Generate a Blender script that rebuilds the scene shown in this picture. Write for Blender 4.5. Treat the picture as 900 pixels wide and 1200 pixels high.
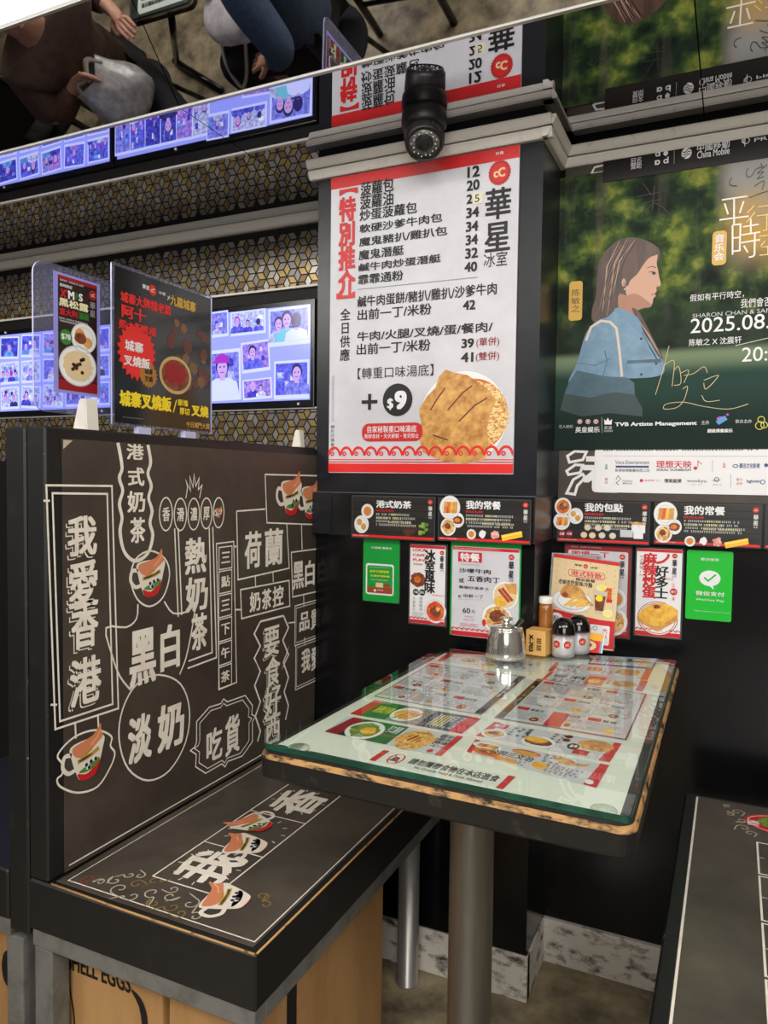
import bpy, bmesh, math, random
from math import sin, cos, pi, radians, atan2, sqrt
from mathutils import Vector, Matrix
random.seed(7)
for o in list(bpy.data.objects): bpy.data.objects.remove(o)
S = bpy.context.scene
COL = S.collection

# ------------------------------------------------------------------ camera
cd = bpy.data.cameras.new('camera'); cam = bpy.data.objects.new('camera', cd); COL.objects.link(cam); S.camera = cam
cd.sensor_fit = 'HORIZONTAL'; cd.sensor_width = 36.0; cd.lens = 36.0 * 873.8 / 900; cd.clip_start = .02
ya, pt, ro = radians(25.1132), radians(-2.5432), radians(.7375)
fw = Vector((-sin(ya)*cos(pt), cos(ya)*cos(pt), sin(pt))); rt = Vector((cos(ya), sin(ya), 0)); up = rt.cross(fw)
r2 = rt*cos(ro)+up*sin(ro); u2 = up*cos(ro)-rt*sin(ro)
cam.matrix_world = Matrix(((r2.x, u2.x, -fw.x, .9615), (r2.y, u2.y, -fw.y, -1.5399), (r2.z, u2.z, -fw.z, 1.1164), (0, 0, 0, 1)))

# ------------------------------------------------------------------ light and exposure
S.view_settings.view_transform = 'Standard'; S.view_settings.look = 'None'
S.view_settings.exposure = 0.0; S.view_settings.gamma = 1.0; S.view_settings.use_curve_mapping = False
w = bpy.data.worlds.new('world'); S.world = w; w.use_nodes = True
w.node_tree.nodes['Background'].inputs[0].default_value = (1, .97, .93, 1); w.node_tree.nodes['Background'].inputs[1].default_value = .35
def area(name, loc, size, sizey, energy, target, color=(1, .96, .9)):
    l = bpy.data.lights.new(name, 'AREA'); l.shape = 'RECTANGLE'; l.size = size; l.size_y = sizey; l.energy = energy; l.color = color
    o = bpy.data.objects.new(name, l); COL.objects.link(o); o.location = loc
    o.rotation_euler = (Vector(target)-Vector(loc)).to_track_quat('-Z', 'Y').to_euler(); return o

area('ceiling_light', (1.0, -2.3, 2.33), 1.6, .6, 46, (.7, -.2, .7))
area('ceiling_light', (1.9, -1.5, 2.33), .4, 1.2, 30, (.6, -.3, .6))
area('rear_fill_light', (1.5, -4.5, 1.75), 2.6, 1.0, 70, (.6, 0, 1.6), (1, .98, .96))  # added frontal fill near the rear wall, brightens the walls up to the cornice
area('ceiling_light', (-1.2, -2.6, 2.33), 1.4, .6, 60, (-.8, -1.2, .3))

# ------------------------------------------------------------------ materials
def lin(c):
    return tuple(((v/255)/12.92 if v/255 <= .04045 else ((v/255+.055)/1.055)**2.4) for v in c)
MATS = {}
def M(name, rgb, rough=.5, metal=0., coat=0., n=None, bump=0., spec=None, stretch=None):
    """n = (second colour, noise scale, low, high[, detail])"""
    if name in MATS: return MATS[name]
    m = bpy.data.materials.new(name); m.use_nodes = True; t = m.node_tree; b = t.nodes['Principled BSDF']
    b.inputs['Base Color'].default_value = (*lin(rgb), 1); b.inputs['Roughness'].default_value = rough
    b.inputs['Metallic'].default_value = metal; b.inputs['Coat Weight'].default_value = coat; b.inputs['Coat Roughness'].default_value = .08
    if spec is not None: b.inputs['Specular IOR Level'].default_value = spec
    if n:
        tc = t.nodes.new('ShaderNodeTexCoord'); no = t.nodes.new('ShaderNodeTexNoise'); no.inputs['Scale'].default_value = n[1]
        no.inputs['Detail'].default_value = n[4] if len(n) > 4 else 6; no.inputs['Roughness'].default_value = .65
        src = tc.outputs['Object']
        if stretch:
            mp = t.nodes.new('ShaderNodeMapping'); mp.inputs['Scale'].default_value = stretch; t.links.new(src, mp.inputs[0]); src = mp.outputs[0]
        t.links.new(src, no.inputs['Vector'])
        r = t.nodes.new('ShaderNodeValToRGB'); r.color_ramp.elements[0].position = n[2]; r.color_ramp.elements[1].position = n[3]
        r.color_ramp.elements[0].color = (*lin(rgb), 1); r.color_ramp.elements[1].color = (*lin(n[0]), 1)
        t.links.new(no.outputs['Fac'], r.inputs[0]); t.links.new(r.outputs[0], b.inputs['Base Color'])
        if bump:
            bp = t.nodes.new('ShaderNodeBump'); bp.inputs['Strength'].default_value = bump; bp.inputs['Distance'].default_value = .002
            t.links.new(no.outputs['Fac'], bp.inputs['Height']); t.links.new(bp.outputs[0], b.inputs['Normal'])
    MATS[name] = m; return m
def EM(name, rgb, k=1.):
    if name in MATS: return MATS[name]
    m = bpy.data.materials.new(name); m.use_nodes = True; b = m.node_tree.nodes['Principled BSDF']
    b.inputs['Base Color'].default_value = (0.01, .01, .01, 1); b.inputs['Emission Color'].default_value = (*lin(rgb), 1); b.inputs['Emission Strength'].default_value = k
    b.inputs['Roughness'].default_value = .15; MATS[name] = m; return m
def CLEAR(name, tint=(245, 250, 250), refl=1.0, rough=.02, edge=None, haze=0.):
    """thin clear sheet: transparent body with a Fresnel gloss"""
    if name in MATS: return MATS[name]
    m = bpy.data.materials.new(name); m.use_nodes = True; t = m.node_tree; t.nodes.clear()
    o = t.nodes.new('ShaderNodeOutputMaterial'); mx = t.nodes.new('ShaderNodeMixShader'); tr = t.nodes.new('ShaderNodeBsdfTransparent')
    g = t.nodes.new('ShaderNodeBsdfGlossy'); f = t.nodes.new('ShaderNodeFresnel'); f.inputs[0].default_value = 1.0+.5*refl
    tr.inputs[0].default_value = (*lin(tint), 1); g.inputs['Roughness'].default_value = rough
    ge = t.nodes.new('ShaderNodeNewGeometry'); ml = t.nodes.new('ShaderNodeMath'); ml.operation = 'MULTIPLY_ADD'; ml.inputs[1].default_value = -1; ml.inputs[2].default_value = 1
    m3 = t.nodes.new('ShaderNodeMath'); m3.operation = 'MULTIPLY'; t.links.new(ge.outputs['Backfacing'], ml.inputs[0]); t.links.new(ml.outputs[0], m3.inputs[0]); t.links.new(f.outputs[0], m3.inputs[1])
    t.links.new(m3.outputs[0], mx.inputs[0]); t.links.new(g.outputs[0], mx.inputs[2])
    if haze:
        d = t.nodes.new('ShaderNodeBsdfDiffuse'); d.inputs[0].default_value = (*lin(edge or (200, 205, 220)), 1)
        m2 = t.nodes.new('ShaderNodeMixShader'); m2.inputs[0].default_value = haze
        t.links.new(tr.outputs[0], m2.inputs[1]); t.links.new(d.outputs[0], m2.inputs[2]); t.links.new(m2.outputs[0], mx.inputs[1])
    else: t.links.new(tr.outputs[0], mx.inputs[1])
    t.links.new(mx.outputs[0], o.inputs[0]); MATS[name] = m; return m

black_gloss = M('black_gloss_paint', (9, 9, 11), .22, n=((17, 17, 20), 9, .45, .75), spec=.4)
col_paint = M('column_paint', (30, 32, 38), .3, n=((20, 21, 26), 14, .5, .66), spec=.4)
black_wood = M('black_painted_wood', (26, 26, 27), .42, n=((44, 43, 42), 22, .55, .8), bump=.15)
worn = M('worn_plywood_edge', (186, 142, 88), .65, n=((26, 24, 22), 90, .46, .6), stretch=(.35, .35, 1))
worn2 = M('scuffed_black_edge', (24, 23, 22), .5, n=((150, 116, 74), 70, .64, .72))
worn3 = M('worn_tan_line', (186, 142, 86), .6, n=((40, 34, 28), 50, .56, .66))
chalk = M('chalkboard_laminate', (66, 58, 51), .4, n=((88, 79, 70), 7, .38, .8, 9), spec=.35)
chalk_b = M('chalkboard_seat_laminate', (70, 64, 57), .33, n=((104, 95, 84), 6, .4, .82, 9), spec=.4)
steel = M('brushed_steel', (200, 197, 190), .34, .65, n=((150, 146, 140), 30, .3, .8), stretch=(1, 1, .05))
chrome = M('polished_steel', (228, 225, 218), .1, .88)
alu = M('aluminium_trim', (240, 237, 230), .4, 0., n=((196, 190, 182), 40, .62, .74))
grey_rail = M('grey_painted_rail', (112, 112, 108), .5, n=((78, 78, 74), 25, .45, .75))
mirror_m = M('mirror_glass', (206, 206, 210), .015, 1)
edge_m = M('polished_glass_edge', (210, 208, 200), .3, .3)
floor_m = M('concrete_floor', (98, 89, 72), .45, n=((204, 186, 148), 9, .36, .74, 14), bump=.5)
dirty_white = M('grimy_white_tile', (232, 226, 216), .5, n=((58, 52, 46), 26, .5, .66, 12), stretch=(.8, .8, 1.5), bump=.2)
grout = M('black_grout', (17, 16, 16), .6)
gold = M('gold_tile', (176, 152, 98), .3, .6, n=((134, 112, 68), 14, .4, .7))
bronze = M('bronze_tile', (128, 108, 76), .35, .5)
silver = M('silver_tile', (182, 177, 170), .3, .6, n=((134, 128, 120), 14, .4, .7))
grey_t = M('grey_tile', (140, 136, 134), .33, .5)
white = M('white_print', (236, 236, 238), .45); paper = M('white_paper', (232, 236, 230), .4)
board_white = M('menu_board_white', (214, 214, 221), .4, n=((200, 200, 207), 8, .4, .7))
ink = M('black_print', (22, 21, 23), .45); red = M('red_print', (206, 36, 40), .42); dred = M('dark_red_print', (150, 24, 32), .45)
bred = M('bright_red_print', (232, 40, 36), .4)
cream = M('cream_chalk_print', (248, 242, 230), .55, n=((232, 222, 206), 30, .4, .7)); gold_p = M('gold_print', (214, 170, 66), .4); yellow = M('yellow_print', (250, 222, 40), .42)
orange = M('orange_print', (226, 132, 44), .45); green_p = M('green_print', (52, 130, 50), .45); grey_p = M('grey_print', (150, 150, 150), .5)
lgrey = M('light_grey_print', (202, 204, 206), .45); blue_p = M('blue_print', (30, 70, 150), .45); tan_p = M('tan_print', (228, 204, 158), .45)
plate_m = M('plate_print', (240, 240, 238), .4); plate_s = M('plate_rim_print', (198, 200, 204), .4)
fried = M('fried_chicken_print', (228, 176, 98), .45, n=((166, 98, 36), 48, .36, .72, 9)); noodle = M('noodle_print', (240, 208, 140), .45, n=((198, 120, 40), 120, .42, .6, 4))
meat = M('meat_print', (150, 78, 48), .45, n=((86, 38, 24), 90, .4, .65)); egg_f = M('egg_print', (246, 200, 84), .45, n=((226, 150, 40), 90, .4, .7))
broth = M('broth_print', (206, 92, 28), .45, n=((226, 150, 60), 90, .4, .65)); bread = M('bread_print', (226, 170, 92), .45, n=((188, 116, 50), 60, .4, .75))
greens = M('greens_print', (70, 120, 40), .45, n=((150, 180, 70), 90, .4, .65)); choc = M('brown_print', (84, 52, 34), .5, n=((50, 30, 20), 100, .4, .6))
tomato = M('tomato_print', (216, 70, 40), .45, n=((240, 150, 80), 90, .45, .7))
cardboard = M('cardboard', (180, 138, 88), .75, n=((158, 118, 72), 12, .4, .7), stretch=(1, 1, .3))
skin = M('skin', (206, 156, 128), .5, n=((190, 136, 108), 30, .4, .7))

# ------------------------------------------------------------------ objects, tags
def link(o, parent=None):
    COL.objects.link(o)
    if parent is not None: o.parent = parent
    return o
def tag(o, label=None, cat=None, group=None, kind=None):
    if label: o['label'] = label
    if cat: o['category'] = cat
    if group: o['group'] = group
    if kind: o['kind'] = kind
    return o
def thing(name, label, cat, loc=(0, 0, 0), group=None):
    o = bpy.data.objects.new(name, None); o.empty_display_size = .05; link(o); o.location = loc
    o['_'] = 0; del o['_']; return tag(o, label, cat, group)
class MB:
    """collects solid shapes with materials, builds ONE mesh object in world coordinates"""
    def __init__(s): s.bm = bmesh.new(); s.mats = []; s.smooth = []
    def mi(s, m):
        if m not in s.mats: s.mats.append(m)
        return s.mats.index(m)
    def _merge(s, b, m, smooth=False, mats=None):
        me = bpy.data.meshes.new('tmp'); 
        if mats is None:
            i = s.mi(m)
            for f in b.faces: f.material_index = i; f.smooth = smooth
        else:
            for f in b.faces: f.material_index = s.mi(mats[f.material_index]); f.smooth = smooth
        b.to_mesh(me); b.free(); s.bm.from_mesh(me); bpy.data.meshes.remove(me); return s
    def box(s, x0, x1, y0, y1, z0, z1, m, bev=0., bm=None, seg=2, rot=None):
        b = bmesh.new(); bmesh.ops.create_cube(b, size=1)
        for v in b.verts: v.co = Vector(((x0+x1)/2+v.co.x*(x1-x0), (y0+y1)/2+v.co.y*(y1-y0), (z0+z1)/2+v.co.z*(z1-z0)))
        mats = [m, bm or m]
        if bev:
            n0 = set(b.faces)
            r = bmesh.ops.bevel(b, geom=b.edges[:], offset=bev, segments=seg, affect='EDGES', profile=.5)
            for f in r['faces']: f.material_index = 1
        if rot:
            c = Vector(((x0+x1)/2, (y0+y1)/2, (z0+z1)/2)) if len(rot) < 3 else Vector(rot[2])
            bmesh.ops.rotate(b, verts=b.verts, cent=c, matrix=Matrix.Rotation(rot[0], 3, rot[1]))
        return s._merge(b, m, False, mats)
    def prism(s, pts, d, m, smooth=False, bev=0.):
        """closed outline of 3D points extruded along vector d"""
        b = bmesh.new(); vs = [b.verts.new(p) for p in pts]; f = b.faces.new(vs); d = Vector(d)
        r = bmesh.ops.extrude_face_region(b, geom=[f]); bmesh.ops.translate(b, verts=[v for v in r['geom'] if isinstance(v, bmesh.types.BMVert)], vec=d)
        bmesh.ops.recalc_face_normals(b, faces=b.faces)
        if bev: bmesh.ops.bevel(b, geom=b.edges[:], offset=bev, segments=2, affect='EDGES')
        return s._merge(b, m, smooth)
    def lathe(s, prof, c, m, seg=28, axis=None, smooth=True):
        b = bmesh.new(); rings = []
        for r, z in prof:
            if r < 1e-6: rings.append([b.verts.new((0, 0, z))])
            else: rings.append([b.verts.new((r*cos(2*pi*i/seg), r*sin(2*pi*i/seg), z)) for i in range(seg)])
        for a, c2 in zip(rings, rings[1:]):
            for i in range(seg):
                j = (i+1) % seg; q = [a[i % len(a)], a[j % len(a)], c2[j % len(c2)], c2[i % len(c2)]]; q = [v for k, v in enumerate(q) if v not in q[:k]]
                if len(q) > 2: b.faces.new(q)
        for rg, fl in ((rings[0], 1), (rings[-1], 0)):
            if len(rg) > 1: b.faces.new(rg[::-1] if fl else rg)
        bmesh.ops.recalc_face_normals(b, faces=b.faces)
        if axis is not None:
            q = Vector(axis).to_track_quat('Z', 'Y'); bmesh.ops.rotate(b, verts=b.verts, cent=(0, 0, 0), matrix=q.to_matrix())
        bmesh.ops.translate(b, verts=b.verts, vec=c); s._merge(b, m, smooth)
        return s
    def tube(s, pts, r, m, seg=10, smooth=True):
        P = [Vector(p) for p in pts]; b = bmesh.new(); rings = []; n = len(P)
        rr = r if isinstance(r, (list, tuple)) else [r]*n
        t0 = (P[1]-P[0]).normalized(); ref = Vector((0, 0, 1)) if abs(t0.z) < .9 else Vector((1, 0, 0)); a = t0.cross(ref).normalized()
        for i in range(n):
            t = (P[min(i+1, n-1)]-P[max(i-1, 0)]).normalized(); a = (a-t*a.dot(t)).normalized(); c = t.cross(a)
            rings.append([b.verts.new(P[i]+(a*cos(2*pi*k/seg)+c*sin(2*pi*k/seg))*rr[i]) for k in range(seg)])
        for p, q in zip(rings, rings[1:]):
            for k in range(seg): b.faces.new((p[k], p[(k+1) % seg], q[(k+1) % seg], q[k]))
        b.faces.new(rings[0][::-1]); b.faces.new(rings[-1]); bmesh.ops.recalc_face_normals(b, faces=b.faces); return s._merge(b, m, smooth)
    def ball(s, c, r, m, sc=(1, 1, 1), sub=3):
        b = bmesh.new(); bmesh.ops.create_icosphere(b, subdivisions=sub, radius=r)
        for v in b.verts: v.co = Vector((v.co.x*sc[0]+c[0], v.co.y*sc[1]+c[1], v.co.z*sc[2]+c[2]))
        return s._merge(b, m, True)
    def build(s, name, parent=None):
        me = bpy.data.meshes.new(name); s.bm.to_mesh(me); s.bm.free()
        for m in s.mats: me.materials.append(m)
        return link(bpy.data.objects.new(name, me), parent)
def struct(o, label=None): o['kind'] = 'structure'; 
# ------------------------------------------------------------------ flat print: lettering and pictures lying on a sheet
TXT = {}
def glyphs(s, bold=0., shear=0.):
    k = (s, bold, shear)
    if k in TXT: return TXT[k]
    if bold > 0:      # heavier weight: the same outlines laid side by side
        v0, f0 = glyphs(s, 0., shear); v = []; f = []
        for kk, (dx, dy) in enumerate(((-1, -.6), (1, -.6), (1, .6), (-1, .6)) if bold < .036 else ((-1, -.7), (1, -.7), (1, .7), (-1, .7), (0, -.7), (0, .7), (-1, 0), (1, 0), (0, 0))):
            i = len(v); v += [(q[0]+dx*bold, q[1]+dy*bold, kk*.12) for q in v0]; f += [tuple(i+q for q in g) for g in f0]
        TXT[k] = (v, f); return TXT[k]
    c = bpy.data.curves.new('t', 'FONT'); c.body = s; c.size = 1; c.offset = 0; c.resolution_u = 3; c.shear = shear; c.fill_mode = 'FRONT'; c.dimensions = '2D'
    o = bpy.data.objects.new('t', c); COL.objects.link(o)
    dg = bpy.context.evaluated_depsgraph_get(); me = bpy.data.meshes.new_from_object(o.evaluated_get(dg))
    v = [(p.co.x, p.co.y, 0.) for p in me.vertices]; f = [tuple(q.vertices) for q in me.polygons]
    bpy.data.objects.remove(o); bpy.data.curves.remove(c); bpy.data.meshes.remove(me)
    TXT[k] = (v, f); return TXT[k]
def smooth(pts, n=4, closed=True):
    P = [Vector(q) for q in pts]; N = len(P); out = []
    for i in range(N if closed else N-1):
        g = (lambda k: P[k % N]) if closed else (lambda k: P[max(0, min(N-1, k))])
        a, b, c, d = g(i-1), g(i), g(i+1), g(i+2)
        for k in range(n):
            t = k/n; out.append(.5*((2*b)+(c-a)*t+(2*a-5*b+4*c-d)*t*t+(3*b-a-3*c+d)*t**3))
    if not closed: out.append(P[-1])
    return [tuple(q) for q in out]
class Print:
    def __init__(s, frame): s.o, s.U, s.V = [Vector(a) for a in frame]; s.N = s.U.cross(s.V).normalized(); s.v = []; s.f = []; s.m = []; s.mats = []
    def P(s, u, v, l): return s.o+s.U*u+s.V*v+s.N*(.0004*l)
    def mi(s, m):
        if m not in s.mats: s.mats.append(m)
        return s.mats.index(m)
    def poly(s, pts, m, l=1):
        a = sum(p[0]*q[1]-q[0]*p[1] for p, q in zip(pts, list(pts[1:])+[pts[0]]))
        if a < 0: pts = list(pts)[::-1]
        s.k = (getattr(s, 'k', 0)+1) % 25; l = l+s.k*.02
        i = len(s.v); s.v += [s.P(p[0], p[1], l) for p in pts]; s.f.append(tuple(range(i, i+len(pts)))); s.m.append(s.mi(m)); s.g = getattr(s, 'g', []); s.g += [getattr(s, 'gid', 0)]*(len(s.f)-len(s.g)); return s
    def blob(s, pts, m, l=1, n=4): return s.poly(smooth(pts, n), m, l)
    def rect(s, a, b, m, l=1): return s.poly([(a[0], a[1]), (b[0], a[1]), (b[0], b[1]), (a[0], b[1])], m, l)
    def rrect(s, a, b, r, m, l=1):
        x0, x1 = sorted((a[0], b[0])); y0, y1 = sorted((a[1], b[1])); pts = []
        for cx, cy, t0 in ((x1-r, y1-r, 0), (x0+r, y1-r, 90), (x0+r, y0+r, 180), (x1-r, y0+r, 270)):
            for k in range(6): t = radians(t0+18*k); pts.append((cx+r*cos(t), cy+r*sin(t)))
        return s.poly(pts, m, l)
    def disc(s, c, rx, m, l=2, ry=None, n=32, jag=0., seed=0):
        ry = ry or rx; R = random.Random(seed+int(c[0]*9999)); return s.poly([(c[0]+rx*(1+jag*R.uniform(-1, 1))*cos(2*pi*k/n), c[1]+ry*(1+jag*R.uniform(-1, 1))*sin(2*pi*k/n)) for k in range(n)], m, l)
    def star(s, c, r, m, l=2, n=18, k=.8, ry=None):
        ry = ry or r; return s.poly([(c[0]+r*(1 if i % 2 else k)*cos(pi*i/n), c[1]+ry*(1 if i % 2 else k)*sin(pi*i/n)) for i in range(2*n)], m, l)
    def line(s, pts, wd, m, l=3, closed=False):
        P = [Vector(p) for p in pts]
        if closed: P = P+[P[0], P[1]]
        n = len(P); L_ = []; R_ = []
        for i in range(n):
            if i == 0: t = P[1]-P[0]
            elif i == n-1: t = P[-1]-P[-2]
            else: t = (P[i]-P[i-1]).normalized()+(P[i+1]-P[i]).normalized()
            if t.length < 1e-9: t = P[i]-P[i-1]
            t.normalize(); nn = Vector((-t.y, t.x)); k = 1.
            if 0 < i < n-1:
                e = (P[i]-P[i-1]).normalized(); k = 1/max(.35, abs(e.dot(t)))
            h = wd[i]/2 if isinstance(wd, (list, tuple)) else wd/2
            L_.append(P[i]+nn*h*k); R_.append(P[i]-nn*h*k)
        rng = range(n-1) if not closed else range(n-2)
        if closed: L_[0], R_[0] = L_[n-2], R_[n-2]
        for i in rng: s.poly([R_[i], R_[i+1], L_[i+1], L_[i]], m, l)
        return s
    def frame(s, a, b, wd, m, l=3):
        return s.line([(a[0], a[1]), (b[0], a[1]), (b[0], b[1]), (a[0], b[1])], wd, m, l, True)
    def ring(s, c, r, wd, m, l=3, ry=None, n=40):
        ry = ry or r; return s.line([(c[0]+r*cos(2*pi*k/n), c[1]+ry*sin(2*pi*k/n)) for k in range(n)], wd, m, l, True)
    def t(s, txt, a, b, m, l=4, bold=0., shear=0., rot=0):
        """lettering stretched into the box with corners a (top left) and b (bottom right)"""
        v, f = glyphs(txt, bold, shear)
        if not v: return s
        if rot: v = [(p[1], -p[0], p[2]) for p in v] if rot == -90 else [(-p[1], p[0], p[2]) for p in v]
        x0 = min(p[0] for p in v); x1 = max(p[0] for p in v); y0 = min(p[1] for p in v); y1 = max(p[1] for p in v)
        sx = (b[0]-a[0])/max(1e-6, x1-x0); sy = (a[1]-b[1])/max(1e-6, y1-y0); i = len(s.v)
        s.v += [s.P(a[0]+(p[0]-x0)*sx, b[1]+(p[1]-y0)*sy, l+p[2]) for p in v]
        s.f += [tuple(i+k for k in q) for q in f]; s.m += [s.mi(m)]*len(f); return s
    def tv(s, txt, a, b, m, l=4, bold=0., fill=.94):
        """lettering stacked downwards"""
        n = len(txt); h = (a[1]-b[1])/n; wd = b[0]-a[0]
        for k, ch in enumerate(txt):
            v, f = glyphs(ch, bold); i = len(s.v); cx = (a[0]+b[0])/2; cy = a[1]-h*(k+.5)
            if ch in '【】': v = [(p[1]+.14, .86-p[0], p[2]) for p in v]
            mx = .5; my = .38
            s.v += [s.P(cx+(p[0]-mx)*wd*fill, cy+(p[1]-my)*h*fill, l+p[2]) for p in v]
            s.f += [tuple(i+q for q in g) for g in f]; s.m += [s.mi(m)]*len(f)
        return s
    def scrawl(s, a, b, rows, m, l=4, cell=.6, gap=.35, seed=1, fillp=.9):
        """rows of print too small to read: short strokes"""
        R = random.Random(seed); x0, x1 = sorted((a[0], b[0])); zlo = min(a[1], b[1]); a = (x0, max(a[1], b[1])); b = (x1, zlo); h = max(1e-4, (a[1]-b[1])/rows)
        for r in range(rows):
            y = a[1]-h*(r+.5); x = x0; hh = h*(1-gap)
            end = x1-(x1-x0)*R.uniform(0, .25)
            while x < end:
                cw = hh*cell*R.uniform(.7, 1.2)
                if R.random() < fillp:
                    s.rect((x, y+hh*.5), (x+cw*.8, y+hh*.28), m, l); s.rect((x+cw*.3, y+hh*.3), (x+cw*.5, y-hh*.5), m, l); s.rect((x, y-hh*.1), (x+cw*.8, y-hh*.28), m, l)
                x += cw*1.15
        return s
    def build(s, name, parent=None):
        if name.startswith('dish_picture') and getattr(s, 'gid', 0) > 1:
            s.g = getattr(s, 'g', []); s.g += [s.gid]*(len(s.f)-len(s.g))
            for g in sorted(set(s.g)):
                q = Print((s.o, s.U, s.V)); q.mats = s.mats; o = {}
                for f, m, gg in zip(s.f, s.m, s.g):
                    if gg == g:
                        for a in f:
                            if a not in o: o[a] = len(q.v); q.v.append(s.v[a])
                        q.f.append(tuple(o[a] for a in f)); q.m.append(m)
                r = q.build('dish_picture', parent)
            return r
        if name == 'dish_pictures': name = 'dish_picture'
        me = bpy.data.meshes.new(name); me.from_pydata([tuple(p) for p in s.v], [], s.f)
        for m in s.mats: me.materials.append(m)
        me.polygons.foreach_set('material_index', s.m); me.update()
        return link(bpy.data.objects.new(name, me), parent)
X, Y, Z = (1, 0, 0), (0, 1, 0), (0, 0, 1)
WY = .164; LY = .315; ZC = 1.8656; YE = -.315
def FRONT(y): return ((0, y, 0), X, Z)         # (x, z) on a plane facing the room
def SIDE(x): return ((x, 0, 0), Y, Z)          # (y, z) on a plane facing +x
def TOP(z): return ((0, 0, z), X, Y)           # (x, y) on a top
def dish(p, c, r, kind, l=2, ry=None, seed=0, plate=True):
    ry = ry or r; R = random.Random(seed+int(abs(c[0]*7777))); p.gid = getattr(p, 'gid', 0)+1
    if plate: p.disc(c, r, plate_m, l, ry); p.ring(c, r*.98, r*.05, plate_s, l+.3, ry*.98); p.ring(c, r*.72, r*.04, plate_s, l+.3, ry*.72)
    k = .78 if plate else 1.
    if kind == 'noodle': p.disc(c, r*k, noodle, l+.6, ry*k, jag=.06, seed=seed); p.disc((c[0]-r*.1, c[1]+ry*.1), r*.4, meat, l+.9, ry*.35, jag=.2, seed=seed)
    elif kind == 'egg': p.disc(c, r*k, egg_f, l+.6, ry*k*.8, jag=.1, seed=seed); p.disc((c[0]+r*.2, c[1]+ry*.3), r*.35, bread, l+.9, ry*.25, jag=.1)
    elif kind == 'broth': p.disc(c, r*k, broth, l+.6, ry*k); p.disc(c, r*.5, meat, l+.9, ry*.4, jag=.2, seed=seed); p.disc((c[0]+r*.2, c[1]+ry*.2), r*.2, noodle, l+1.1, ry*.2, jag=.2)
    elif kind == 'bread':
        for a in (-1, 1): p.disc((c[0]+a*r*.3, c[1]-a*ry*.25), r*.36, bread, l+.6+a*.1, ry*.36, jag=.04)
    elif kind == 'tea': p.disc(c, r*.6, orange, l+.6, ry*.6); p.ring(c, r*.62, r*.06, plate_s, l+.8, ry*.62)
    elif kind == 'meat': p.disc(c, r*k, meat, l+.6, ry*k*.7, jag=.1, seed=seed); p.disc((c[0]-r*.1, c[1]), r*.45, broth, l+.9, ry*.3, jag=.15, seed=seed)
    elif kind == 'sandwich':
        for i, m in enumerate((bread, tomato, egg_f, bread)):
            o = (i-1.5)*r*.3; p.poly([(c[0]+o-r*.2, c[1]-ry*.5), (c[0]+o+r*.25, c[1]-ry*.4), (c[0]+o+r*.3, c[1]+ry*.5), (c[0]+o-r*.1, c[1]+ry*.45)], m, l+.6+.1*i)
    elif kind == 'greens': p.disc(c, r*k, greens, l+.6, ry*k, jag=.15, seed=seed); p.disc((c[0]+r*.2, c[1]), r*.4, egg_f, l+.9, ry*.4, jag=.15)
    elif kind == 'rice': p.disc(c, r*k, tan_p, l+.6, ry*k, jag=.1, seed=seed); [p.disc((c[0]+R.uniform(-.4, .4)*r, c[1]+R.uniform(-.4, .4)*ry), r*.1, choc, l+.9, ry*.1, n=7) for _ in range(12)]
    elif kind == 'chicken': p.disc(c, r*k, fried, l+.6, ry*k*.8, jag=.08, seed=seed); [p.line([(c[0]-r*.5, c[1]+ry*(.35-.3*i)), (c[0]+r*.5, c[1]+ry*(.45-.3*i))], r*.05, meat, l+.9) for i in range(3)]
    return p
def logo(p, c, r, l=4, ry=None):
    ry = ry or r; p.star(c, r, M('logo_edge', (196, 60, 56), .45), l, 24, .93, ry); p.disc(c, r*.86, dred, l+.15, ry*.86); p.disc(c, r*.78, red, l+.3, ry*.78)
    return p.t('cC', (c[0]-r*.52, c[1]+ry*.36), (c[0]+r*.5, c[1]-ry*.36), tan_p, l+.5, .04)
def brand(p, x0, x1, ztop, h, m=ink, l=4):
    """red roundel with the shop's two characters under it"""
    wd = x1-x0; logo(p, ((x0+x1)/2, ztop-wd*.5), wd*.5, l)
    p.tv('華星', (x0, ztop-wd*1.15), (x1, ztop-wd*1.15-h), m, l, .03); p.t('冰室', (x0+wd*.1, ztop-wd*1.2-h), (x1-wd*.1, ztop-wd*1.6-h), m, l)
def scallop(p, x0, x1, z0, h, m, n, l=3):
    wd = (x1-x0)/n
    for i in range(n):
        c = (x0+wd*(i+.5), z0); p.line([(c[0]+wd*.46*cos(t), c[1]+h*sin(t)) for t in [pi*k/8 for k in range(9)]], [wd*.08]+[wd*.17]*7+[wd*.08], m, l)
        p.ring((c[0]-wd*.16, c[1]+h*.24), wd*.12, wd*.09, m, l, h*.2, 12)

# ================================================================== THE SETTING
b = MB(); b.box(-4.2, 3.2, -4.6, .45, -.05, 0, floor_m); f = b.build('floor'); f['kind'] = 'structure'
XL, XR = .0600, .5890
b = MB(); b.box(XL, XR, 0, LY+.05, 1.0, ZC, col_paint); b.box(XL, XR, 0, LY+.05, 0, 1.0, black_gloss); f = b.build('column'); f['kind'] = 'structure'
b = MB(); b.box(XR, 3.2, WY, WY+.2, 0, ZC, black_gloss); f = b.build('wall_back'); f['kind'] = 'structure'
b = MB(); b.box(-4.2, XL, LY, LY+.1, 0, ZC, grout); f = b.build('wall_left'); f['kind'] = 'structure'
b = MB(); b.box(3.2, 3.3, -4.6, WY, 0, 2.6, M('side_wall_paint', (120, 112, 104), .6)); f = b.build('wall_right'); f['kind'] = 'structure'
b = MB(); b.box(-4.3, 3.3, -4.7, -4.6, 0, 2.6, M('rear_wall_paint', (96, 90, 84), .6)); f = b.build('wall_front'); f['kind'] = 'structure'
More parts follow.
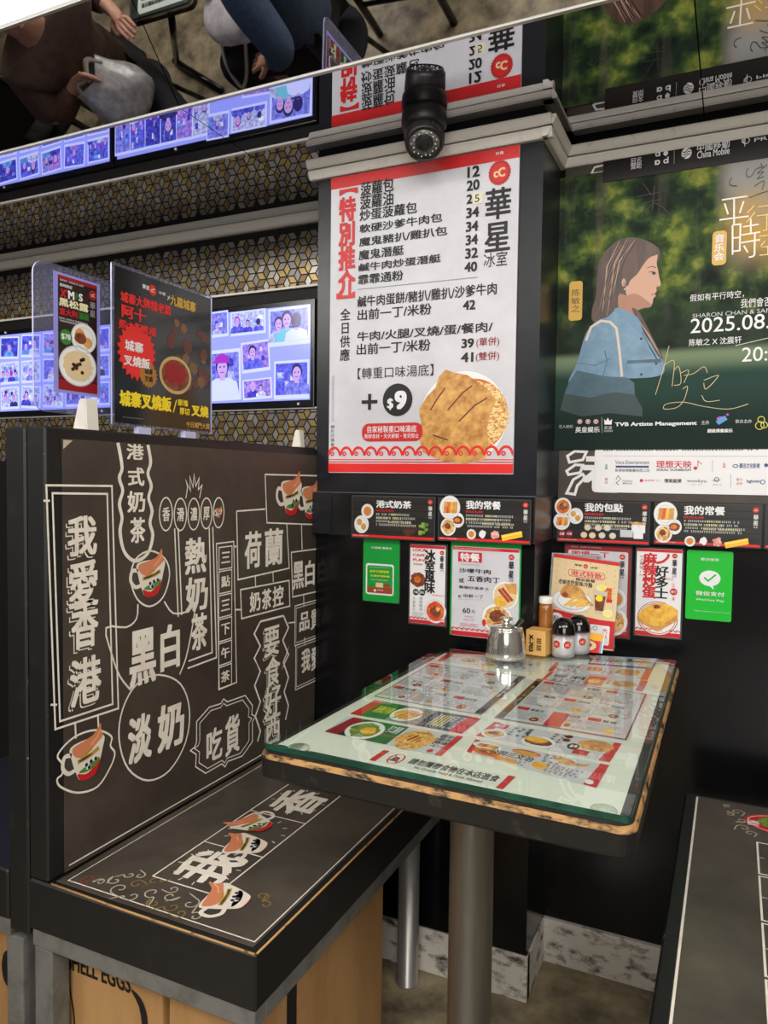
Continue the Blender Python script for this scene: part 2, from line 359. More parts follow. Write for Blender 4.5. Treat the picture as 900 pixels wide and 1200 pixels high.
b = MB(); b.box(-4.3, -4.2, -4.7, .4, 0, 2.6, MATS['side_wall_paint']); f = b.build('wall_far_left'); f['kind'] = 'structure'
b = MB(); b.box(-4.3, 3.3, -4.7, -.2, 2.36, 2.42, M('ceiling_paint', (205, 200, 192), .6)); f = b.build('ceiling'); f['kind'] = 'structure'
# mirror panels: a flat row against the walls, then a row sloping up and out
sm = radians(46); ZT = ZC+.155; YT = YE-.155/math.tan(sm)
cuts = [-4.2, -3.0, -2.0, -1.035, -.083, .883, 1.85, 3.2]
for xa, xb in zip(cuts, cuts[1:]):
    b = MB(); b.box(xa+.0012, xb-.0012, YE, LY+.1, ZC, ZC+.008, mirror_m); f = b.build('ceiling_mirror'); tag(f, kind='structure')
    b = MB(); dn = Vector((0, sin(sm), cos(sm)))*.008
    b.prism([(xa+.0012, YE, ZC), (xb-.0012, YE, ZC), (xb-.0012, YT, ZT), (xa+.0012, YT, ZT)], dn, mirror_m); f = b.build('ceiling_mirror'); tag(f, kind='structure')
b = MB(); b.box(-4.2, 3.2, YE-.004, YE+.004, ZC-.003, ZC+.001, edge_m); f = b.build('trim_1'); f['kind'] = 'structure'
b = MB(); b.box(-4.2, 3.2, YE+.03, LY+.1, ZC+.012, 2.36, M('bulkhead_paint', (60, 58, 56), .6)); f = b.build('bulkhead'); f['kind'] = 'structure'
b = MB(); b.box(-4.2, 3.2, YT-.004, YT+.004, ZT-.003, 2.36, M('bulkhead_face', (190, 188, 184), .6)); f = b.build('wall_bulkhead'); f['kind'] = 'structure'
t = thing('wall_light', 'bright white strip light above the sloping mirror at the top left corner', 'light', (0, 0, 0))
b = MB(); b.box(-2.6, .3, YT-.05, YT-.0045, ZT+.0702, ZT+.16, M('light_housing', (230, 230, 228), .4), .004); b.build('housing', t)
b = MB(); b.box(-2.59, .29, YT-.048, YT-.0042, ZT+.003, ZT+.07, EM('white_diffuser', (255, 253, 248), 2.2), .003); b.build('diffuser', t)
# cornice round the column: two mouldings and a dark gap
def moulding(segs, name, double=True):
    b = MB()
    for a, c, n in segs:      # a, c: corner points (x, y); n: outward
        a = Vector((*a, 0)); c = Vector((*c, 0)); n = Vector((*n, 0))
        for pr in ([(0, -.015), (.028, -.015), (.030, -.019), (.024, -.031), (.020, -.034), (0, -.034)], [(0, -.037), (.018, -.037), (.019, -.041), (.013, -.052), (.010, -.055), (0, -.055)])[:2] if double else ([(0, -.001), (.022, -.001), (.024, -.008), (.018, -.024), (.012, -.028), (0, -.028)],):
            b.prism([a+n*h+Vector((0, 0, ZC+v)) for h, v in pr], c-a, alu)
    f = b.build(name); f['kind'] = 'structure'; return f
moulding([((XL-.018, 0), (XR+.02, 0), (0, -1)), ((XR, -.02), (XR, WY), (1, 0))], 'trim_2')
moulding([((XR+.012, WY), (3.2, WY), (0, -1))], 'trim_3')
moulding([((-4.2, LY), (XL, LY), (0, -1))], 'trim_4', False)
# grimy tiled skirting
b = MB(); b.box(XL-.1, XR+.004, -.006, .02, 0, .1, dirty_white, .002); b.box(XR-.02, XR+.004, 0, WY, 0, .1, dirty_white, .002); f = b.build('baseboard_column'); f['kind'] = 'structure'
b = MB(); b.box(XR, 3.2, WY-.012, WY+.02, 0, .102, dirty_white, .002); f = b.build('baseboard_back'); f['kind'] = 'structure'
# rhombus mosaic on the left wall
class Flat(Print): pass
p = Flat(FRONT(LY-.0015)); e = .0238; gt = .0016; R = random.Random(3)
rowpal = [0, 0, 1, 1, 0, 0, 0, 1, 1, 0]
def rhomb(p, pts, m):
    cx = sum(q[0] for q in pts)/4; cz = sum(q[1] for q in pts)/4
    for q in pts:
        if q[1] < 1.15 or q[1] > ZC-.03 or q[0] > XL-.001 or q[0] < -2.2: return
    if 1.325 < cz < 1.66 and cx < 0: return
    k = .81; p.poly([(cx+(q[0]-cx)*k, cz+(q[1]-cz)*k) for q in pts], m, 1)
for i in range(-64, 4):
    for j in range(44):
        cx = i*1.5*e; cz = 1.14+(j+(.5 if i % 2 else 0))*sqrt(3)*e; hx = [(cx+e*cos(radians(60*k)), cz+e*sin(radians(60*k))) for k in range(6)]
        C = (cx, cz); row = (2*j+(i % 2)); g = rowpal[(row//2) % 10]
        a, c = (gold, silver) if g else (silver, gold)
        if g and R.random() < .35: a = bronze
        if not g and R.random() < .45: a = grey_t
        dm = grey_t if g else (gold if R.random() < .8 else bronze)
        rhomb(p, [C, hx[0], hx[1], hx[2]], a); rhomb(p, [C, hx[2], hx[3], hx[4]], silver if g and R.random() < .5 else dm); rhomb(p, [C, hx[4], hx[5], hx[0]], a if R.random() < .6 else (bronze if g else grey_t))
f = p.build('wall_tiling'); f['kind'] = 'structure'

# ================================================================== WALL-MOUNTED SCREENS
def EMN(name, c, k):
    m = EM(name, c, k); t = m.node_tree; b = t.nodes['Principled BSDF']; tc = t.nodes.new('ShaderNodeTexCoord'); n = t.nodes.new('ShaderNodeTexNoise'); n.inputs['Scale'].default_value = 95; n.inputs['Detail'].default_value = 3
    r = t.nodes.new('ShaderNodeValToRGB'); e = r.color_ramp.elements; e[0].position = .38; e[1].position = .64; e[0].color = (*lin([v*.8 for v in c]), 1); e[1].color = (*lin([min(255, v*1.08+10) for v in c]), 1)
    t.links.new(tc.outputs['Object'], n.inputs['Vector']); t.links.new(n.outputs['Fac'], r.inputs[0]); t.links.new(r.outputs[0], b.inputs['Emission Color']); return m
blues = [EMN('screen_blue_%d' % i, c, 1.25) for i, c in enumerate([(176, 182, 255), (120, 124, 246), (88, 92, 232), (60, 62, 190), (150, 120, 235), (212, 216, 255), (96, 150, 250), (40, 40, 120)])]
scr_bg = EM('screen_glow', (148, 156, 255), 1.3); scr_white = EM('screen_white', (192, 200, 255), 1.35); scr_skin = EM('screen_skin', (196, 160, 232), 1.2)
scr_dark = EM('screen_dark', (46, 44, 120), 1.); scr_red = EM('screen_red', (170, 50, 200), 1.1); scr_green = EM('screen_green', (110, 190, 220), 1.2)
bezel = M('screen_bezel', (16, 16, 22), .2)
def figure(p, x, z, h, shirt, hair, cap=None, l=5):
    """head-and-shoulders portrait in a snapshot"""
    p.poly([(x-h*.5, z), (x-h*.44, z+h*.3), (x-h*.2, z+h*.42), (x+h*.2, z+h*.42), (x+h*.44, z+h*.3), (x+h*.5, z)], shirt, l)
    p.rect((x-h*.08, z+h*.36), (x+h*.08, z+h*.52), scr_skin, l+.3)
    p.disc((x, z+h*.72), h*.2, hair, l+.5, h*.27, 18); p.disc((x, z+h*.66), h*.155, scr_skin, l+.8, h*.22, 18)
    p.disc((x-h*.06, z+h*.7), h*.025, scr_dark, l+1, n=8); p.disc((x+h*.06, z+h*.7), h*.025, scr_dark, l+1, n=8); p.line([(x-h*.06, z+h*.56), (x+h*.06, z+h*.56)], h*.025, scr_red, l+1)
    if cap: p.poly([(x-h*.34, z+h*.8), (x+h*.2, z+h*.78), (x+h*.2, z+h*.95), (x, z+h*1.04), (x-h*.2, z+h*.95), (x-h*.22, z+h*.86)], cap, l+1.2)
def snapshot(p, x0, x1, z0, z1, tilt, seed, big=None):
    R = random.Random(seed); q = Print((p.o+p.U*((x0+x1)/2)+p.V*((z0+z1)/2), p.U*cos(tilt)+p.V*sin(tilt), p.V*cos(tilt)-p.U*sin(tilt)))
    wd, h = (x1-x0)/2, (z1-z0)/2
    q.rect((-wd, -h), (wd, h), scr_white, 2); iw, ih = wd*.9, h*.86; q.rect((-iw, -ih+h*.08), (iw, ih), R.choice(blues[:5]), 3)
    for _ in range(5): x = R.uniform(-iw, iw*.6); z = R.uniform(-ih*.5, ih*.6); q.rect((x, z), (min(iw, x+iw*R.uniform(.15, .4)), min(ih, z+ih*.35)), R.choice(blues), 3.5)
    if big: 
        for (fx, fh, sh, hr, cp) in big: figure(q, fx*iw, -ih+h*.08, fh*2*ih, sh, hr, cp)
    else:
        k = R.choice((1, 2, 2, 3, 4)); 
        for i in range(k): figure(q, -iw+2*iw*(i+.5)/k, -ih+h*.08, ih*R.uniform(1.1, 1.7)*min(1, 1.3*iw/ih*2/(k+.6)), R.choice(blues), R.choice((scr_dark, blues[3], scr_red)))
    i0 = len(p.v); off = {k: p.mi(m) for k, m in enumerate(q.mats)}
    p.v += q.v; p.f += [tuple(i0+a for a in f) for f in q.f]; p.m += [off[k] for k in q.m]
def screen(x0, x1, label, shots, seed):
    t = thing('wall_screen', label, 'screen', ((x0+x1)/2, LY, 1.33), 'wall screens'); t2 = MB(); inv = -Vector(t.location)
    t2.box(x0, x1, LY-.02, LY, 1.318, 1.622, bezel, .002); o = t2.build('casing', t); o.location = inv
    p = Print(FRONT(LY-.0212)); p.rect((x0+.012, 1.338), (x1-.012, 1.606), scr_bg, 1)
    R = random.Random(seed)
    for s_ in shots: snapshot(p, *s_)
    o = p.build('display', t); o.location = inv
    for k in (0, 1): 
        b = MB(); b.lathe([(.004, 0), (.004, .004), (0, .005)], (x0+.25+(x1-x0-.3)*k, LY-.02, 1.327 if k else 1.614), alu, 12, (0, -1, 0)); o = b.build('fixing_screw', t); o.location = inv
    return t
S1 = [(-.50, -.418, 1.535, 1.612, .03, 1), (-.41, -.285, 1.535, 1.606, .02, 2), (-.275, -.135, 1.495, 1.604, .02, 3, [(-.55, .8, blues[0], scr_dark, None), (-.1, .95, scr_green, scr_dark, None), (.4, .85, scr_white, scr_dark, None)]),
      (-.505, -.372, 1.345, 1.497, .02, 4, [(.0, .92, scr_white, scr_dark, scr_red)]), (-.37, -.27, 1.425, 1.515, .06, 5, [(-.2, .9, blues[2], scr_dark, None)]),
      (-.365, -.262, 1.345, 1.405, .05, 6, [(-.3, .9, blues[3], scr_skin, None), (.3, .7, blues[5], scr_dark, None)]), (-.255, -.137, 1.342, 1.452, .0, 7, [(.35, .95, blues[1], scr_dark, None)])]
R = random.Random(11)
for i in range(6):
    for j in range(2): 
        x = -.865+i*.062; S1.append((x, x+.066, 1.345+j*.13, 1.46+j*.135, R.uniform(-.06, .06), 20+i*2+j))
screen(-.868, -.122, 'wall screen glowing blue with snapshots, next to the black column', S1, 1)
S2 = []
for i in range(7):
    for j in range(3):
        x = -1.62+i*.106; S2.append((x, x+.094, 1.345+j*.088, 1.423+j*.088, R.uniform(-.07, .07), 60+i*3+j))
screen(-1.63, -.876, 'wall screen glowing blue with snapshots, partly behind the clear acrylic holder', S2, 2)
b = MB(); b.box(-4.2, XL-.002, LY-.012, LY, 1.3145, 1.319, alu); b.box(-4.2, XL-.002, LY-.012, LY, 1.658, 1.664, alu)
f = b.build('trim_5'); f['kind'] = 'structure'

# ================================================================== SECURITY CAMERA
t = thing('security_camera', 'black turret security camera hanging from the mirrored ceiling above the menu board', 'security camera', (.366, -.1, ZC))
inv = (-.366, .1, -ZC); cb = M('camera_black', (28, 28, 30), .42, n=((40, 40, 42), 40, .4, .7))
b = MB(); b.lathe([(.044, 0), (.046, -.006), (.047, -.018), (.046, -.03), (.043, -.034)], (.366, -.1, ZC-.0), cb, 32); o = b.build('mounting_base', t); o.location = inv
ax = Vector((.25, -.55, -.75)).normalized(); c0 = Vector((.366, -.1, ZC-.046))
b = MB(); b.ball(c0, .042, cb, (1, 1, .95)); b.lathe([(.040, -.01), (.041, .008), (.039, .03), (.037, .037), (.033, .039), (.033, .034), (0, .034)], c0, cb, 32, ax); o = b.build('camera_head', t); o.location = inv
b = MB()
for k in range(14):
    a = pi*.12+k*.12; q = Vector((ax.cross(Z)).normalized()); v = q.cross(ax)
    d = q*cos(a+1.6)+v*sin(a+1.6); b.tube([c0+d*.041-ax*.004, c0+d*.0395+ax*.03], .0011, cb, 6)
o = b.build('cooling_fins', t); o.location = inv
b = MB(); b.lathe([(0, .0345), (.032, .0345), (.032, .036), (.0, .036)], c0, M('lens_window', (92, 90, 88), .25, n=((120, 118, 114), 200, .4, .6)), 32, ax); o = b.build('front_window', t); o.location = inv
b = MB(); b.lathe([(.0115, .036), (.0125, .0375), (.008, .040), (.007, .037), (0, .0372)], c0, M('lens_black', (18, 18, 20), .1), 24, ax); b.lathe([(0, .0375), (.006, .0375), (0, .0385)], c0, M('lens_glass', (80, 84, 88), .05), 16, ax); o = b.build('lens', t); o.location = inv
b = MB(); q = Vector(ax.cross(Z)).normalized(); v = q.cross(ax)
for k in range(18):
    a = 2*pi*k/18; rr = .0225 if k % 2 else .026; b.ball(c0+ax*.0364+(q*cos(a)+v*sin(a))*rr, .0019, M('led_clear', (200, 200, 196), .1), sub=1)
o = b.build('led_ring', t); o.location = inv

# ================================================================== MENU BOARD ON THE COLUMN
A0, A1 = (0.0977,1.8079), (0.5395,1.1287)
bx0, bx1 = .0967, .5405; bz0, bz1 = 1.1290, 1.8080
t = thing('menu_board', 'tall white menu board with red borders and a fried chicken noodle picture on the column', 'menu board', (0, 0, 0))
b = MB(); b.box(bx0, bx1, -.006, -.0005, bz0, bz1, board_white, .001); b.build('sheet', t)
p = Print(FRONT(-.0062)); p.rect((bx0, bz1), (bx1, bz1-.026), red, 1); p.t('旺角', (0.4904,1.8003), (0.5064,1.7940), white, 3, .01)
p.build('top_border', t); p = Print(FRONT(-.0062))
p.rect((bx0, bz0+.022), (bx1, bz0+.002), bred, 1); p.rect((bx0, bz0+.032), (bx1, bz0+.030), bred, 1); p.rect((bx0, bz0+.027), (bx1, bz0+.0245), bred, 1)
scallop(p, bx0, bx1, bz0+.040, .019, bred, 14)
p.build('bottom_border', t)
p = Print(FRONT(-.0062)); Lm = M('menu_black', (20, 19, 21), .5)
p.tv('【', (0.1204,1.7974), (0.1642,1.7674), red, 3, .05, 1.1)
p.tv('特別推介', (0.1195,1.7601), (0.1620,1.5385), red, 3, .045, 1.02); p.tv('】', (0.1156,1.5428), (0.1598,1.5107), red, 3, .05, 1.1)
p.tv('全日供應', (0.1238,1.5092), (0.1524,1.3860), Lm, 3, .015)
p.t('菠蘿包', (0.1740,1.7869), (0.2570,1.7559), Lm, 3, .018)
p.t('菠蘿油', (0.1731,1.7567), (0.2562,1.7257), Lm, 3, .018)
p.t('炒蛋菠蘿包', (0.1723,1.7254), (0.3138,1.6999), Lm, 3, .018)
p.t('軟硬沙爹牛肉包', (0.1727,1.6927), (0.3732,1.6734), Lm, 3, .018)
p.t('魔鬼豬扒/雞扒包', (0.1718,1.6634), (0.3851,1.6435), Lm, 3, .018)
p.t('魔鬼潛艇', (0.1709,1.6352), (0.2831,1.6130), Lm, 3, .018)
p.t('鹹牛肉炒蛋潛艇', (0.1713,1.6057), (0.3713,1.5871), Lm, 3, .018)
p.t('霏霏通粉', (0.1704,1.5801), (0.2828,1.5578), Lm, 3, .018)
p.t('鹹牛肉蛋餅/豬扒/雞扒/沙爹牛肉', (0.1697,1.5322), (0.4979,1.5066), Lm, 3, .018)
p.t('出前一丁/米粉', (0.1701,1.5020), (0.3513,1.4773), Lm, 3, .018)
p.t('12', (0.4284,1.7799), (0.4562,1.7570), Lm, 3, .035)
p.t('20', (0.4273,1.7512), (0.4562,1.7293), Lm, 3, .035)
p.t('2', (0.4278,1.7222), (0.4409,1.7027), Lm, 3, .035)
p.t('34', (0.4273,1.6943), (0.4562,1.6728), Lm, 3, .035)
p.t('34', (0.4273,1.6652), (0.4551,1.6440), Lm, 3, .035)
p.t('34', (0.4272,1.6372), (0.4546,1.6157), Lm, 3, .035)
p.t('32', (0.4266,1.6092), (0.4551,1.5877), Lm, 3, .035)
p.t('40', (0.4255,1.5801), (0.4540,1.5594), Lm, 3, .035)
p.t('42', (0.4237,1.4998), (0.4517,1.4796), Lm, 3, .035)
p.rect((0.4411,1.7223), (0.4628,1.6996), M('price_sticker', (226, 220, 190), .5), 2); p.t('5', (0.4460,1.7195), (0.4562,1.7036), Lm, 3, 0)
p.line([(0.1682,1.5480), (0.4559,1.5467)], .0012, grey_p, 3)
p.t('牛肉/火腿/叉燒/蛋/餐肉/', (0.1695,1.4514), (0.4908,1.4297), Lm, 3, .018)
p.t('出前一丁/米粉', (0.1685,1.4245), (0.3503,1.3989), Lm, 3, .018)
p.t('39', (0.4218,1.4188), (0.4500,1.3991), Lm, 3, .035); p.t('41', (0.4212,1.3893), (0.4494,1.3688), Lm, 3, .035)
p.t('(單併)', (0.4551,1.4187), (0.5055,1.3977), dred, 3, .005); p.t('(雙併)', (0.4546,1.3884), (0.5061,1.3677), dred, 3, .005)
p.t('【轉重口味湯底】', (0.1718,1.3692), (0.3582,1.3436), Lm, 3, .0)
p.rect((0.1829,1.2954), (0.2232,1.2874), Lm, 3); p.rect((0.1992,1.3095), (0.2072,1.2733), Lm, 3)
ca = (0.2729,1.2936); p.disc(ca, .0365, Lm, 3); p.t('$', (0.2478,1.2978), (0.2629,1.2718), white, 4, .03); p.t('9', (0.2660,1.3137), (0.2956,1.2720), white, 4, .05)
p.rrect((0.1849,1.2423), (0.3348,1.2013), .017, red, 3); p.t('自家秘製重口味湯底', (0.1989,1.2364), (0.3203,1.2211), white, 4, .01); p.t('新鮮食材・天天鮮製・售完即止', (0.1915,1.2185), (0.3264,1.2079), white, 4, .005)
p.tv('相片只供參考', (0.1019,1.2416), (0.1132,1.1792), Lm, 3); p.scrawl((0.1046,1.3554), (0.1111,1.2484), 22, grey_p, 3, .3)
lc = (0.4992,1.7573); logo(p, lc, .0245, 3, .0262)
p.tv('華星', (0.4676,1.7286), (0.5269,1.5924), Lm, 3, .022, 1.0); p.t('冰室', (0.4681,1.5951), (0.5191,1.5648), Lm, 3, -.0)
p.build('lettering', t)
p = Print(FRONT(-.0062)); pc = (0.4271,1.2514)
p.disc(pc, .1, plate_m, 1, .1); p.ring(pc, .1, .0015, plate_s, 1.3); p.disc((0.4494,1.2541), .078, broth, 1.6, .079); p.disc((0.4550,1.2539), .072, noodle, 1.9, .072)
R = random.Random(4); nc = (0.5015,1.2486)
for k in range(60):
    a = R.uniform(-1.3, 1.9); r0 = R.uniform(.03, .071); c = (0.4550,1.2539); q = (c[0]+r0*cos(a), c[1]+r0*sin(a)); t0 = R.uniform(0, 6)
    p.line([(q[0]+.007*cos(t0+i*.8)*(1+.2*i), q[1]+.006*sin(t0+i*.8)) for i in range(6)], .0016, M('noodle_strand', (250, 226, 160), .4), 2.2)
p.poly([(0.3715,1.3403), (0.3856,1.3551), (0.4085,1.3476), (0.4367,1.3410), (0.4813,1.3108), (0.5008,1.2851), (0.4905,1.2593), (0.4829,1.2281), (0.4865,1.1861), (0.4788,1.1609), (0.4346,1.1513), (0.3834,1.1566), (0.3364,1.1761), (0.3277,1.2035), (0.3306,1.2417), (0.3254,1.2690), (0.3432,1.2983), (0.3633,1.3165)], fried, 2.6)
for ln in ([(0.3929,1.2672), (0.4262,1.3034), (0.4482,1.3184)], [(0.4189,1.2425), (0.4545,1.2761), (0.4817,1.2909)], [(0.3592,1.2140), (0.3940,1.2028), (0.4278,1.2184), (0.4608,1.2390)], [(0.3525,1.2683), (0.3694,1.2947), (0.3863,1.3156)]): p.line(ln, .0034, M('crust_shadow', (112, 58, 20), .5), 2.95)
for pl in ([(0.4044,1.2615), (0.4320,1.2926), (0.4704,1.3070), (0.4816,1.2961), (0.4490,1.2762), (0.4215,1.2505)], [(0.4217,1.2398), (0.4492,1.2657), (0.4926,1.2853), (0.4983,1.2747), (0.4716,1.2493), (0.4333,1.2237)], [(0.3419,1.1979), (0.3827,1.1922), (0.4502,1.2128), (0.4722,1.2178), (0.4785,1.1757), (0.4061,1.1652), (0.3482,1.1761)]): p.poly(pl, M('crust_light', (238, 190, 110), .45, n=((206, 146, 70), 60, .4, .75, 9)), 2.75)
p.build('dish_picture', t)

# ================================================================== POSTERS IN THE RECESS
pw = WY
def bokeh(name):
    m = bpy.data.materials.new(name); m.use_nodes = True; t = m.node_tree; b = t.nodes['Principled BSDF']; b.inputs['Roughness'].default_value = .55; b.inputs['Specular IOR Level'].default_value = .15
    tc = t.nodes.new('ShaderNodeTexCoord'); sx = t.nodes.new('ShaderNodeSeparateXYZ'); t.links.new(tc.outputs['Object'], sx.inputs[0])
    def ramp(src, els):
        r = t.nodes.new('ShaderNodeValToRGB'); e = r.color_ramp.elements; e[0].position, c = els[0]; e[0].color = (*lin(c), 1); e[1].position, c = els[1]; e[1].color = (*lin(c), 1)
        for p_, c in els[2:]: q = e.new(p_); q.color = (*lin(c), 1)
        t.links.new(src, r.inputs[0]); return r.outputs[0]
    def noise(sc, d, st=(1, 1, 1)):
        mp = t.nodes.new('ShaderNodeMapping'); mp.inputs['Scale'].default_value = st; t.links.new(tc.outputs['Object'], mp.inputs[0])
        n = t.nodes.new('ShaderNodeTexNoise'); n.inputs['Scale'].default_value = sc; n.inputs['Detail'].default_value = d; t.links.new(mp.outputs[0], n.inputs['Vector']); return n.outputs['Fac']
    def rng(src, a, c):
        r = t.nodes.new('ShaderNodeMapRange'); r.interpolation_type = 'SMOOTHSTEP'; r.inputs[1].default_value = a; r.inputs[2].default_value = c; t.links.new(src, r.inputs[0]); return r.outputs[0]
    def mix(f, a, c):
        x = t.nodes.new('ShaderNodeMix'); x.data_type = 'RGBA'; t.links.new(f, x.inputs[0])
        for k, v in ((6, a), (7, c)):
            if isinstance(v, tuple): x.inputs[k].default_value = (*lin(v), 1)
            else: t.links.new(v, x.inputs[k])
        return x.outputs[2]
    trees = ramp(noise(21, 4.5), [(.33, (10, 18, 13)), (.72, (140, 146, 62)), (.45, (26, 44, 27)), (.57, (62, 84, 38))])
    trunks = ramp(noise(22, 2, (1.6, 1, .12)), [(.56, (0, 0, 0)), (.66, (150, 150, 150))])
    c = mix(trunks, trees, (92, 84, 76))
    c = mix(rng(sx.outputs['Z'], 1.53, 1.42), c, ramp(noise(14, 3), [(.3, (12, 18, 16)), (.7, (50, 66, 50))]))
    c = mix(rng(sx.outputs['Z'], 1.405, 1.385), c, (120, 138, 108)); c = mix(rng(sx.outputs['Z'], 1.385, 1.34), c, (38, 66, 58)); c = mix(rng(sx.outputs['Z'], 1.33, 1.22), c, (22, 40, 36))
    n2 = ramp(noise(9, 3), [(.35, (196, 156, 70)), (.7, (150, 146, 136))])
    x = t.nodes.new('ShaderNodeMath'); x.operation = 'MULTIPLY'; t.links.new(rng(sx.outputs['X'], .9, .97), x.inputs[0]); t.links.new(rng(sx.outputs['Z'], 1.52, 1.62), x.inputs[1]); c = mix(x.outputs[0], c, n2)
    c = mix(rng(sx.outputs['Z'], 1.66, 1.74), c, mix(rng(sx.outputs['X'], .9, .95), c, (150, 150, 148)))
    t.links.new(c, b.inputs['Base Color']); return m
PX1 = 1.24
b = MB(); b.box(.600, 1.9, pw-.004, pw, 1.075, ZC-.054, chalk, .001); f = b.build('wall_covering'); f['kind'] = 'structure'
p = Print(FRONT(pw-.0042))
for cc in ([(0.6195,1.1730), (0.6357,1.1840), (0.6613,1.1823), (0.6536,1.1647), (0.6242,1.1591)], [(0.6186,1.1396), (0.6375,1.1536), (0.6539,1.1526), (0.6488,1.1360), (0.6227,1.1313)], [(0.6198,1.0895), (0.6339,1.1203), (0.6544,1.1327), (0.6600,1.1251), (0.6430,1.1066), (0.6380,1.0871)]): p.line(cc, .006, white, 1, True)
p.t('巷', (0.6531,1.1840), (0.7507,1.0921), white, 1, .04)
for cc in ([(0.6473,1.8209), (0.6533,1.8343), (0.6849,1.8342)], [(0.6473,1.8209), (0.6841,1.8228)], [(0.6570,1.7911), (0.6636,1.8039), (0.6856,1.8056)], [(0.6570,1.7911), (0.6849,1.7909)], [(0.6391,1.7635), (0.6473,1.7745), (0.6864,1.7749)], [(0.6391,1.7635), (0.6846,1.7635)], [(0.7388,1.8354), (0.7462,1.8445), (0.7852,1.8448), (0.7846,1.8306)]): p.line(cc, .0042, white, 1)
f = p.build('wall_lettering'); f['kind'] = 'structure'
t = thing('concert_poster', 'large green concert poster of a long-haired woman in a pale blue shirt, in the recess', 'poster')
b = MB(); b.box(.5895, PX1, pw-.0085, pw-.007, 1.187, 1.79, bokeh('woodland_photo_print')); b.build('sheet', t)
p = Print(FRONT(pw-.0088))
sh = M('shirt_print', (120, 156, 182), .4, n=((92, 128, 158), 26, .35, .7)); hairm = M('hair_print', (92, 66, 54), .4, n=((44, 32, 30), 60, .35, .65), stretch=(1, 1, .12)); fs = M('portrait_skin_print', (206, 158, 132), .4); fs2 = M('portrait_shade_print', (172, 118, 94), .4)
p.blob([(0.6954,1.6223), (0.7210,1.6394), (0.7465,1.6410), (0.7720,1.6332), (0.7923,1.6204), (0.8035,1.6071), (0.8007,1.5842), (0.7741,1.5558), (0.7594,1.5362), (0.7475,1.5057), (0.7623,1.4676), (0.7256,1.4598), (0.6730,1.4665), (0.6660,1.4913), (0.6743,1.5229), (0.6749,1.5605), (0.6778,1.5923)], hairm, 1)
p.blob([(0.7240,1.5237), (0.7655,1.4989), (0.7758,1.4896), (0.7619,1.4834), (0.7573,1.4627), (0.7408,1.4693), (0.7251,1.4812)], fs2, 1.4)
p.blob([(0.7988,1.5989), (0.7983,1.5818), (0.8012,1.5675), (0.8041,1.5517), (0.8080,1.5368), (0.8056,1.5318), (0.7992,1.5303), (0.7999,1.5220), (0.7966,1.5181), (0.7982,1.5117), (0.7939,1.5079), (0.7926,1.4987), (0.7883,1.4917), (0.7784,1.4894), (0.7646,1.4948), (0.7501,1.5055), (0.7396,1.5170), (0.7364,1.5385), (0.7463,1.5507), (0.7598,1.5625), (0.7709,1.5796), (0.7830,1.5939)], fs, 1.8)
p.blob([(0.7573,1.5207), (0.7753,1.5085), (0.7908,1.4925), (0.7784,1.4889), (0.7646,1.4943), (0.7491,1.5046), (0.7396,1.5170)], fs2, 2)
p.blob([(0.7988,1.5989), (0.7830,1.5939), (0.7709,1.5796), (0.7598,1.5625), (0.7463,1.5507), (0.7390,1.5382), (0.7257,1.5554), (0.7376,1.5911), (0.7624,1.6145), (0.7924,1.6162), (0.8036,1.6056)], hairm, 2.2)
p.disc((0.7321,1.5468), .0042, fs, 2.6, .0085); p.disc((0.7332,1.5441), .002, fs2, 2.7, .005); p.disc((0.7345,1.5323), .0013, white, 2.9)
p.line([(0.7829,1.5632), (0.7898,1.5646), (0.7974,1.5607)], .0014, ink, 2.8); p.line([(0.7796,1.5729), (0.7895,1.5750), (0.7976,1.5710)], .0013, choc, 2.8); p.blob([(0.7889,1.5615), (0.7939,1.5626), (0.7970,1.5586), (0.7930,1.5570)], ink, 2.8); p.line([(0.7892,1.5151), (0.7981,1.5169)], .0022, M('lip_print', (176, 84, 84), .4), 2.8); p.line([(0.7986,1.5335), (0.8026,1.5331)], .0012, fs2, 2.8)
p.blob([(0.7505,1.4886), (0.7639,1.4833), (0.7793,1.4558), (0.7978,1.4178), (0.8167,1.3801), (0.8062,1.3859), (0.7878,1.4184), (0.7730,1.4457)], hairm, 2.4)
for k in range(15):
    f = k/14; x0 = 300+120*f; p.line(smooth([((0.7365,1.6344)[0]+(f-.3)*.028, (0.7365,1.6344)[1]-.004*abs(f-.4)), ((0.7027,1.5843)[0]+f*.026, (0.7027,1.5843)[1]), ((0.6805,1.4848)[0]+f*.022, (0.6805,1.4848)[1]+f*.02)], 4, False), [.0004]+[.0016]*7+[.0004], (M('hair_dark_streak', (48, 34, 30), .4) if k % 3 else M('hair_mid_streak', (132, 98, 80), .4)), 2.45)
for a_, c_, d_ in (((0.7211,1.6352), (0.6964,1.5850), (0.6894,1.4894)), ((0.7364,1.6375), (0.7119,1.5886), (0.6991,1.4779)), ((0.7518,1.6341), (0.7222,1.5928), (0.7110,1.5249)), ((0.7665,1.4620), (0.7875,1.4290), (0.8127,1.3829))): p.line([a_, c_, d_], [.0008, .003, .0008], M('hair_streak_print', (176, 146, 128), .4), 2.5)
p.blob([(0.7145,1.4884), (0.7247,1.4929), (0.7404,1.4841), (0.7592,1.4705), (0.7692,1.4539), (0.7773,1.4349), (0.7983,1.4021), (0.8169,1.3738), (0.8186,1.3486), (0.7924,1.3404), (0.7442,1.3405), (0.7025,1.3445), (0.6598,1.3508), (0.6195,1.3361), (0.6365,1.3792), (0.6549,1.4435), (0.6783,1.4688), (0.6992,1.4752)], sh, 2.3)
sh2 = M('shirt_lower_print', (72, 106, 128), .4, n=((48, 78, 86), 16, .3, .7)); sh3 = M('shirt_faded_print', (40, 66, 66), .4, n=((34, 56, 60), 16, .3, .7))
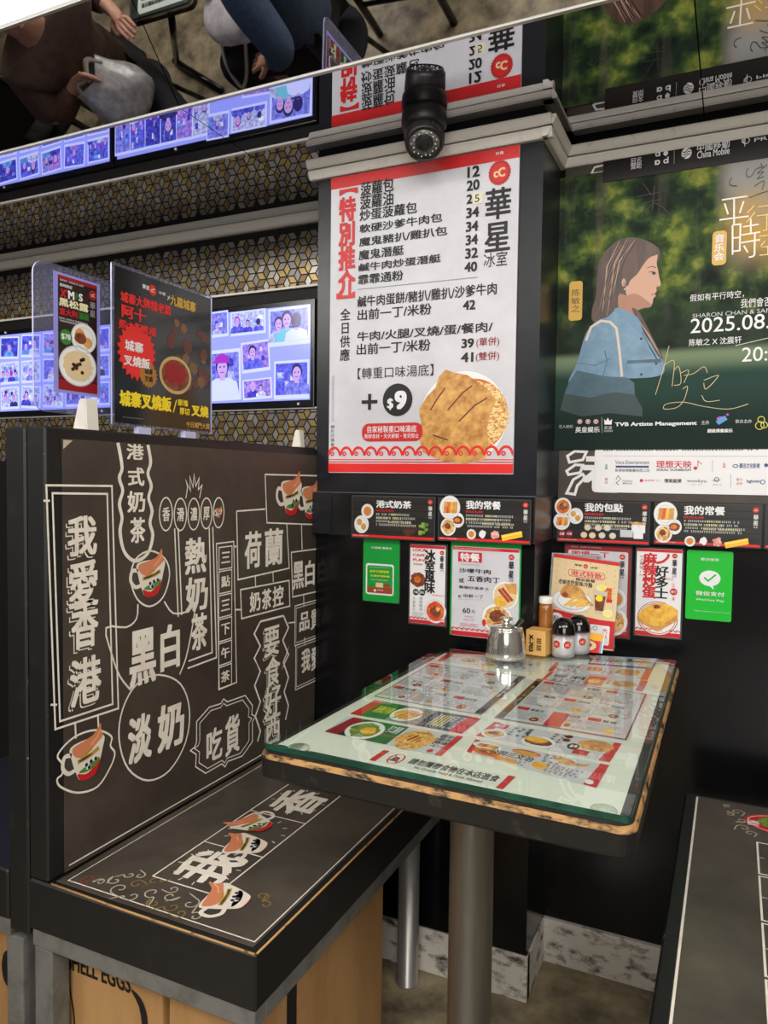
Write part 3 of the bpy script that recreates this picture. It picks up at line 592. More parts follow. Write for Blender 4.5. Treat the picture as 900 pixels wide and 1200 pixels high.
p.poly([(0.6195,1.3372), (0.6369,1.3628), (0.7024,1.3466), (0.7441,1.3426), (0.7598,1.3302), (0.7616,1.3036), (0.7190,1.3115), (0.6664,1.3004), (0.6107,1.3117)], sh2, 2.35); p.poly([(0.6107,1.3122), (0.6664,1.3015), (0.7190,1.3121), (0.7615,1.3046), (0.7775,1.2765), (0.7780,1.2574), (0.7097,1.2666), (0.6513,1.2604), (0.6016,1.2760)], sh3, 2.4)
p.blob([(0.7145,1.4873), (0.7247,1.4929), (0.7622,1.4702), (0.7721,1.4405), (0.7630,1.4391), (0.7410,1.4640)], M('collar_print', (104, 142, 172), .4), 2.6); p.line([(0.7722,1.4384), (0.7881,1.4079), (0.8091,1.3700)], .0016, sh2, 2.7); p.line([(0.6958,1.4030), (0.7016,1.3811), (0.6945,1.3492)], .002, sh2, 2.7); p.line([(0.6430,1.3789), (0.6754,1.3717), (0.7119,1.3859)], .0014, sh2, 2.7); p.rect((0.7432,1.3789), (0.8140,1.3718), sh2, 2.7)
for q in ((0.7716,1.4237), (0.8031,1.3693), (0.7736,1.3476)): p.disc(q, .0026, ink, 2.9)
p.line([(0.6553,1.4272), (0.6653,1.4563), (0.6862,1.4682), (0.7057,1.4645), (0.7197,1.4496), (0.7271,1.4011), (0.7338,1.3447)], .0052, M('strap_print', (214, 200, 184), .4), 3)
p.build('portrait', t)
p = Print(FRONT(pw-.0088))
p.rrect((0.6158,1.5599), (0.6450,1.4735), .007, gold_p, 1); p.tv('陈敏之', (0.6195,1.5432), (0.6414,1.4907), M('poster_brown_ink', (70, 56, 20), .4), 2)
p.rrect((0.9056,1.6330), (0.9327,1.5637), .0078, gold_p, 1); p.tv('音乐会', (0.9085,1.6266), (0.9297,1.5720), white, 2, .02)
tw = M('title_white_print', (240, 232, 220), .35)
for ln in ([(0.9209,1.6947), (0.9677,1.6953)], [(0.9177,1.6550), (0.9714,1.6552)], [(0.9435,1.6954), (0.9451,1.6437)], [(0.9263,1.6871), (0.9334,1.6641)], [(0.9615,1.6868), (0.9548,1.6634)],
           [(0.9424,1.6414), (0.9442,1.5818)], [(0.9424,1.6414), (0.9570,1.6413), (0.9571,1.5885), (0.9425,1.5885)], [(0.9432,1.6151), (0.9566,1.6148)], [(0.9615,1.6351), (0.9902,1.6365)], [(0.9755,1.6486), (0.9764,1.6208)], [(0.9593,1.6191), (0.9938,1.6208)], [(0.9593,1.6037), (0.9931,1.6060)], [(0.9838,1.6195), (0.9843,1.5773), (0.9814,1.5738), (0.9740,1.5733)], [(0.9642,1.5976), (0.9721,1.5829)]): p.line(ln, .0033, tw, 3)
tg = M('title_gold_print', (232, 196, 120), .35)
for ln in ([(0.9809,1.6755), (0.9687,1.6615)], [(0.9829,1.6621), (0.9679,1.6433)], [(0.9755,1.6508), (0.9756,1.6337)], [(0.9878,1.6708), (1.0174,1.6712)], [(0.9858,1.6536), (1.0198,1.6541)], [(1.0039,1.6533), (1.0048,1.6236), (0.9980,1.6224)], [(0.9915,1.6126), (1.0231,1.6129)], [(0.9929,1.6018), (0.9917,1.6083)], [(1.0028,1.6023), (0.9947,1.5931)], [(0.9961,1.5908), (1.0200,1.5901)], [(0.9933,1.5750), (1.0243,1.5749)], [(1.0078,1.5894), (1.0083,1.5746)]): p.line(ln, .0022, tg, 2.8)
sig = M('pen_ink', (50, 44, 36), .4); sg = M('gold_pen', (206, 190, 140), .3)
for ln in ([(0.9391,1.7371), (0.9345,1.7314), (0.9364,1.7221), (0.9483,1.7190)], [(0.9684,1.7516), (0.9644,1.7438), (0.9674,1.7335), (0.9751,1.7357), (0.9825,1.7472), (0.9959,1.7493)], [(0.9903,1.7565), (0.9924,1.7499)], [(1.0015,1.7526), (0.9847,1.7385), (0.9954,1.7397), (0.9850,1.7278), (0.9965,1.7303)], [(0.9797,1.7130), (0.9967,1.7218), (0.9942,1.7041)], [(0.9715,1.6917), (0.9898,1.6975), (1.0088,1.7010)], [(0.7663,1.7521), (0.7845,1.7235)], [(0.7544,1.7253), (0.8017,1.7287)], [(0.7639,1.7099), (0.8046,1.7129)], [(0.7889,1.7435), (0.7863,1.6922)], [(0.7632,1.6798), (0.7899,1.7072), (0.8201,1.6825)], [(0.6432,1.7039), (0.6564,1.7091), (0.6699,1.6976)]): p.line(smooth(ln, 4, False), .0014, sig, 3.4)
for ln in ([(0.8035,1.3031), (0.8170,1.3539), (0.8279,1.4054)], [(0.8192,1.3643), (0.8385,1.3736), (0.8373,1.3321), (0.8362,1.3192)], [(0.8391,1.3528), (0.8487,1.3601), (0.8535,1.3262), (0.8400,1.3216)], [(0.8529,1.3470), (0.8683,1.3514), (0.8594,1.3260)], [(0.8589,1.3415), (0.8781,1.3447), (0.8968,1.3577), (0.9042,1.3445)], [(0.8573,1.3131), (0.8668,1.3179), (0.8604,1.2897), (0.8462,1.2745), (0.8217,1.2726), (0.8264,1.2830), (0.8605,1.2855), (0.8992,1.2756), (0.9462,1.2687), (0.9826,1.2782)], [(0.8976,1.3295), (0.9255,1.3384), (0.9028,1.3114), (0.8977,1.3244)], [(0.8947,1.2988), (0.9036,1.2857), (0.9294,1.2874)]): p.line(smooth(ln, 4, False), .0013, sg, 3.4)
p.t('假如有平行時空，', (0.8662,1.5086), (0.9678,1.4934), white, 3); p.t('我們會否再遇見', (0.9624,1.4909), (1.0603,1.4724), white, 3); p.t('SHARON CHAN & SAMMY', (0.8721,1.4682), (1.0391,1.4596), lgrey, 3)
p.t('2025.08.', (0.8690,1.4582), (1.0159,1.4281), white, 3, .004); p.t('陈敏之 X 沈震轩', (0.8674,1.4163), (0.9660,1.4017), white, 3, .003); p.t('20:00', (0.9677,1.3926), (1.0552,1.3637), white, 3, .004); p.line([(0.9552,1.3974), (1.0165,1.4093), (1.0579,1.4153)], .0011, white, 3)
p.t('艺人经纪', (0.6001,1.2427), (0.6312,1.2355), lgrey, 3)
for k in range(3):
    c = ((0.6461,1.2495), (0.6639,1.2491), (0.6811,1.2488))[k]; p.disc(c, .0052, white, 3); p.disc(c, .0044, red, 3.2); p.t('eec'[k], (c[0]-.0026, c[1]+.0026), (c[0]+.0026, c[1]-.0026), white, 3.5, .03)
p.t('英皇娱乐', (0.6366,1.2376), (0.6897,1.2247), white, 3, .02); p.line([(0.6936,1.2583), (0.6945,1.2235)], .0007, lgrey, 3)
p.poly([(0.6998,1.2419), (0.6985,1.2538), (0.7028,1.2494), (0.7063,1.2569), (0.7102,1.2493), (0.7153,1.2535), (0.7146,1.2416)], white, 3); p.t('英皇', (0.6988,1.2386), (0.7159,1.2308), lgrey, 3); p.scrawl((0.6991,1.2300), (0.7160,1.2243), 1, lgrey, 3)
p.t('TVB Artiste Management', (0.7218,1.2458), (0.8870,1.2352), white, 3, .035); p.t('主办', (0.8953,1.2464), (0.9107,1.2379), lgrey, 3, .01); p.t('联合主办', (0.9598,1.2471), (0.9901,1.2394), lgrey, 3, .01)
p.disc((0.9329,1.2492), .0085, M('magenta_print', (180, 80, 190), .4), 3, .0048); p.poly([(0.9228,1.2438), (0.9397,1.2556), (0.9450,1.2474), (0.9286,1.2365)], M('teal_print', (70, 150, 210), .4), 3.3); p.star((0.9447,1.2575), .0035, M('magenta_print', (180, 80, 190), .4), 3.4, 5, .5); p.t('超级偶像娱乐', (0.9076,1.2287), (0.9555,1.2208), white, 3, .03)
for q, r0 in (((1.0070,1.2460), .0062), ((1.0047,1.2341), .0078), ((1.0127,1.2349), .006)): p.ring(q, r0, .0016, M('lime_print', (206, 200, 70), .4), 3, n=14)
p.build('lettering', t)
# sponsor strip across the top, clear film
t = thing('sponsor_strip', 'black glossy strip of sponsor logos above the concert poster', 'sign')
b = MB(); b.box(.683, PX1, pw-.0105, pw-.0092, 1.766, 1.834, M('strip_black', (30, 25, 28), .25), .0004); b.build('sheet', t)
p = Print(FRONT(pw-.0107))
p.t('冠名', (0.7401,1.8082), (0.7616,1.7953), white, 1); p.t('贊助', (0.7404,1.7967), (0.7619,1.7839), white, 1)
for q, k in (((0.7941,1.8074), 'a'), ((0.8103,1.8067), 'o'), ((0.7946,1.7904), 'n'), ((0.8108,1.7903), 'd')):
    p.ring(q, .0036, .0024, white, 1, .0036, 20)
    if k in 'ad': p.rect((q[0]+.003, q[1]+(.0046 if k == 'a' else .0085)), (q[0]+.0054, q[1]-.0046), white, 1.2)
    if k == 'n': p.rect((q[0]-.0054, q[1]+.0046), (q[0]-.003, q[1]-.0046), white, 1.2)
    if k == 'o': p.disc(q, .0042, white, 1.3); p.poly([(q[0]-.003, q[1]-.002), (q[0]+.003, q[1]-.002), (q[0], q[1]-.0066)], white, 1.4)
p.line([(0.8266,1.8167), (0.8275,1.7825)], .0006, lgrey, 1)
c = (0.8511,1.7998); p.disc(c, .0098, white, 1, .0115)
for k in (-1, 0, 1): p.line([(c[0]-.008, c[1]-.001+k*.0052), (c[0]-.004, c[1]-.004+k*.0052), (c[0]+.003, c[1]+.003+k*.0052), (c[0]+.008, c[1]+.0012+k*.0052)], .0016, MATS['strip_black'], 1.4)
p.t('中國移動', (0.8711,1.8145), (0.9320,1.7980), white, 1, .012); p.t('China Mobile', (0.8715,1.7994), (0.9324,1.7851), white, 1, .008)
c = (0.9609,1.8038); p.ring((c[0]+.0016, c[1]+.0018), .0056, .0014, white, 1); p.line([(c[0]-.006, c[1]+.007), (c[0]-.006, c[1]+.0), (c[0]-.001, c[1]-.004)], .0014, white, 1); p.line([(c[0]-.001, c[1]+.006), (c[0]-.001, c[1]-.009)], .0014, white, 1)
p.t('PRIMUS', (0.9769,1.8078), (1.0496,1.8007), white, 1, .004)
p.build('lettering', t)
# white sponsor board under the poster
t = thing('sponsor_board', 'white board of small sponsor logos below the concert poster', 'sign')
b = MB(); b.box(.6805, PX1, pw-.0062, pw-.0045, 1.093, 1.19, white, .0004); b.build('sheet', t)
p = Print(FRONT(pw-.0064)); dk = M('logo_ink', (60, 60, 66), .45); nb = M('navy_print', (38, 66, 130), .45)
p.scrawl((0.6985,1.1909), (1.0215,1.1830), 1, dk, 1, .7, .1, 3); p.line([(0.6989,1.1734), (1.0219,1.1720)], .0005, grey_p, 1)
p.tv('主辦', (0.7020,1.1560), (0.7087,1.1430), dk, 1); p.t('Voice Entertainment', (0.7239,1.1637), (0.7950,1.1552), dk, 1); p.rect((0.7252,1.1518), (0.7941,1.1478), nb, 1); p.t('新夢娛樂集團有限公司', (0.7244,1.1453), (0.7954,1.1382), dk, 1)
p.t('理想天映', (0.8088,1.1632), (0.8790,1.1472), M('crimson_print', (206, 44, 70), .45), 1, .018); p.t('IDEAL SUNBEAM', (0.8103,1.1458), (0.8782,1.1410), dk, 1, .015)
cr = MATS['crimson_print']; p.disc((0.8867,1.1473), .0038, cr, 1); p.line([(0.8914,1.1494), (0.8910,1.1628), (0.8989,1.1556)], .0013, cr, 1)
p.line([(0.9190,1.1639), (0.9197,1.1402)], .0008, grey_p, 1); p.tv('協辦', (0.9384,1.1588), (0.9443,1.1476), cr, 1)
p.ring((0.9627,1.1522), .0045, .0015, nb, 1, .003); p.t('騰迅文化影視', (0.9699,1.1579), (1.0074,1.1479), nb, 1, .015); p.star((1.0189,1.1540), .005, blue_p, 1, 6, .6)
p.tv('聯合', (0.7028,1.1255), (0.7095,1.1114), cr, 1); p.line([(0.7265,1.1214), (0.7310,1.1302), (0.7364,1.1226), (0.7273,1.1139), (0.7326,1.1096)], .0012, dk, 1); p.t('YOUR DAY', (0.7396,1.1205), (0.7614,1.1165), dk, 1); p.t('夢享文化', (0.7408,1.1151), (0.7605,1.1111), dk, 1)
p.disc((0.7797,1.1199), .0036, cr, 1); p.scrawl((0.7867,1.1232), (0.8161,1.1172), 1, cr, 1, .6); p.t('博美娛樂', (0.8258,1.1247), (0.8605,1.1157), dk, 1, .02); p.t('wonkyu', (0.8709,1.1242), (0.9086,1.1154), dk, 1); p.scrawl((0.8799,1.1139), (0.9002,1.1111), 1, grey_p, 1)
c = (0.9282,1.1239); p.ring(c, .0042, .0013, dk, 1); p.line([(0.9198,1.1217), (0.9357,1.1229)], .001, dk, 1); p.scrawl((0.9210,1.1145), (0.9379,1.1117), 1, dk, 1)
p.line([(0.9544,1.1354), (0.9552,1.1089)], .0008, grey_p, 1); p.t('官方', (0.9653,1.1274), (0.9765,1.1214), cr, 1); p.t('合作', (0.9656,1.1192), (0.9768,1.1133), cr, 1); p.t('bglotin', (0.9846,1.1245), (1.0084,1.1168), nb, 1, .02); p.ring((1.0137,1.1199), .004, .0014, blue_p, 1)
p.build('lettering', t)

# ================================================================== LEDGES AND CARDS
ledge_m = M('ledge_black', (18, 18, 20), .25, n=((30, 30, 33), 12, .5, .7)); ledge_end = M('ledge_end_brown', (58, 46, 40), .3, n=((34, 30, 28), 14, .4, .7))
t = thing('display_ledge', 'narrow black ledge round the column carrying two dark menu cards', 'ledge')
b = MB(); b.box(.064, .590, -.020, .1, .985, 1.0825, ledge_m, .001); b.build('body', t)
b = MB(); b.box(.5902, .5925, -.020, WY-.021, .985, 1.0825, ledge_end, .0006); b.build('end_panel', t)
b = MB(); b.box(.060, .592, -.0215, .0, 1.0826, 1.0845, M('ledge_lip', (92, 92, 94), .3)); b.build('top_lip', t)
b = MB(); b.box(.064, .115, -.0222, -.0203, .987, 1.08, col_paint); b.build('end_patch', t)
t = thing('display_ledge', 'long black ledge along the recess carrying dark menu cards', 'ledge')
b = MB(); b.box(.5926, 1.9, WY-.020, WY, .985, 1.076, ledge_m, .001); b.build('body', t)
plank = M('dark_plank_print', (50, 47, 45), .3, n=((34, 32, 31), 30, .4, .7), stretch=(.1, 1, 1)); card_edge = M('card_sleeve', (70, 70, 72), .2)
def ledge_card(label, plane, f, x0, x1, z1, z0, title, sub, tl, br, draw, tx):
    """tl, br: title box; tx: (x0, x1) of the small print"""
    t = thing('menu_card', label, 'menu card', group='dark menu cards on the ledges')
    b = MB(); b.box(x0, x1, plane-.0025, plane-.0005, z0, z1, card_edge, .0004); b.build('sleeve', t)
    h = z1-z0; p = Print(FRONT(plane-.0027)); p.rect((x0+.0025, z1-.003), (x1-.0025, z0+.003), plank, .5)
    for k in range(1, 6): p.line([(x0+.003, z1-h*k/6), (x1-.003, z1-h*k/6)], .0018, ink, .8)
    p.rect((x0+.0025, z0+h*.085), (x1-.0025, z0+.003), bred, 1); p.build('board_print', t)
    p = Print(FRONT(plane-.0027)); p.t(title, tl, br, white, 3, .035); zz = br[1]
    p.t(sub, (tl[0], zz-h*.035), (tl[0]+(br[0]-tl[0])*.5, zz-h*.085), bred, 3, .02)
    wy = M('pale_yellow_print', (236, 228, 150), .45)
    p.scrawl((tx[0], zz-h*.11), (tx[1], zz-h*.43), 4, lgrey, 3, .8, .4, len(title)+int(x0*100)); 
    for k, (a, c) in enumerate(((.35, .62), (0, .6), (.3, 1.))): p.scrawl((tx[0]+(tx[1]-tx[0])*a, zz-h*(.11+.09*k)), (tx[0]+(tx[1]-tx[0])*c, zz-h*(.185+.09*k)), 1, wy, 3.3, .8, .4, k)
    q = x1-.0165; logo(p, (q+.005, z1-.0115), .0062, 3); p.tv('華星', (q, z1-.02), (q+.0105, z1-.043), white, 3, .02); p.t('冰室', (q+.001, z1-.044), (q+.009, z1-.048), white, 3)
    p.scrawl((x0+.006, z0+h*.075), (x0+.045, z0+h*.045), 1, white, 3, .7); p.build('lettering', t)
    p = Print(FRONT(plane-.0027)); draw(p); p.build('dish_pictures', t); return t
def d1(p):
    dish(p, (0.2104,1.0428), .0155, 'tea', ry=.0165); dish(p, (0.1956,1.0126), .0185, 'bread', ry=.0205); p.disc((0.3136,1.0027), .015, choc, 2, .0135, jag=.06)
    for k in range(9): p.disc(((0.3475,1.0078)[0]+.008*sin(k*2.1), (0.3475,1.0078)[1]+.011*cos(k*1.7)), .0048, greens, 2+.05*k, .0035)
ledge_card('dark milk tea menu card at the end of the column ledge', -.0222, 'N', .169, .3745, 1.0785, .981, '港式奶茶', 'HONG KONG STYLE MILK TEA', (0.2321,1.0682), (0.3185,1.0513), d1, ((0.2325,1.0435)[0], (0.3356,1.0466)[0]))
def d2(dx, pf):
    def f(p):
        q = lambda a, c: (a[0]+dx[0], a[1]+dx[1])
        dish(p, q((0.4085,1.0565), 0), .0235, 'sandwich', ry=.026); dish(p, q((0.4055,1.0147), 0), .0175, 'noodle', ry=.0195); dish(p, q((0.4269,1.0299), 0), .0145, 'meat', ry=.016)
        dish(p, q((0.4579,1.0011), 0), .0105, 'tea', ry=.011); p.disc(q((0.4831,1.0026), 0), .008, white, 2, .008, jag=.25, n=14); p.disc(q((0.5101,1.0018), 0), .009, M('pink_print', (206, 120, 110), .45, n=((240, 190, 180), 90, .4, .6)), 2, .009, jag=.25, n=14)
        a, c = q((0.5247,0.9955), 0), q((0.5674,1.0063), 0); p.line([a, c], .0125, M('butter_print', (246, 196, 50), .45), 2); p.line([(a[0], a[1]+.003), (c[0], c[1]+.003)], .003, M('butter_light_print', (255, 224, 110), .45), 2.4)
    return f
ledge_card('dark set meal menu card on the column ledge, nearest the corner', -.0222, 'N', .381, .5855, 1.0775, .984, '我的常餐', 'REGULAR', (0.4448,1.0727), (0.5214,1.0546), d2((0, 0), 0), ((0.4453,1.0499)[0], (0.5689,1.0536)[0]))
def d3(p):
    dish(p, (0.6167,1.0596), .0185, 'broth', ry=.02); dish(p, (0.6145,1.0267), .0185, 'sandwich', ry=.0195); dish(p, (0.6448,1.0397), .0165, 'bread', ry=.018)
    for c in ((0.6715,1.0152), (0.6943,1.0150), (0.7136,1.0157), (0.6638,0.9984), (0.6822,0.9980), (0.7027,0.9989), (0.7252,0.9988)): p.disc(c, .0072, lgrey if c[0] > .7 else tan_p, 2, .0068); p.disc(c, .0052, M('bun_print', (226, 214, 186), .45), 2.3, .0048)
    for a, c, m in (((0.7643,1.0292), (0.7921,1.0074), white), ((0.7410,1.0128), (0.7674,0.9972), lgrey), ((0.7687,1.0076), (0.7882,0.9947), white)): p.rect(a, c, m, 2)
    p.rect((0.7643,1.0304), (0.7917,1.0245), bread, 2.4)
    for c in ((0.6158,0.9993), (0.6323,1.0000)): p.disc(c, .0078, dred, 2); p.t('出爐', (c[0]-.005, c[1]+.003), (c[0]+.005, c[1]-.003), white, 3, .02)
ledge_card('dark bread menu card, first on the recess ledge', WY-.0222, 'M', .604, .8015, 1.0745, .981, '我的包點', 'BREAD', (0.6644,1.0692), (0.7456,1.0505), d3, ((0.6650,1.0421)[0], (0.7814,1.0459)[0]))
c0_, c1_ = (0.4448,1.0727), (0.8682,1.0682)
ledge_card('dark set meal menu card, second on the recess ledge above the green payment card', WY-.0222, 'M', .8095, 1.0145, 1.0745, .985, '我的常餐', 'REGULAR', (0.8682,1.0687), (0.9464,1.0501), d2((c1_[0]-c0_[0], c1_[1]-c0_[1]-.002), 0), ((0.8690,1.0431)[0], (0.9940,1.0473)[0]))
def d5(p): dish(p, (1.047, 1.0), .02, 'noodle'); dish(p, (1.05, 1.045), .018, 'egg')
ledge_card('dark menu card at the picture edge, third on the recess ledge', WY-.0222, 'M', 1.0195, 1.22, 1.0745, .985, '我的小食', 'SNACKS', (1.09, 1.07), (1.17, 1.05), d5, (1.09, 1.2))

def card(name, label, y, x0, x1, z1, z0, body, sleeve=None, rad=.005, m=None):
    """laminated card hung flat on the wall: sleeve + printed sheet; body(p) draws"""
    t = thing(name, label, 'card' if 'card' in name else 'poster')
    if sleeve is not None:
        b = MB(); q = Print(FRONT(0)); b.box(x0-sleeve, x1+sleeve, y-.003, y-.0005, z0-sleeve, z1+sleeve, card_edge, .0006); b.build('sleeve', t); y -= .0031
    b = MB(); pts = []; r = rad
    for cx, cz, t0 in ((x1-r, z1-r, 0), (x0+r, z1-r, 90), (x0+r, z0+r, 180), (x1-r, z0+r, 270)):
        for k in range(5): a = radians(t0+22.5*k); pts.append((cx+r*cos(a), y-.0012, cz+r*sin(a)))
    b.prism(pts, (0, .0009, 0), m or white); b.build('sheet', t)
    p = Print(FRONT(y-.0013)); d = Print(FRONT(y-.0013)); body(p, d, x0, x1, z1, z0); p.build('lettering', t)
    if d.v: d.build('dish_picture', t)
    return t
wgreen = M('payment_green', (22, 190, 50), .35); wgreen2 = M('card_green', (20, 160, 62), .35)
def g1(p, d, x0, x1, z1, z0):
    p.t('打邊爐 優惠多', (0.2107,0.9612), (0.2636,0.9563), white, 2, .01); p.line([(0.1986,0.9540), (0.2754,0.9548)], .0004, wgreen, 1)
    p.rrect((0.1978,0.9221), (0.2687,0.8504), .006, white, 1.5); p.rrect((0.2015,0.9179), (0.2657,0.8545), .005, wgreen2, 2); p.scrawl((0.2064,0.9149), (0.2606,0.9128), 1, white, 3, .7)
    p.t('信用卡付款優惠', (0.2078,0.9073), (0.2572,0.9017), yellow, 3, .02); p.t('五星好禮換購', (0.2091,0.8964), (0.2586,0.8920), yellow, 3, .02); p.rect((0.2022,0.8684), (0.2657,0.8545), M('brick_red_print', (160, 70, 44), .45), 2.5)
    p.scrawl((0.2117,0.8866), (0.2563,0.8832), 2, white, 3, .7); p.rect((0.2070,0.8742), (0.2181,0.8662), green_p, 3); p.rect((0.2239,0.8787), (0.2422,0.8680), tan_p, 3); p.rect((0.2444,0.8780), (0.2589,0.8692), M('brick_red_print', (160, 70, 44)), 3); p.disc((0.2218,0.8604), .003, white, 3.3); p.scrawl((0.2278,0.8636), (0.2459,0.8595), 1, white, 3.3, .7)
card('payment_card', 'green offer card with a white rounded frame, under the column ledge', 0, .1905, .2815, .9785, .8345, g1, .0015, .005, wgreen2)
def g2(p, d, x0, x1, z1, z0):
    p.rect((x0+.0005, z1-.0005), (x1-.0005, z1-.007), red, 1); p.rect((x0, z0+.008), (x1, z0+.0005), red, 1); scallop(p, x0, x1, z0+.0095, .004, red, 9, 1)
    p.t('LOCAL', (0.3149,0.9627), (0.3528,0.9557), red, 2, .03); p.t('CAFE', (0.3151,0.9504), (0.3439,0.9446), red, 2, .03); p.t('FLAVOR', (0.3153,0.9398), (0.3644,0.9336), red, 2, .03); p.t('香港地道', (0.3166,0.9292), (0.3379,0.9251), red, 2, .01)
    p.tv('冰室風味', (0.3447,0.9605), (0.3678,0.8646), ink, 3, .035, 1.12); brand(p, (0.3796,0.9634)[0], (0.3896,0.9639)[0], z1-.010, .030)
    for c in ((0.3234,0.8643), (0.3389,0.8645)): p.disc(c, .0072, ink, 2.5); p.t('牛腩' if c[0] < .33 else '墨丸', (c[0]-.005, c[1]+.003), (c[0]+.005, c[1]-.003), white, 3, .02)
    p.tv('牛腩墨丸', (0.3155,0.8530), (0.3229,0.8214), grey_p, 2); p.tv('撈粗麵湯', (0.3316,0.8543), (0.3402,0.8229), grey_p, 2); p.t('【加底另計】', (0.3634,0.8621), (0.3915,0.8590), red, 2); p.frame((0.3172,0.8182), (0.3416,0.8070), .0006, grey_p, 2); p.scrawl((0.3190,0.8168), (0.3404,0.8080), 3, grey_p, 2.4)
    dish(d, (0.3287,0.8925), .0185, 'meat', 1.2, .0235, plate=False); dish(d, (0.3708,0.8245), .0255, 'broth', 1.2, .0265); d.disc((0.3708,0.8245), .021, tomato, 1.9, .022, jag=.05); d.disc((0.3719,0.8225), .011, meat, 2.2, .011, jag=.15)
card('hanging_menu', 'narrow white hanging menu with large black characters, beside the green offer card', 0, .3085, .3925, .9705, .7945, g2, .004, .002)
b = MB()
t = thing('green_card', 'green card showing behind the white set meal menu', 'card'); b.box(.4045, .5615, -.0045, -.0028, .776, .9845, wgreen2, .0008); b.build('sheet', t)
def g3(p, d, x0, x1, z1, z0):
    p.rect((x0+.001, z1-.001), (x1-.001, z1-.0075), red, 1); p.scrawl((x0+.004, z1-.003), (x1-.04, z1-.0055), 1, white, 2, .7); p.rect((x0, z0+.011), (x1, z0+.001), red, 1); scallop(p, x0, x1, z0+.0135, .0045, red, 13, 1)
    p.rect((0.4227,0.9604), (0.4764,0.9392), red, 1.5); p.t('特餐', (0.4271,0.9586), (0.4716,0.9404), white, 2, .035); p.t('NOODLES SET', (0.4276,0.9342), (0.4728,0.9333), ink, 2, .03)
    p.t('沙嗲牛肉', (0.4245,0.9252), (0.4965,0.9154), ink, 2, .02); p.t('或', (0.4249,0.9033), (0.4370,0.8928), ink, 2, .01); p.t('五香肉丁', (0.4454,0.9099), (0.5167,0.8974), ink, 2, .02)
    p.t('雙腸炒蛋多士', (0.4252,0.8867), (0.4940,0.8804), ink, 2, .01); p.t('配', (0.4245,0.8658), (0.4311,0.8601), ink, 2, .01); p.t('出前一丁', (0.4364,0.8698), (0.4817,0.8620), ink, 2, .01); p.line([(0.4257,0.8565), (0.4828,0.8590)], .0004, grey_p, 2)
    p.t('60', (0.4348,0.8385), (0.4523,0.8275), ink, 2, .015); p.t('元', (0.4543,0.8360), (0.4631,0.8285), ink, 2, .01); p.t('熱奶茶', (0.4395,0.8212), (0.4590,0.8188), red, 2); p.line([(0.4374,0.8152), (0.4644,0.8161)], .0004, red, 2); p.scrawl((0.4374,0.8137), (0.4624,0.8108), 1, red, 2, .7); p.scrawl((0.4299,0.8057), (0.4723,0.7972), 2, red, 2, .7); brand(p, (0.5351,0.9613)[0], (0.5474,0.9620)[0], z1-.0115, .038)
    dish(d, (0.5292,0.8724), .029, 'noodle', 1.5, .0315); d.disc((0.5292,0.8724), .0245, tan_p, 2.4, .026); d.poly([(0.5261,0.8976), (0.5528,0.8995), (0.5543,0.8769), (0.5379,0.8777)], bread, 2.5); d.disc((0.5191,0.8589), .014, egg_f, 2.8, .0115, jag=.08)
    for k in (0, 1): d.line([((0.5149,0.8851)[0]+k*.007, (0.5149,0.8851)[1]+k*.003), ((0.5382,0.8594)[0]+k*.007, (0.5382,0.8594)[1]+k*.003)], .0062, M('sausage_print', (176, 66, 36), .45), 3)
    dish(d, (0.5120,0.8226), .0345, 'noodle', 1.5, .033); d.disc((0.5129,0.8278), .017, meat, 3.2, .012, jag=.2); d.disc((0.4837,0.8107), .004, red, 3.3, .008, jag=.2)
card('hanging_menu', 'white set meal menu with a red heading block, hung over a green card', -.0046, .409, .5585, .9725, .7765, g3, None, .004, board_white)
def g4(p, d, x0, x1, z1, z0):
    p.rrect((x0+.006, z1-.011), (x1-.005, z0+.006), .004, board_white, 1); p.scrawl((x0+.012, z1-.002), (x1-.06, z1-.006), 1, lgrey, 2, .7); p.rect((x0+.006, z0+.014), (x1-.005, z0+.006), red, 1.5); scallop(p, x0+.006, x1-.005, z0+.0165, .004, red, 12, 1.5)
    p.t('即場一丁', (0.6340,0.9609), (0.7157,0.9475), red, 2, .03); brand(p, (0.7381,0.9588)[0], (0.7504,0.9594)[0], z1-.0155, .034)
    dish(d, (0.7328,0.8582), .023, 'tea', 1.5, .025); dish(d, (0.7307,0.8077), .028, 'noodle', 1.5, .031); d.disc((0.7273,0.8074), .012, egg_f, 3, .012)
card('hanging_menu', 'red bordered instant noodle menu half hidden behind the tan menu stand', WY, .6205, .7615, .9735, .7735, g4, .003, .003, dred)
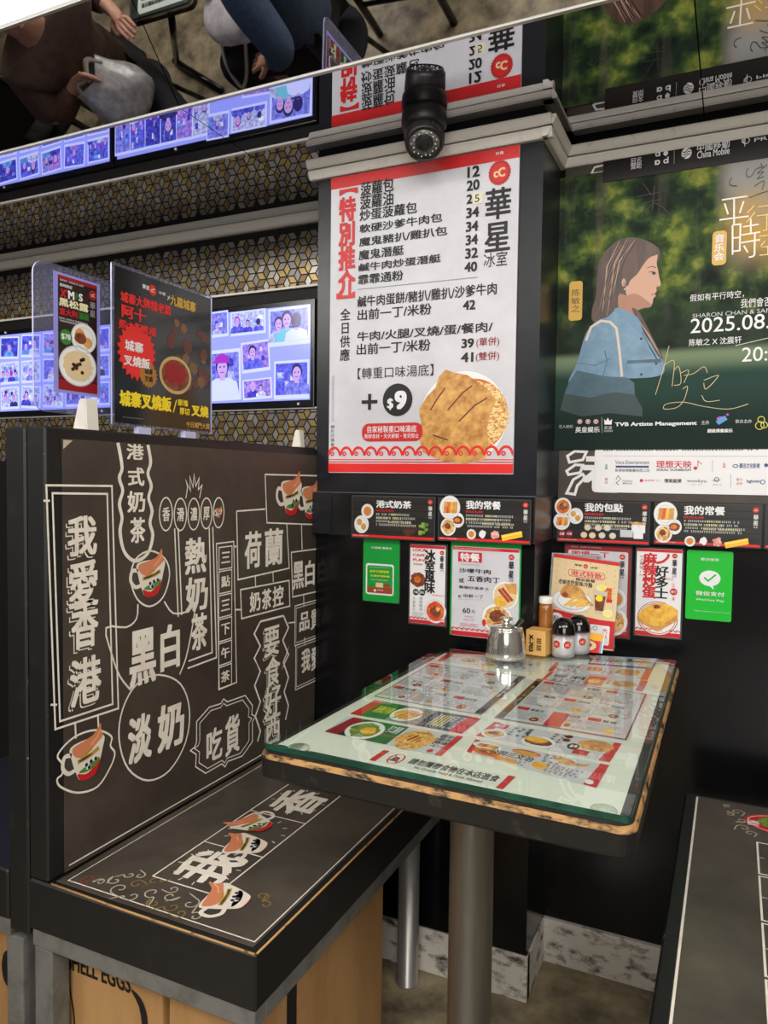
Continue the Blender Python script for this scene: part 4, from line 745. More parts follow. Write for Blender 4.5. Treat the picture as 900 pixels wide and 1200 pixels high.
def g5(p, d, x0, x1, z1, z0):
    p.rect((x0+.0005, z1-.0005), (x1-.0005, z1-.007), red, 1); p.rect((x0, z0+.010), (x1, z0+.0005), red, 1); scallop(p, x0, x1, z0+.0125, .004, red, 9, 1)
    p.tv('麻辣炒蛋', (0.7891,0.9633), (0.8146,0.8665), red, 2, .04, 1.12); p.tv('好多士', (0.8138,0.9369), (0.8394,0.8662), ink, 2, .03, 1.1); p.tv('【人辣味！】', (0.7803,0.9628), (0.7895,0.9087), dred, 2); brand(p, (0.8464,0.9618)[0], (0.8570,0.9624)[0], z1-.008, .034)
    p.line(smooth([(0.8147,0.9428), (0.8281,0.9470), (0.8369,0.9555), (0.8399,0.9637)], 4, False), [.002]+[.005]*11+[.0015], red, 2.2); p.line([(0.8389,0.9625), (0.8346,0.9646)], .001, green_p, 2.3); p.disc((0.8512,0.8832), .0075, red, 2); p.t('推介', ((0.8512,0.8832)[0]-.005, (0.8512,0.8832)[1]+.003), ((0.8512,0.8832)[0]+.005, (0.8512,0.8832)[1]-.003), white, 3, .02); p.scrawl((0.8338,0.9129), (0.8522,0.9073), 2, red, 2, .6); p.tv('川式', (0.8470,0.9018), (0.8536,0.8925), red, 2); p.tv('香辣', (0.8478,0.8726), (0.8544,0.8640), red, 2)
    c = (0.8202,0.8230); d.disc(c, .041, dred, 1, .037); d.disc(c, .0395, plate_m, 1.2, .0355); d.ring(c, .0365, .0014, red, 1.4, .0325); d.poly([(0.7785,0.8239), (0.8119,0.8478), (0.8603,0.8427), (0.8609,0.8222), (0.8220,0.7942), (0.7799,0.8123)], bread, 1.7); d.blob([(0.7806,0.8270), (0.7956,0.8441), (0.8171,0.8563), (0.8441,0.8540), (0.8615,0.8400), (0.8450,0.8213), (0.8185,0.8055), (0.7964,0.8139)], egg_f, 2); d.disc((0.8184,0.8483), .0075, meat, 2.4, .004, jag=.3)
card('hanging_menu', 'white hanging menu with red characters and egg toast, beside the green payment card', WY, .7745, .8665, .9735, .7835, g5, .0035, .002)
def g6(p, d, x0, x1, z1, z0):
    p.t('歡迎使用', (0.9030,0.9593), (0.9369,0.9534), white, 2, .012); c = (0.9212,0.9166); p.disc(c, .0205, white, 2, .0165); p.poly([(c[0]-.004, c[1]-.013), (c[0]+.006, c[1]-.015), (c[0]+.009, c[1]-.024)], white, 2.1)
    p.line([(0.9104,0.9181), (0.9178,0.9108), (0.9327,0.9252)], .0034, wgreen, 3); p.t('微信支付', (0.8947,0.8888), (0.9503,0.8796), white, 2, .015); p.t('WeChat Pay', (0.8952,0.8730), (0.9496,0.8673), white, 2, .004); p.t('(由騰訊財付通提供) 由 WeChat Pay HK 支付', (0.8928,0.8456), (0.9613,0.8471), white, 2, .005)
card('payment_card', 'bright green payment card with a white tick bubble, right of the egg toast menu', WY, .8755, .9645, .9745, .8275, g6, None, .004, wgreen)

# ================================================================== LEFT BENCH AND BACKREST
PXF = .0616; SZ = .511
t = thing('booth_partition', 'chalkboard-patterned booth backrest covered in white characters and tea cups', 'booth partition', (0, 0, 0))
b = MB(); b.box(.0215, .0600, -.772, -.001, .5115, 1.1865, black_wood, .003, worn2, 1); b.build('board', t)
b = MB(); b.box(PXF-.0015, PXF, -.742, -.001, .514, 1.170, chalk); b.build('chalk_panel', t)
b = MB(); b.prism([(PXF+.0001, -.7405, 1.168), (PXF+.0001, -.724, 1.168), (PXF+.0001, -.7405, 1.155)], (.0008, 0, 0), M('torn_paper', (196, 180, 160), .8)); b.build('torn_corner', t)
ck = cream; p = Print(SIDE(PXF)); lw = .0032
def cup(p, c, s, m0=None, ang=0., flip=1, l=2.):
    """printed milk tea cup with a splash"""
    ca, sa = cos(ang), sin(ang)
    def q(x, y): x *= flip; return (c[0]+s*(x*ca-y*sa), c[1]+s*(x*sa+y*ca))
    cw = M('cup_white_print', (240, 232, 218), .45); tea = M('tea_splash_print', (222, 138, 98), .45); tg = M('grass_print', (90, 140, 60), .45)
    p.line(smooth([q(-.42, .22), q(-.66, .26), (q(-.72, .02)), q(-.56, -.16), q(-.36, -.14)], 4, False), s*.1, cw, l)
    p.blob([q(-.5, .42), q(0, .48), q(.5, .42), q(.46, .1), q(.34, -.24), q(.2, -.44), q(-.2, -.44), q(-.34, -.24), q(-.46, .1)], cw, l+.2)
    p.blob([q(-.44, .38), q(-.1, .46), q(.2, .54), q(.40, .74), q(.42, .56), q(.47, .42), q(.24, .26), q(-.08, .08), q(-.36, .16)], tea, l+.4); p.line([q(.1, .3), q(.3, .44), q(.4, .6)], s*.04, M('tea_light_print', (246, 176, 130), .45), l+.7)
    p.blob([q(-.3, -.26), q(0, -.34), (q(.38, -.12)), q(.32, -.3), q(.18, -.46), q(-.18, -.46)], red, l+.5); p.blob([q(-.26, -.24), q(.0, -.14), q(.34, -.06), q(.3, -.2), q(0, -.3)], tg, l+.6)
    for x, y in ((-.06, -.12), (.08, -.08), (.22, -.06), (.02, -.2)): p.disc(q(x, y), s*.075, white, l+.8, s*.06, 12); p.disc(q(x+.02, y-.01), s*.045, ink, l+1, s*.05, 8)
    v = [q(-.32, .06), q(.3, .16)]; p.line([q(-.3, .02), q(-.1, .04), q(.12, .08), q(.34, .16)], s*.1, M('label_gold_print', (190, 150, 60), .45), l+.9); p.line([q(-.26, .025), q(-.1, .045), q(.12, .085), q(.3, .15)], [s*.04, s*.055, s*.03, s*.05], M('label_green_print', (46, 70, 40), .45), l+1.2)
    p.line([q(-.08, .15), q(.14, .2)], s*.05, MATS['label_gold_print'], l+1)
def bline(pts, w_=lw, closed=False): p.line(pts, w_, ck, 1, closed)
# tall sign
bline([(-0.7714,1.1009), (-0.6459,1.0995), (-0.6335,0.7363), (-0.7585,0.7395)], lw, True); bline([(-0.7608,1.0893), (-0.6558,1.0869), (-0.6459,0.7468), (-0.7500,0.7489)], lw, True)
def block3d(txt, cells, bold=.034):
    for ch, (a, c) in zip(txt, cells):
        hh = (a[1]-c[1])*.035; a = (a[0], a[1]-hh); c = (c[0], c[1]+hh)
        p.t(ch, (a[0]-.0045, a[1]-.005), (c[0]-.0045, c[1]-.005), ck, 1.2, bold); p.t(ch, (a[0]-.0028, a[1]-.0032), (c[0]-.0028, c[1]-.0032), chalk, 1.9, bold); p.t(ch, a, c, ck, 2.6, bold*.8)
block3d('我愛香港', [((-0.7344,1.0567), (-0.6778,0.9908)), ((-0.7336,0.9886), (-0.6753,0.9109)), ((-0.7287,0.9277), (-0.6756,0.8469)), ((-0.7320,0.8384), (-0.6701,0.7592))])
bline([(-0.7218,0.7373), (-0.7206,0.7135)]); bline([(-0.6769,0.7368), (-0.6756,0.7121)]); bline([(-0.7766,1.0786), (-0.7653,1.0784)]); bline([(-0.7666,0.7785), (-0.7550,0.7753)])
c = (-0.6998,0.6711); bline(smooth([(-0.7465,0.6832), (-0.7543,0.7001), (-0.7240,0.7168), (-0.6815,0.7150), (-0.6492,0.6952), (-0.6509,0.6798), (-0.6416,0.6649), (-0.6510,0.6455), (-0.6783,0.6230), (-0.7177,0.6282), (-0.7494,0.6491), (-0.7559,0.6630), (-0.7466,0.6679)], 4), lw, True); cup(p, (-0.6984,0.6746), .066)
# scalloped milk tea sign
L0 = [(-0.6333,1.1689), (-0.6241,1.1298), (-0.6304,1.1122), (-0.6227,1.0918), (-0.6306,1.0703), (-0.6244,1.0478), (-0.6292,1.0246), (-0.6191,0.9915), (-0.5948,0.9744), (-0.5652,0.9852), (-0.5530,1.0139), (-0.5599,1.0359), (-0.5547,1.0573), (-0.5633,1.0790), (-0.5564,1.0992), (-0.5650,1.1199), (-0.5580,1.1402), (-0.5649,1.1686)]
bline(smooth(L0, 4, False), .0062); p.line(smooth([(q[0]*.9+(-0.5945,1.0766)[0]*.1, q[1]) for q in L0], 4, False), .001, ck, 1)
for ch, a, c in (('港', (-0.6145,1.1687), (-0.5752,1.1428)), ('式', (-0.6114,1.1300), (-0.5735,1.0992)), ('奶', (-0.6131,1.0911), (-0.5719,1.0554)), ('茶', (-0.6068,1.0471), (-0.5720,1.0041))): p.t(ch, a, c, ck, 2, .03)
bline(smooth([(-0.6055,0.9455), (-0.5939,0.9774), (-0.5583,0.9883), (-0.5226,0.9708), (-0.5115,0.9409), (-0.5281,0.9047), (-0.5610,0.8932), (-0.5908,0.9104)], 4), lw, True); cup(p, (-0.5583,0.9412), .066)
# fragrant smooth strong row
for k, (ch, cc) in enumerate(zip('香滑濃厚 ', ((-0.5207,1.0498), (-0.4831,1.0478), (-0.4466,1.0471), (-0.4103,1.0471), (-0.3734,1.0471)))):
    p.ring(cc, .0165, lw*.8, ck, 1+.1*k, .029, 26)
    if ch != ' ': p.t(ch, (cc[0]-.0095, cc[1]+.0125), (cc[0]+.0095, cc[1]-.0125), ck, 2, .028)
cup(p, (-0.3734,1.0457), .02)
bline([(-0.4686,1.0767), (-0.4637,1.0969), (-0.4686,1.1100), (-0.4557,1.0903), (-0.4578,1.1166), (-0.4487,1.0968), (-0.4458,1.1200), (-0.4406,1.0988), (-0.4315,1.1135), (-0.4335,1.0921), (-0.4231,1.1001), (-0.4303,1.0760)], .0022)
bline([(-0.4984,1.0233), (-0.4887,0.8633)]); bline([(-0.4889,1.0228), (-0.4791,0.8651)]); bline([(-0.3909,1.0202), (-0.3788,0.7658), (-0.4631,0.7637)]); bline([(-0.4017,1.0194), (-0.3921,0.7784), (-0.4611,0.7767)])
for ch, a, c in (('熱', (-0.4714,1.0035), (-0.4099,0.9364)), ('奶', (-0.4694,0.9309), (-0.4054,0.8656)), ('茶', (-0.4533,0.8609), (-0.4073,0.7913))): p.t(ch, a, c, ck, 2, .034)
# milk bottle outline
bline(smooth([(-0.5891,0.9010), (-0.5925,0.8772), (-0.6155,0.8667), (-0.6591,0.8732), (-0.6471,0.8277), (-0.6301,0.7885), (-0.6061,0.7597)], 3, False)); bline(smooth([(-0.5253,0.8967), (-0.5021,0.8720), (-0.4633,0.8692), (-0.4431,0.8761), (-0.4532,0.8274), (-0.4681,0.7835), (-0.4848,0.7574)], 3, False))
p.t('黑', (-0.6090,0.8571), (-0.5462,0.7610), ck, 2, .036); p.t('白', (-0.5354,0.8538), (-0.4848,0.7726), ck, 2, .036)
bline(smooth([(-0.6321,0.6839), (-0.6240,0.7325), (-0.5912,0.7664), (-0.5390,0.7695), (-0.4828,0.7398), (-0.4580,0.6864), (-0.4679,0.6287), (-0.5115,0.5902), (-0.5659,0.5917), (-0.6122,0.6289)], 4), lw, True)
p.t('淡', (-0.6128,0.7124), (-0.5570,0.6317), ck, 2, .036); p.t('奶', (-0.5427,0.7125), (-0.4729,0.6289), ck, 2, .036)
# afternoon strip
bline([(-0.3798,0.9876), (-0.3249,0.9879), (-0.3135,0.7011), (-0.3695,0.7019)], lw*.8, True)
for k, ch in enumerate('三點三下午茶'):
    f0 = k/6; f1 = (k+1)/6; y0 = (-0.3731,0.9815); y1 = (-0.3159,0.6987); za = y0[1]+(y1[1]-y0[1])*f0; zb = y0[1]+(y1[1]-y0[1])*f1; xa, xb = (-0.3720,0.9814)[0], (-0.3308,0.9782)[0]
    p.frame((xa, za-.002), (xb, zb+.002), .0022, ck, 1.5); p.t(ch, (xa+.007, za-.012), (xb-.006, zb+.013), ck, 2, .03)
# holland sign
bline([(-0.3158,1.0480), (-0.2158,1.0492)]); bline([(-0.3158,1.0480), (-0.3101,0.9096), (-0.1191,0.9132), (-0.1309,1.0144)]); bline([(-0.2165,1.1225), (-0.2087,1.0197), (0.0388,1.0026)]); bline([(-0.2165,1.1225), (0.0366,1.1217)]); p.t('荷', (-0.2888,1.0044), (-0.2293,0.9277), ck, 2, .032); p.t('蘭', (-0.2167,1.0063), (-0.1459,0.9256), ck, 2, .032); cup(p, (-0.1122,1.0711), .082); cup(p, (-0.0270,1.0585), .08)
bline([(-0.2501,0.9101), (-0.2486,0.8872)]); bline([(-0.1842,0.9105), (-0.1826,0.8899)]); bline([(-0.3014,0.8880), (-0.1188,0.8855), (-0.1150,0.8270), (-0.2973,0.8284)], lw, True)
for ch, a, c in (('奶', (-0.2703,0.8780), (-0.2310,0.8359)), ('茶', (-0.2261,0.8782), (-0.1903,0.8343)), ('控', (-0.1852,0.8792), (-0.1418,0.8334))): p.t(ch, a, c, ck, 2, .032)
bline([(-0.3225,0.9776), (-0.3153,0.9770)]); bline([(-0.3181,0.8501), (-0.2999,0.8473)])
# zigzag sign
zl = [(-0.2308,0.8113), (-0.2516,0.7867), (-0.2303,0.7542), (-0.2511,0.7294), (-0.2339,0.8632), (-0.2546,0.8358), (-0.2334,0.8033), (-0.2541,0.7765), (-0.2301,0.7411), (-0.2483,0.7143), (-0.2295,0.6790), (-0.2478,0.6528), (-0.2289,0.6167), (-0.2499,0.5980), (-0.2283,0.5526)]
zl = [(-0.2308,0.8113), (-0.2528,0.7846), (-0.2302,0.7464), (-0.2509,0.7156), (-0.2295,0.6775), (-0.2477,0.6435), (-0.2261,0.5988), (-0.2471,0.5740), (-0.2337,0.5527)]
zl = [(-0.2308,0.8113), (-0.2516,0.7905), (-0.2303,0.7627), (-0.2512,0.7401), (-0.2298,0.7046), (-0.2506,0.6788), (-0.2292,0.6385), (-0.2500,0.6134), (-0.2286,0.5761), (-0.2417,0.5584)]
zr = [(-0.1415,0.8092), (-0.1203,0.7787), (-0.1437,0.7545), (-0.1195,0.7171), (-0.1430,0.6927), (-0.1197,0.7327), (-0.1402,0.7044), (-0.1188,0.6651), (-0.1364,0.6366), (-0.1180,0.6004), (-0.1296,0.5707)]
zl = [(-0.2308,0.8113), (-0.2529,0.7892), (-0.2303,0.7588), (-0.2524,0.7373), (-0.2298,0.7062), (-0.2511,0.7363), (-0.2298,0.7046), (-0.2506,0.6788), (-0.2292,0.6385), (-0.2474,0.6127), (-0.2285,0.5745), (-0.2390,0.5560)]
bline(zl, .0045); bline(zr, .0045); bline([(-0.2308,0.8113), (-0.1415,0.8092)], .0045)
for ch, a, c in (('要', (-0.2173,0.7959), (-0.1579,0.7259)), ('食', (-0.2112,0.7293), (-0.1542,0.6589)), ('好', (-0.2160,0.6663), (-0.1505,0.5914)), ('西', (-0.2099,0.5988), (-0.1526,0.5269))): block3d(ch, [(a, c)], .03)
# small signs at the right
bline([(-0.0682,1.0097), (-0.0641,0.9510)]); bline([(-0.1106,0.9483), (0.0399,0.9462)]); bline([(-0.1106,0.9483), (-0.1031,0.8458), (0.0418,0.8435)]); bline([(-0.1205,0.7894), (-0.0930,0.7864)])
for ch, a, c in (('黑', (-0.1042,0.9248), (-0.0563,0.8613)), ('白', (-0.0509,0.9230), (-0.0070,0.8619)), ('品', (-0.0745,0.8034), (-0.0287,0.7600)), ('質', (-0.0228,0.8037), (0.0188,0.7551)), ('我', (-0.0637,0.7155), (-0.0237,0.6606)), ('愛', (-0.0196,0.7134), (0.0206,0.6558))): p.t(ch, a, c, ck, 2, .032)
for a, c in (((-0.0935,0.8238), (0.0439,0.7319)), ((-0.0891,0.7316), (0.0458,0.6286))): p.frame(a, c, lw*.8, ck, 1.5); p.frame((a[0]+.005, a[1]-.006), (c[0], c[1]+.006), lw*.5, ck, 1.7)
bline([(-0.0561,0.8460), (-0.0541,0.8179)]); bline([(-0.0497,0.7433), (-0.0477,0.7233)])
# foodie badge
def badge(k, w_): 
    cx, cz = (-0.3588,0.6085); pts = [(-0.4374,0.6190), (-0.4375,0.6568), (-0.4004,0.6740), (-0.3648,0.6714), (-0.3557,0.6783), (-0.3441,0.6694), (-0.2837,0.6667), (-0.2580,0.6387), (-0.2605,0.6202), (-0.2474,0.6127), (-0.2577,0.6041), (-0.2574,0.5618), (-0.2927,0.5429), (-0.3411,0.5482), (-0.3504,0.5404), (-0.3608,0.5499), (-0.4107,0.5489), (-0.4403,0.5719), (-0.4383,0.5946), (-0.4548,0.6075), (-0.4425,0.6104)]
    bline([(cx+(q[0]-cx)*k, cz+(q[1]-cz)*k) for q in pts], w_, True)
badge(1, lw*.8); badge(.88, lw*.6); p.t('吃', (-0.4089,0.6295), (-0.3597,0.5654), ck, 2, .032); p.t('貨', (-0.3509,0.6379), (-0.3027,0.5583), ck, 2, .032)
bline([(-.735, .522), (-.005, .522)], .0024)
p.build('chalk_lettering', t)
# the neighbouring booth's backrest, back to back with it
t = thing('booth_partition', 'black back board of the next booth, back to back with the chalkboard backrest', 'booth partition')
b = MB(); b.box(-.0235, .0185, -.772, LY-.03, .42, 1.187, black_wood, .003, worn2, 1); b.build('board', t); b = MB(); b.box(-.0255, -.0236, -.74, LY-.05, .52, 1.17, chalk); b.build('chalk_panel', t)

# ------------------------------------------------------------------ left bench
t = thing('booth_bench', 'black bench with a chalkboard seat painted with swirls, left of the table', 'bench', (0, 0, 0))
b = MB(); b.box(.0195, .4295, -.772, -.004, .432, SZ-.0015, black_wood, .003, worn2, 1); b.build('seat_box', t)
b = MB(); b.box(.0640, .4180, -.7605, -.006, SZ-.0014, SZ, chalk_b, .0006); b.build('seat_panel', t)
b = MB(); b.tube([(.063, -.768, SZ-.0012), (.2, -.7705, SZ-.0016), (.427, -.7705, SZ-.0016)], .0016, worn3, 6); b.tube([(.4288, -.768, SZ-.0016), (.4288, -.3, SZ-.0016), (.4288, -.01, SZ-.0016)], .0016, worn3, 6); b.build('edge_strip', t)
b = MB(); b.box(.022, .426, -.768, -.742, .405, .4318, grey_rail, .002); b.box(.400, .426, -.742, -.01, .405, .4318, grey_rail, .002); b.box(.022, .044, -.742, -.01, .405, .4318, grey_rail, .002); b.build('rail_frame', t)
for x, y in ((.036, -.755), (.036, -.05)):
    b = MB(); b.box(x-.012, x+.025, y-.012, y+.022, 0, .405, grey_rail, .003); b.build('leg', t)
b = MB(); b.lathe([(.026, 0), (.026, .004), (.0235, .006), (.0235, .431)], (.338, -.055, 0), steel, 24); b.build('leg', t)
p = Print(TOP(SZ+.0001))
p.frame((0.0794,-0.7521), (.414, -.012), .0016, cream, 1)
p.line([(0.0814,-0.7539), (.080, -.7515), (.4135, -.7515), (.4135, -.012)], .0012, cream, 1)
ux = .2480; hw = .056       # a row of squares along the seat
sq = [(0.1861,-0.6860), (0.1821,-0.5608), (0.1816,-0.4305), (0.1800,-0.2987)]; xa, xb = (0.1861,-0.6860)[0], (0.2940,-0.6876)[0]
ys = [(0.1861,-0.6860)[1], (0.1821,-0.5608)[1], (0.1816,-0.4305)[1], (0.1800,-0.2987)[1], (0.1800,-0.2987)[1]+.135]
pz = SZ+.0001
p.build('border_lines', t)
p = Print(((0, 0, pz), Y, (-1, 0, 0)))          # (y, -x): lettering read from the aisle towards the wall
sy_ = [-.687, -.566, -.436, -.298, -.165, -.02]; sx0, sx1 = .183, .300
p.line([(sy_[0], -sx0), (-.012, -sx0)], .0026, cream, 1); p.line([(sy_[0], -sx1), (-.012, -sx1)], .0026, cream, 1)
for v in sy_[:-1]: p.line([(v, -sx0), (v, -sx1)], .0026, cream, 1)
for k, ch in ((0, '我'), (2, '香'), (3, '港')):
    a, c = sy_[k], sy_[k+1]; m_ = (c-a)*.13; p.t(ch, (a+m_, -sx0-.014), (c-m_, -sx1+.012), cream, 2, .034)
for k in range(4):
    a, c = sy_[k], sy_[k+1]; cx, cz = (a+c)/2, -(sx0+sx1)/2
    for j in range(12):
        an = 2*pi*j/12+.2; r0, r1 = .047, .055; p.line([(cx+r0*cos(an), cz+r0*sin(an)*.95), (cx+r1*cos(an), cz+r1*sin(an)*.95)], .0018, cream, 1.5)
cup(p, (-.545, -.255), .068, ang=.15); cup(p, (-.478, -.222), .066, ang=-.1, flip=-1, l=4); cup(p, (-.686, -.322), .066, ang=.1)
swc = [M('swirl_cream_print', (190, 178, 158), .5), M('swirl_red_print', (150, 60, 52), .5), M('swirl_gold_print', (140, 116, 66), .5)]
R = random.Random(5)
def swirl(c, r, a0, turn, m, tail=.0):
    pts = [(c[0]+r*(1-k/13)*cos(a0+turn*k*.55), c[1]+r*(1-k/13)*sin(a0+turn*k*.55)) for k in range(12)]
    st = (pts[0][0]-turn*r*1.6*sin(a0+.3)*-1*-1, pts[0][1]+turn*-r*1.4*cos(a0+.3)); pts = [st]+pts
    p.line(smooth(pts, 3, False), [.0008]+[.0022]*36, m, 1.5)
for c, r, a0, tn, m in (((-.742, -.105), .012, 0, 1, 1), ((-.735, -.125), .010, 2, -1, 0), ((-.722, -.142), .012, 1, 1, 0), ((-.735, -.165), .014, 3, -1, 0), ((-.715, -.178), .011, 0, 1, 2), ((-.742, -.195), .013, 2, 1, 0), ((-.722, -.215), .014, 4, -1, 0), ((-.742, -.235), .012, 1, 1, 2), ((-.718, -.245), .013, 5, -1, 0), ((-.738, -.265), .012, 2, 1, 2), ((-.72, -.282), .014, 0, -1, 0), ((-.745, -.285), .010, 3, 1, 2), ((-.742, -.308), .011, 1, -1, 0), ((-.66, -.362), .012, 4, 1, 2), ((-.675, -.378), .010, 1, -1, 2), ((-.7, -.15), .009, 2, 1, 0), ((-.698, -.196), .011, 5, 1, 2), ((-.695, -.165), .009, 0, -1, 0), ((-.702, -.235), .010, 3, 1, 0)): swirl(c, r, a0, tn, swc[m])
p.build('chalk_lettering', t)
# cartons under the bench
tape = M('black_tape', (26, 25, 26), .35)
t = thing('cardboard_box', 'brown egg carton with black print under the front of the left bench', 'box')
b = MB(); b.box(.040, .236, -.725, -.42, .001, .398, cardboard, .003); b.build('carton', t)
p = Print(FRONT(-.7252)); p.t('SHELL EGGS', (-.005+.05, .3785), (.176, .350), ink, 1, .03); p.poly(smooth([(.176, .357), (.196, .349), (.208, .325), (.206, .295), (.196, .262), (.198, .30), (.192, .335)], 3), ink, 1); p.line(smooth([(.05, .36), (.052, .32), (.06, .28), (.062, .22)], 4, False), .003, ink, 1); p.build('printing', t)
t = thing('cardboard_box', 'plain brown carton with a black tape strip, on the aisle side under the left bench', 'box')
b = MB(); b.box(.2395, .398, -.716, -.318, .001, .396, cardboard, .003); b.build('carton', t)
b = MB(); b.box(.3982, .3990, -.648, -.622, .002, .394, tape); b.build('tape_strip', t)
t = thing('cardboard_box', 'brown carton at the left picture edge, under the neighbouring bench', 'box')
b = MB(); b.box(-.36, -.046, -.725, -.4, .001, .396, cardboard, .003); b.build('carton', t); p = Print(FRONT(-.7252)); p.disc((-.088, .31), .014, ink, 1, .03); p.build('printing', t)
t = thing('booth_bench', 'black neighbouring bench on the far side of the backrest, at the left edge', 'bench')
b = MB(); b.box(-.44, -.0265, -.772, .2, .432, SZ, black_wood, .003, worn2, 1); b.build('seat_box', t); b = MB(); b.box(-.436, -.028, -.768, .19, .405, .4318, grey_rail, .002); b.build('rail_frame', t)
for x, y in ((-.040, -.765), (-.43, -.765), (-.43, .15)):
    b = MB(); b.box(x, x+.036, y, y+.036, 0, .405, grey_rail, .003); b.build('leg', t)

# ------------------------------------------------------------------ right bench
t = thing('booth_bench', 'black bench with a chalkboard seat and white squares, right of the table', 'bench')
b = MB(); b.box(.893, 1.42, -1.25, .016, .425, SZ-.0015, black_wood, .003, worn2, 1); b.build('seat_box', t)
b = MB(); b.box(.9125, 1.41, -1.24, .004, SZ-.0014, SZ, chalk_b, .0006); b.build('seat_panel', t)
b = MB(); b.box(.897, 1.41, -1.24, .012, .398, .4248, grey_rail, .002); b.build('rail_frame', t)
for x, y in ((1.36, -1.2), (1.36, -.05), (.93, -1.2)):
    b = MB(); b.lathe([(.026, 0), (.026, .004), (.0235, .006), (.0235, .398)], (x, y, 0), steel, 20); b.build('leg', t)
p = Print(TOP(SZ+.0001)); p.line([(.9155, -1.23), (.9155, -.001)], .0034, cream, 1)
rs = [-.148, -.152-.116, -.405, -.535, -.66, -.785, -.91]
for a, c in zip(rs, rs[1:]): p.frame((1.015, a-.004), (1.14, c+.004), .003, cream, 1); p.line([(1.017, (a+c)/2), (1.024, (a+c)/2)], .0014, cream, 1); p.line([(1.036, a-.006), (1.036, a-.012)], .0014, cream, 1)
c = (1.062, -.066); p.disc(c, .066, red, 1, .042); p.ring(c, .060, .0016, cream, 1.3, .037); p.disc((c[0]+.008, c[1]+.004), .052, greens, 1.6, .031); p.disc((c[0]+.02, c[1]+.014), .034, white, 2, .02, jag=.12, n=18); p.disc((c[0]+.012, c[1]+.008), .009, ink, 2.4, .007, jag=.2)
p.t('MILK', (1.001, -.066), (1.020, -.088), white, 2, .04, rot=-90)
R = random.Random(9)
for c, r, a0, tn in (((.985, -.04), .012, 0, 1), ((.972, -.055), .010, 2, -1), ((.99, -.075), .011, 4, 1), ((.968, -.022), .008, 1, 1), ((.995, -.105), .012, 3, -1), ((1.005, -.122), .010, 0, 1)): swirl(c, r, a0, tn, swc[0])
p.build('chalk_lettering', t)
p_ = None

# ================================================================== TABLE
TZ = .7495
GL = [(.399, -.716), (.873, -.725), (.868, .052), (.406, -.056)]
def rounded(q, off, r, n=5):
    cx = sum(a[0] for a in q)/4; cy = sum(a[1] for a in q)/4; P = []
    for a in q: d = Vector((1 if a[0] > cx else -1, 1 if a[1] > cy else -1)); P.append(Vector(a)+d*off)
    out = []
    for i in range(4):
        a, b_, c = P[i-1], P[i], P[(i+1) % 4]; d0 = (a-b_).normalized(); d1 = (c-b_).normalized(); cen = b_+(d0+d1)*r; s0 = b_+d0*r-cen; s1 = b_+d1*r-cen
        for k in range(n+1): v = s0.lerp(s1, k/n); v = v.normalized()*r; out.append(cen+v)
    return out
def slab(mb, levels, mats, top, bot):
    """levels: (outline, z); mats: one per band"""
    b = bmesh.new(); rings = [[b.verts.new((q.x, q.y, z)) for q in o] for o, z in levels]; used = []
    for k, (r0, r1) in enumerate(zip(rings, rings[1:])):
        for i in range(len(r0)): f = b.faces.new((r0[i], r0[(i+1) % len(r0)], r1[(i+1) % len(r0)], r1[i])); f.material_index = k
    f = b.faces.new(rings[-1]); f.material_index = len(mats); f = b.faces.new(rings[0][::-1]); f.material_index = len(mats)+1
    bmesh.ops.recalc_face_normals(b, faces=b.faces); return mb._merge(b, None, False, list(mats)+[top, bot])
t = thing('dining_table', 'black wooden cafe table with worn tan edges on a round steel post', 'table', (0, 0, 0))
b = MB(); R4 = lambda o: rounded(GL, o, .02)
slab(b, [(R4(.001), TZ-.036), (R4(.005), TZ-.032), (R4(.0062), TZ-.0065), (R4(.0045), TZ-.0015), (R4(.002), TZ)], [black_wood, M('scuffed_table_side', (27, 26, 25), .45, n=((70, 62, 52), 30, .62, .75)), worn, worn], black_wood, black_wood)
b.build('table_top', t)
b = MB(); b.lathe([(.0345, .012), (.0345, TZ-.045), (.05, TZ-.045), (.05, TZ-.0365)], (.606, -.44, 0), steel, 40); b.build('post', t)
b = MB(); b.lathe([(.19, 0), (.19, .006), (.18, .012), (.0, .013)], (.606, -.44, 0), steel, 48); b.build('base_plate', t)
t = thing('paper_underlay', 'pale paper sheet covering the table top under the glass', 'paper sheet')
b = MB(); slab(b, [([Vector(q) for q in ((0.4043,-0.6842), (0.8589,-0.6998), (0.8537,0.0724), (0.4178,-0.0673))], TZ+.0001), ([Vector(q) for q in ((0.4043,-0.6842), (0.8589,-0.6998), (0.8537,0.0724), (0.4178,-0.0673))], TZ+.0003)], [paper], M('underlay_paper', (232, 236, 226), .4), paper); b.build('sheet', t)
class QP(Print):
    def __init__(s, q, z, zz=None):
        Print.__init__(s, TOP(z)); s.q = [Vector((a[0], a[1], z if len(a) < 3 else a[2])) for a in q]; a = s.q; s.N = (a[1]-a[0]).cross(a[3]-a[0]).normalized()*-1
    def P(s, u, v, l): a, b_, c, d = s.q; return (d*(1-u)+c*u)*(1-v)+(a*(1-u)+b_*u)*v+s.N*(.00004*l if s.flat else .0003*l)
    flat = True
QUADS = []
def tmenu(label, quad, z, draw, paperm=None, grp=None):
    t = thing('table_menu', label, 'menu sheet', group=grp); p = QP(quad, z); p.rect((0, 0), (1, 1), paperm or lgrey, 0); p.build('sheet', t)
    p = QP(quad, z+.00005); d = QP(quad, z+.00005); draw(p, d); p.build('lettering', t); 
    if d.v: d.build('dish_pictures', t)
lam = M('laminate_edge_print', (196, 204, 196), .3)
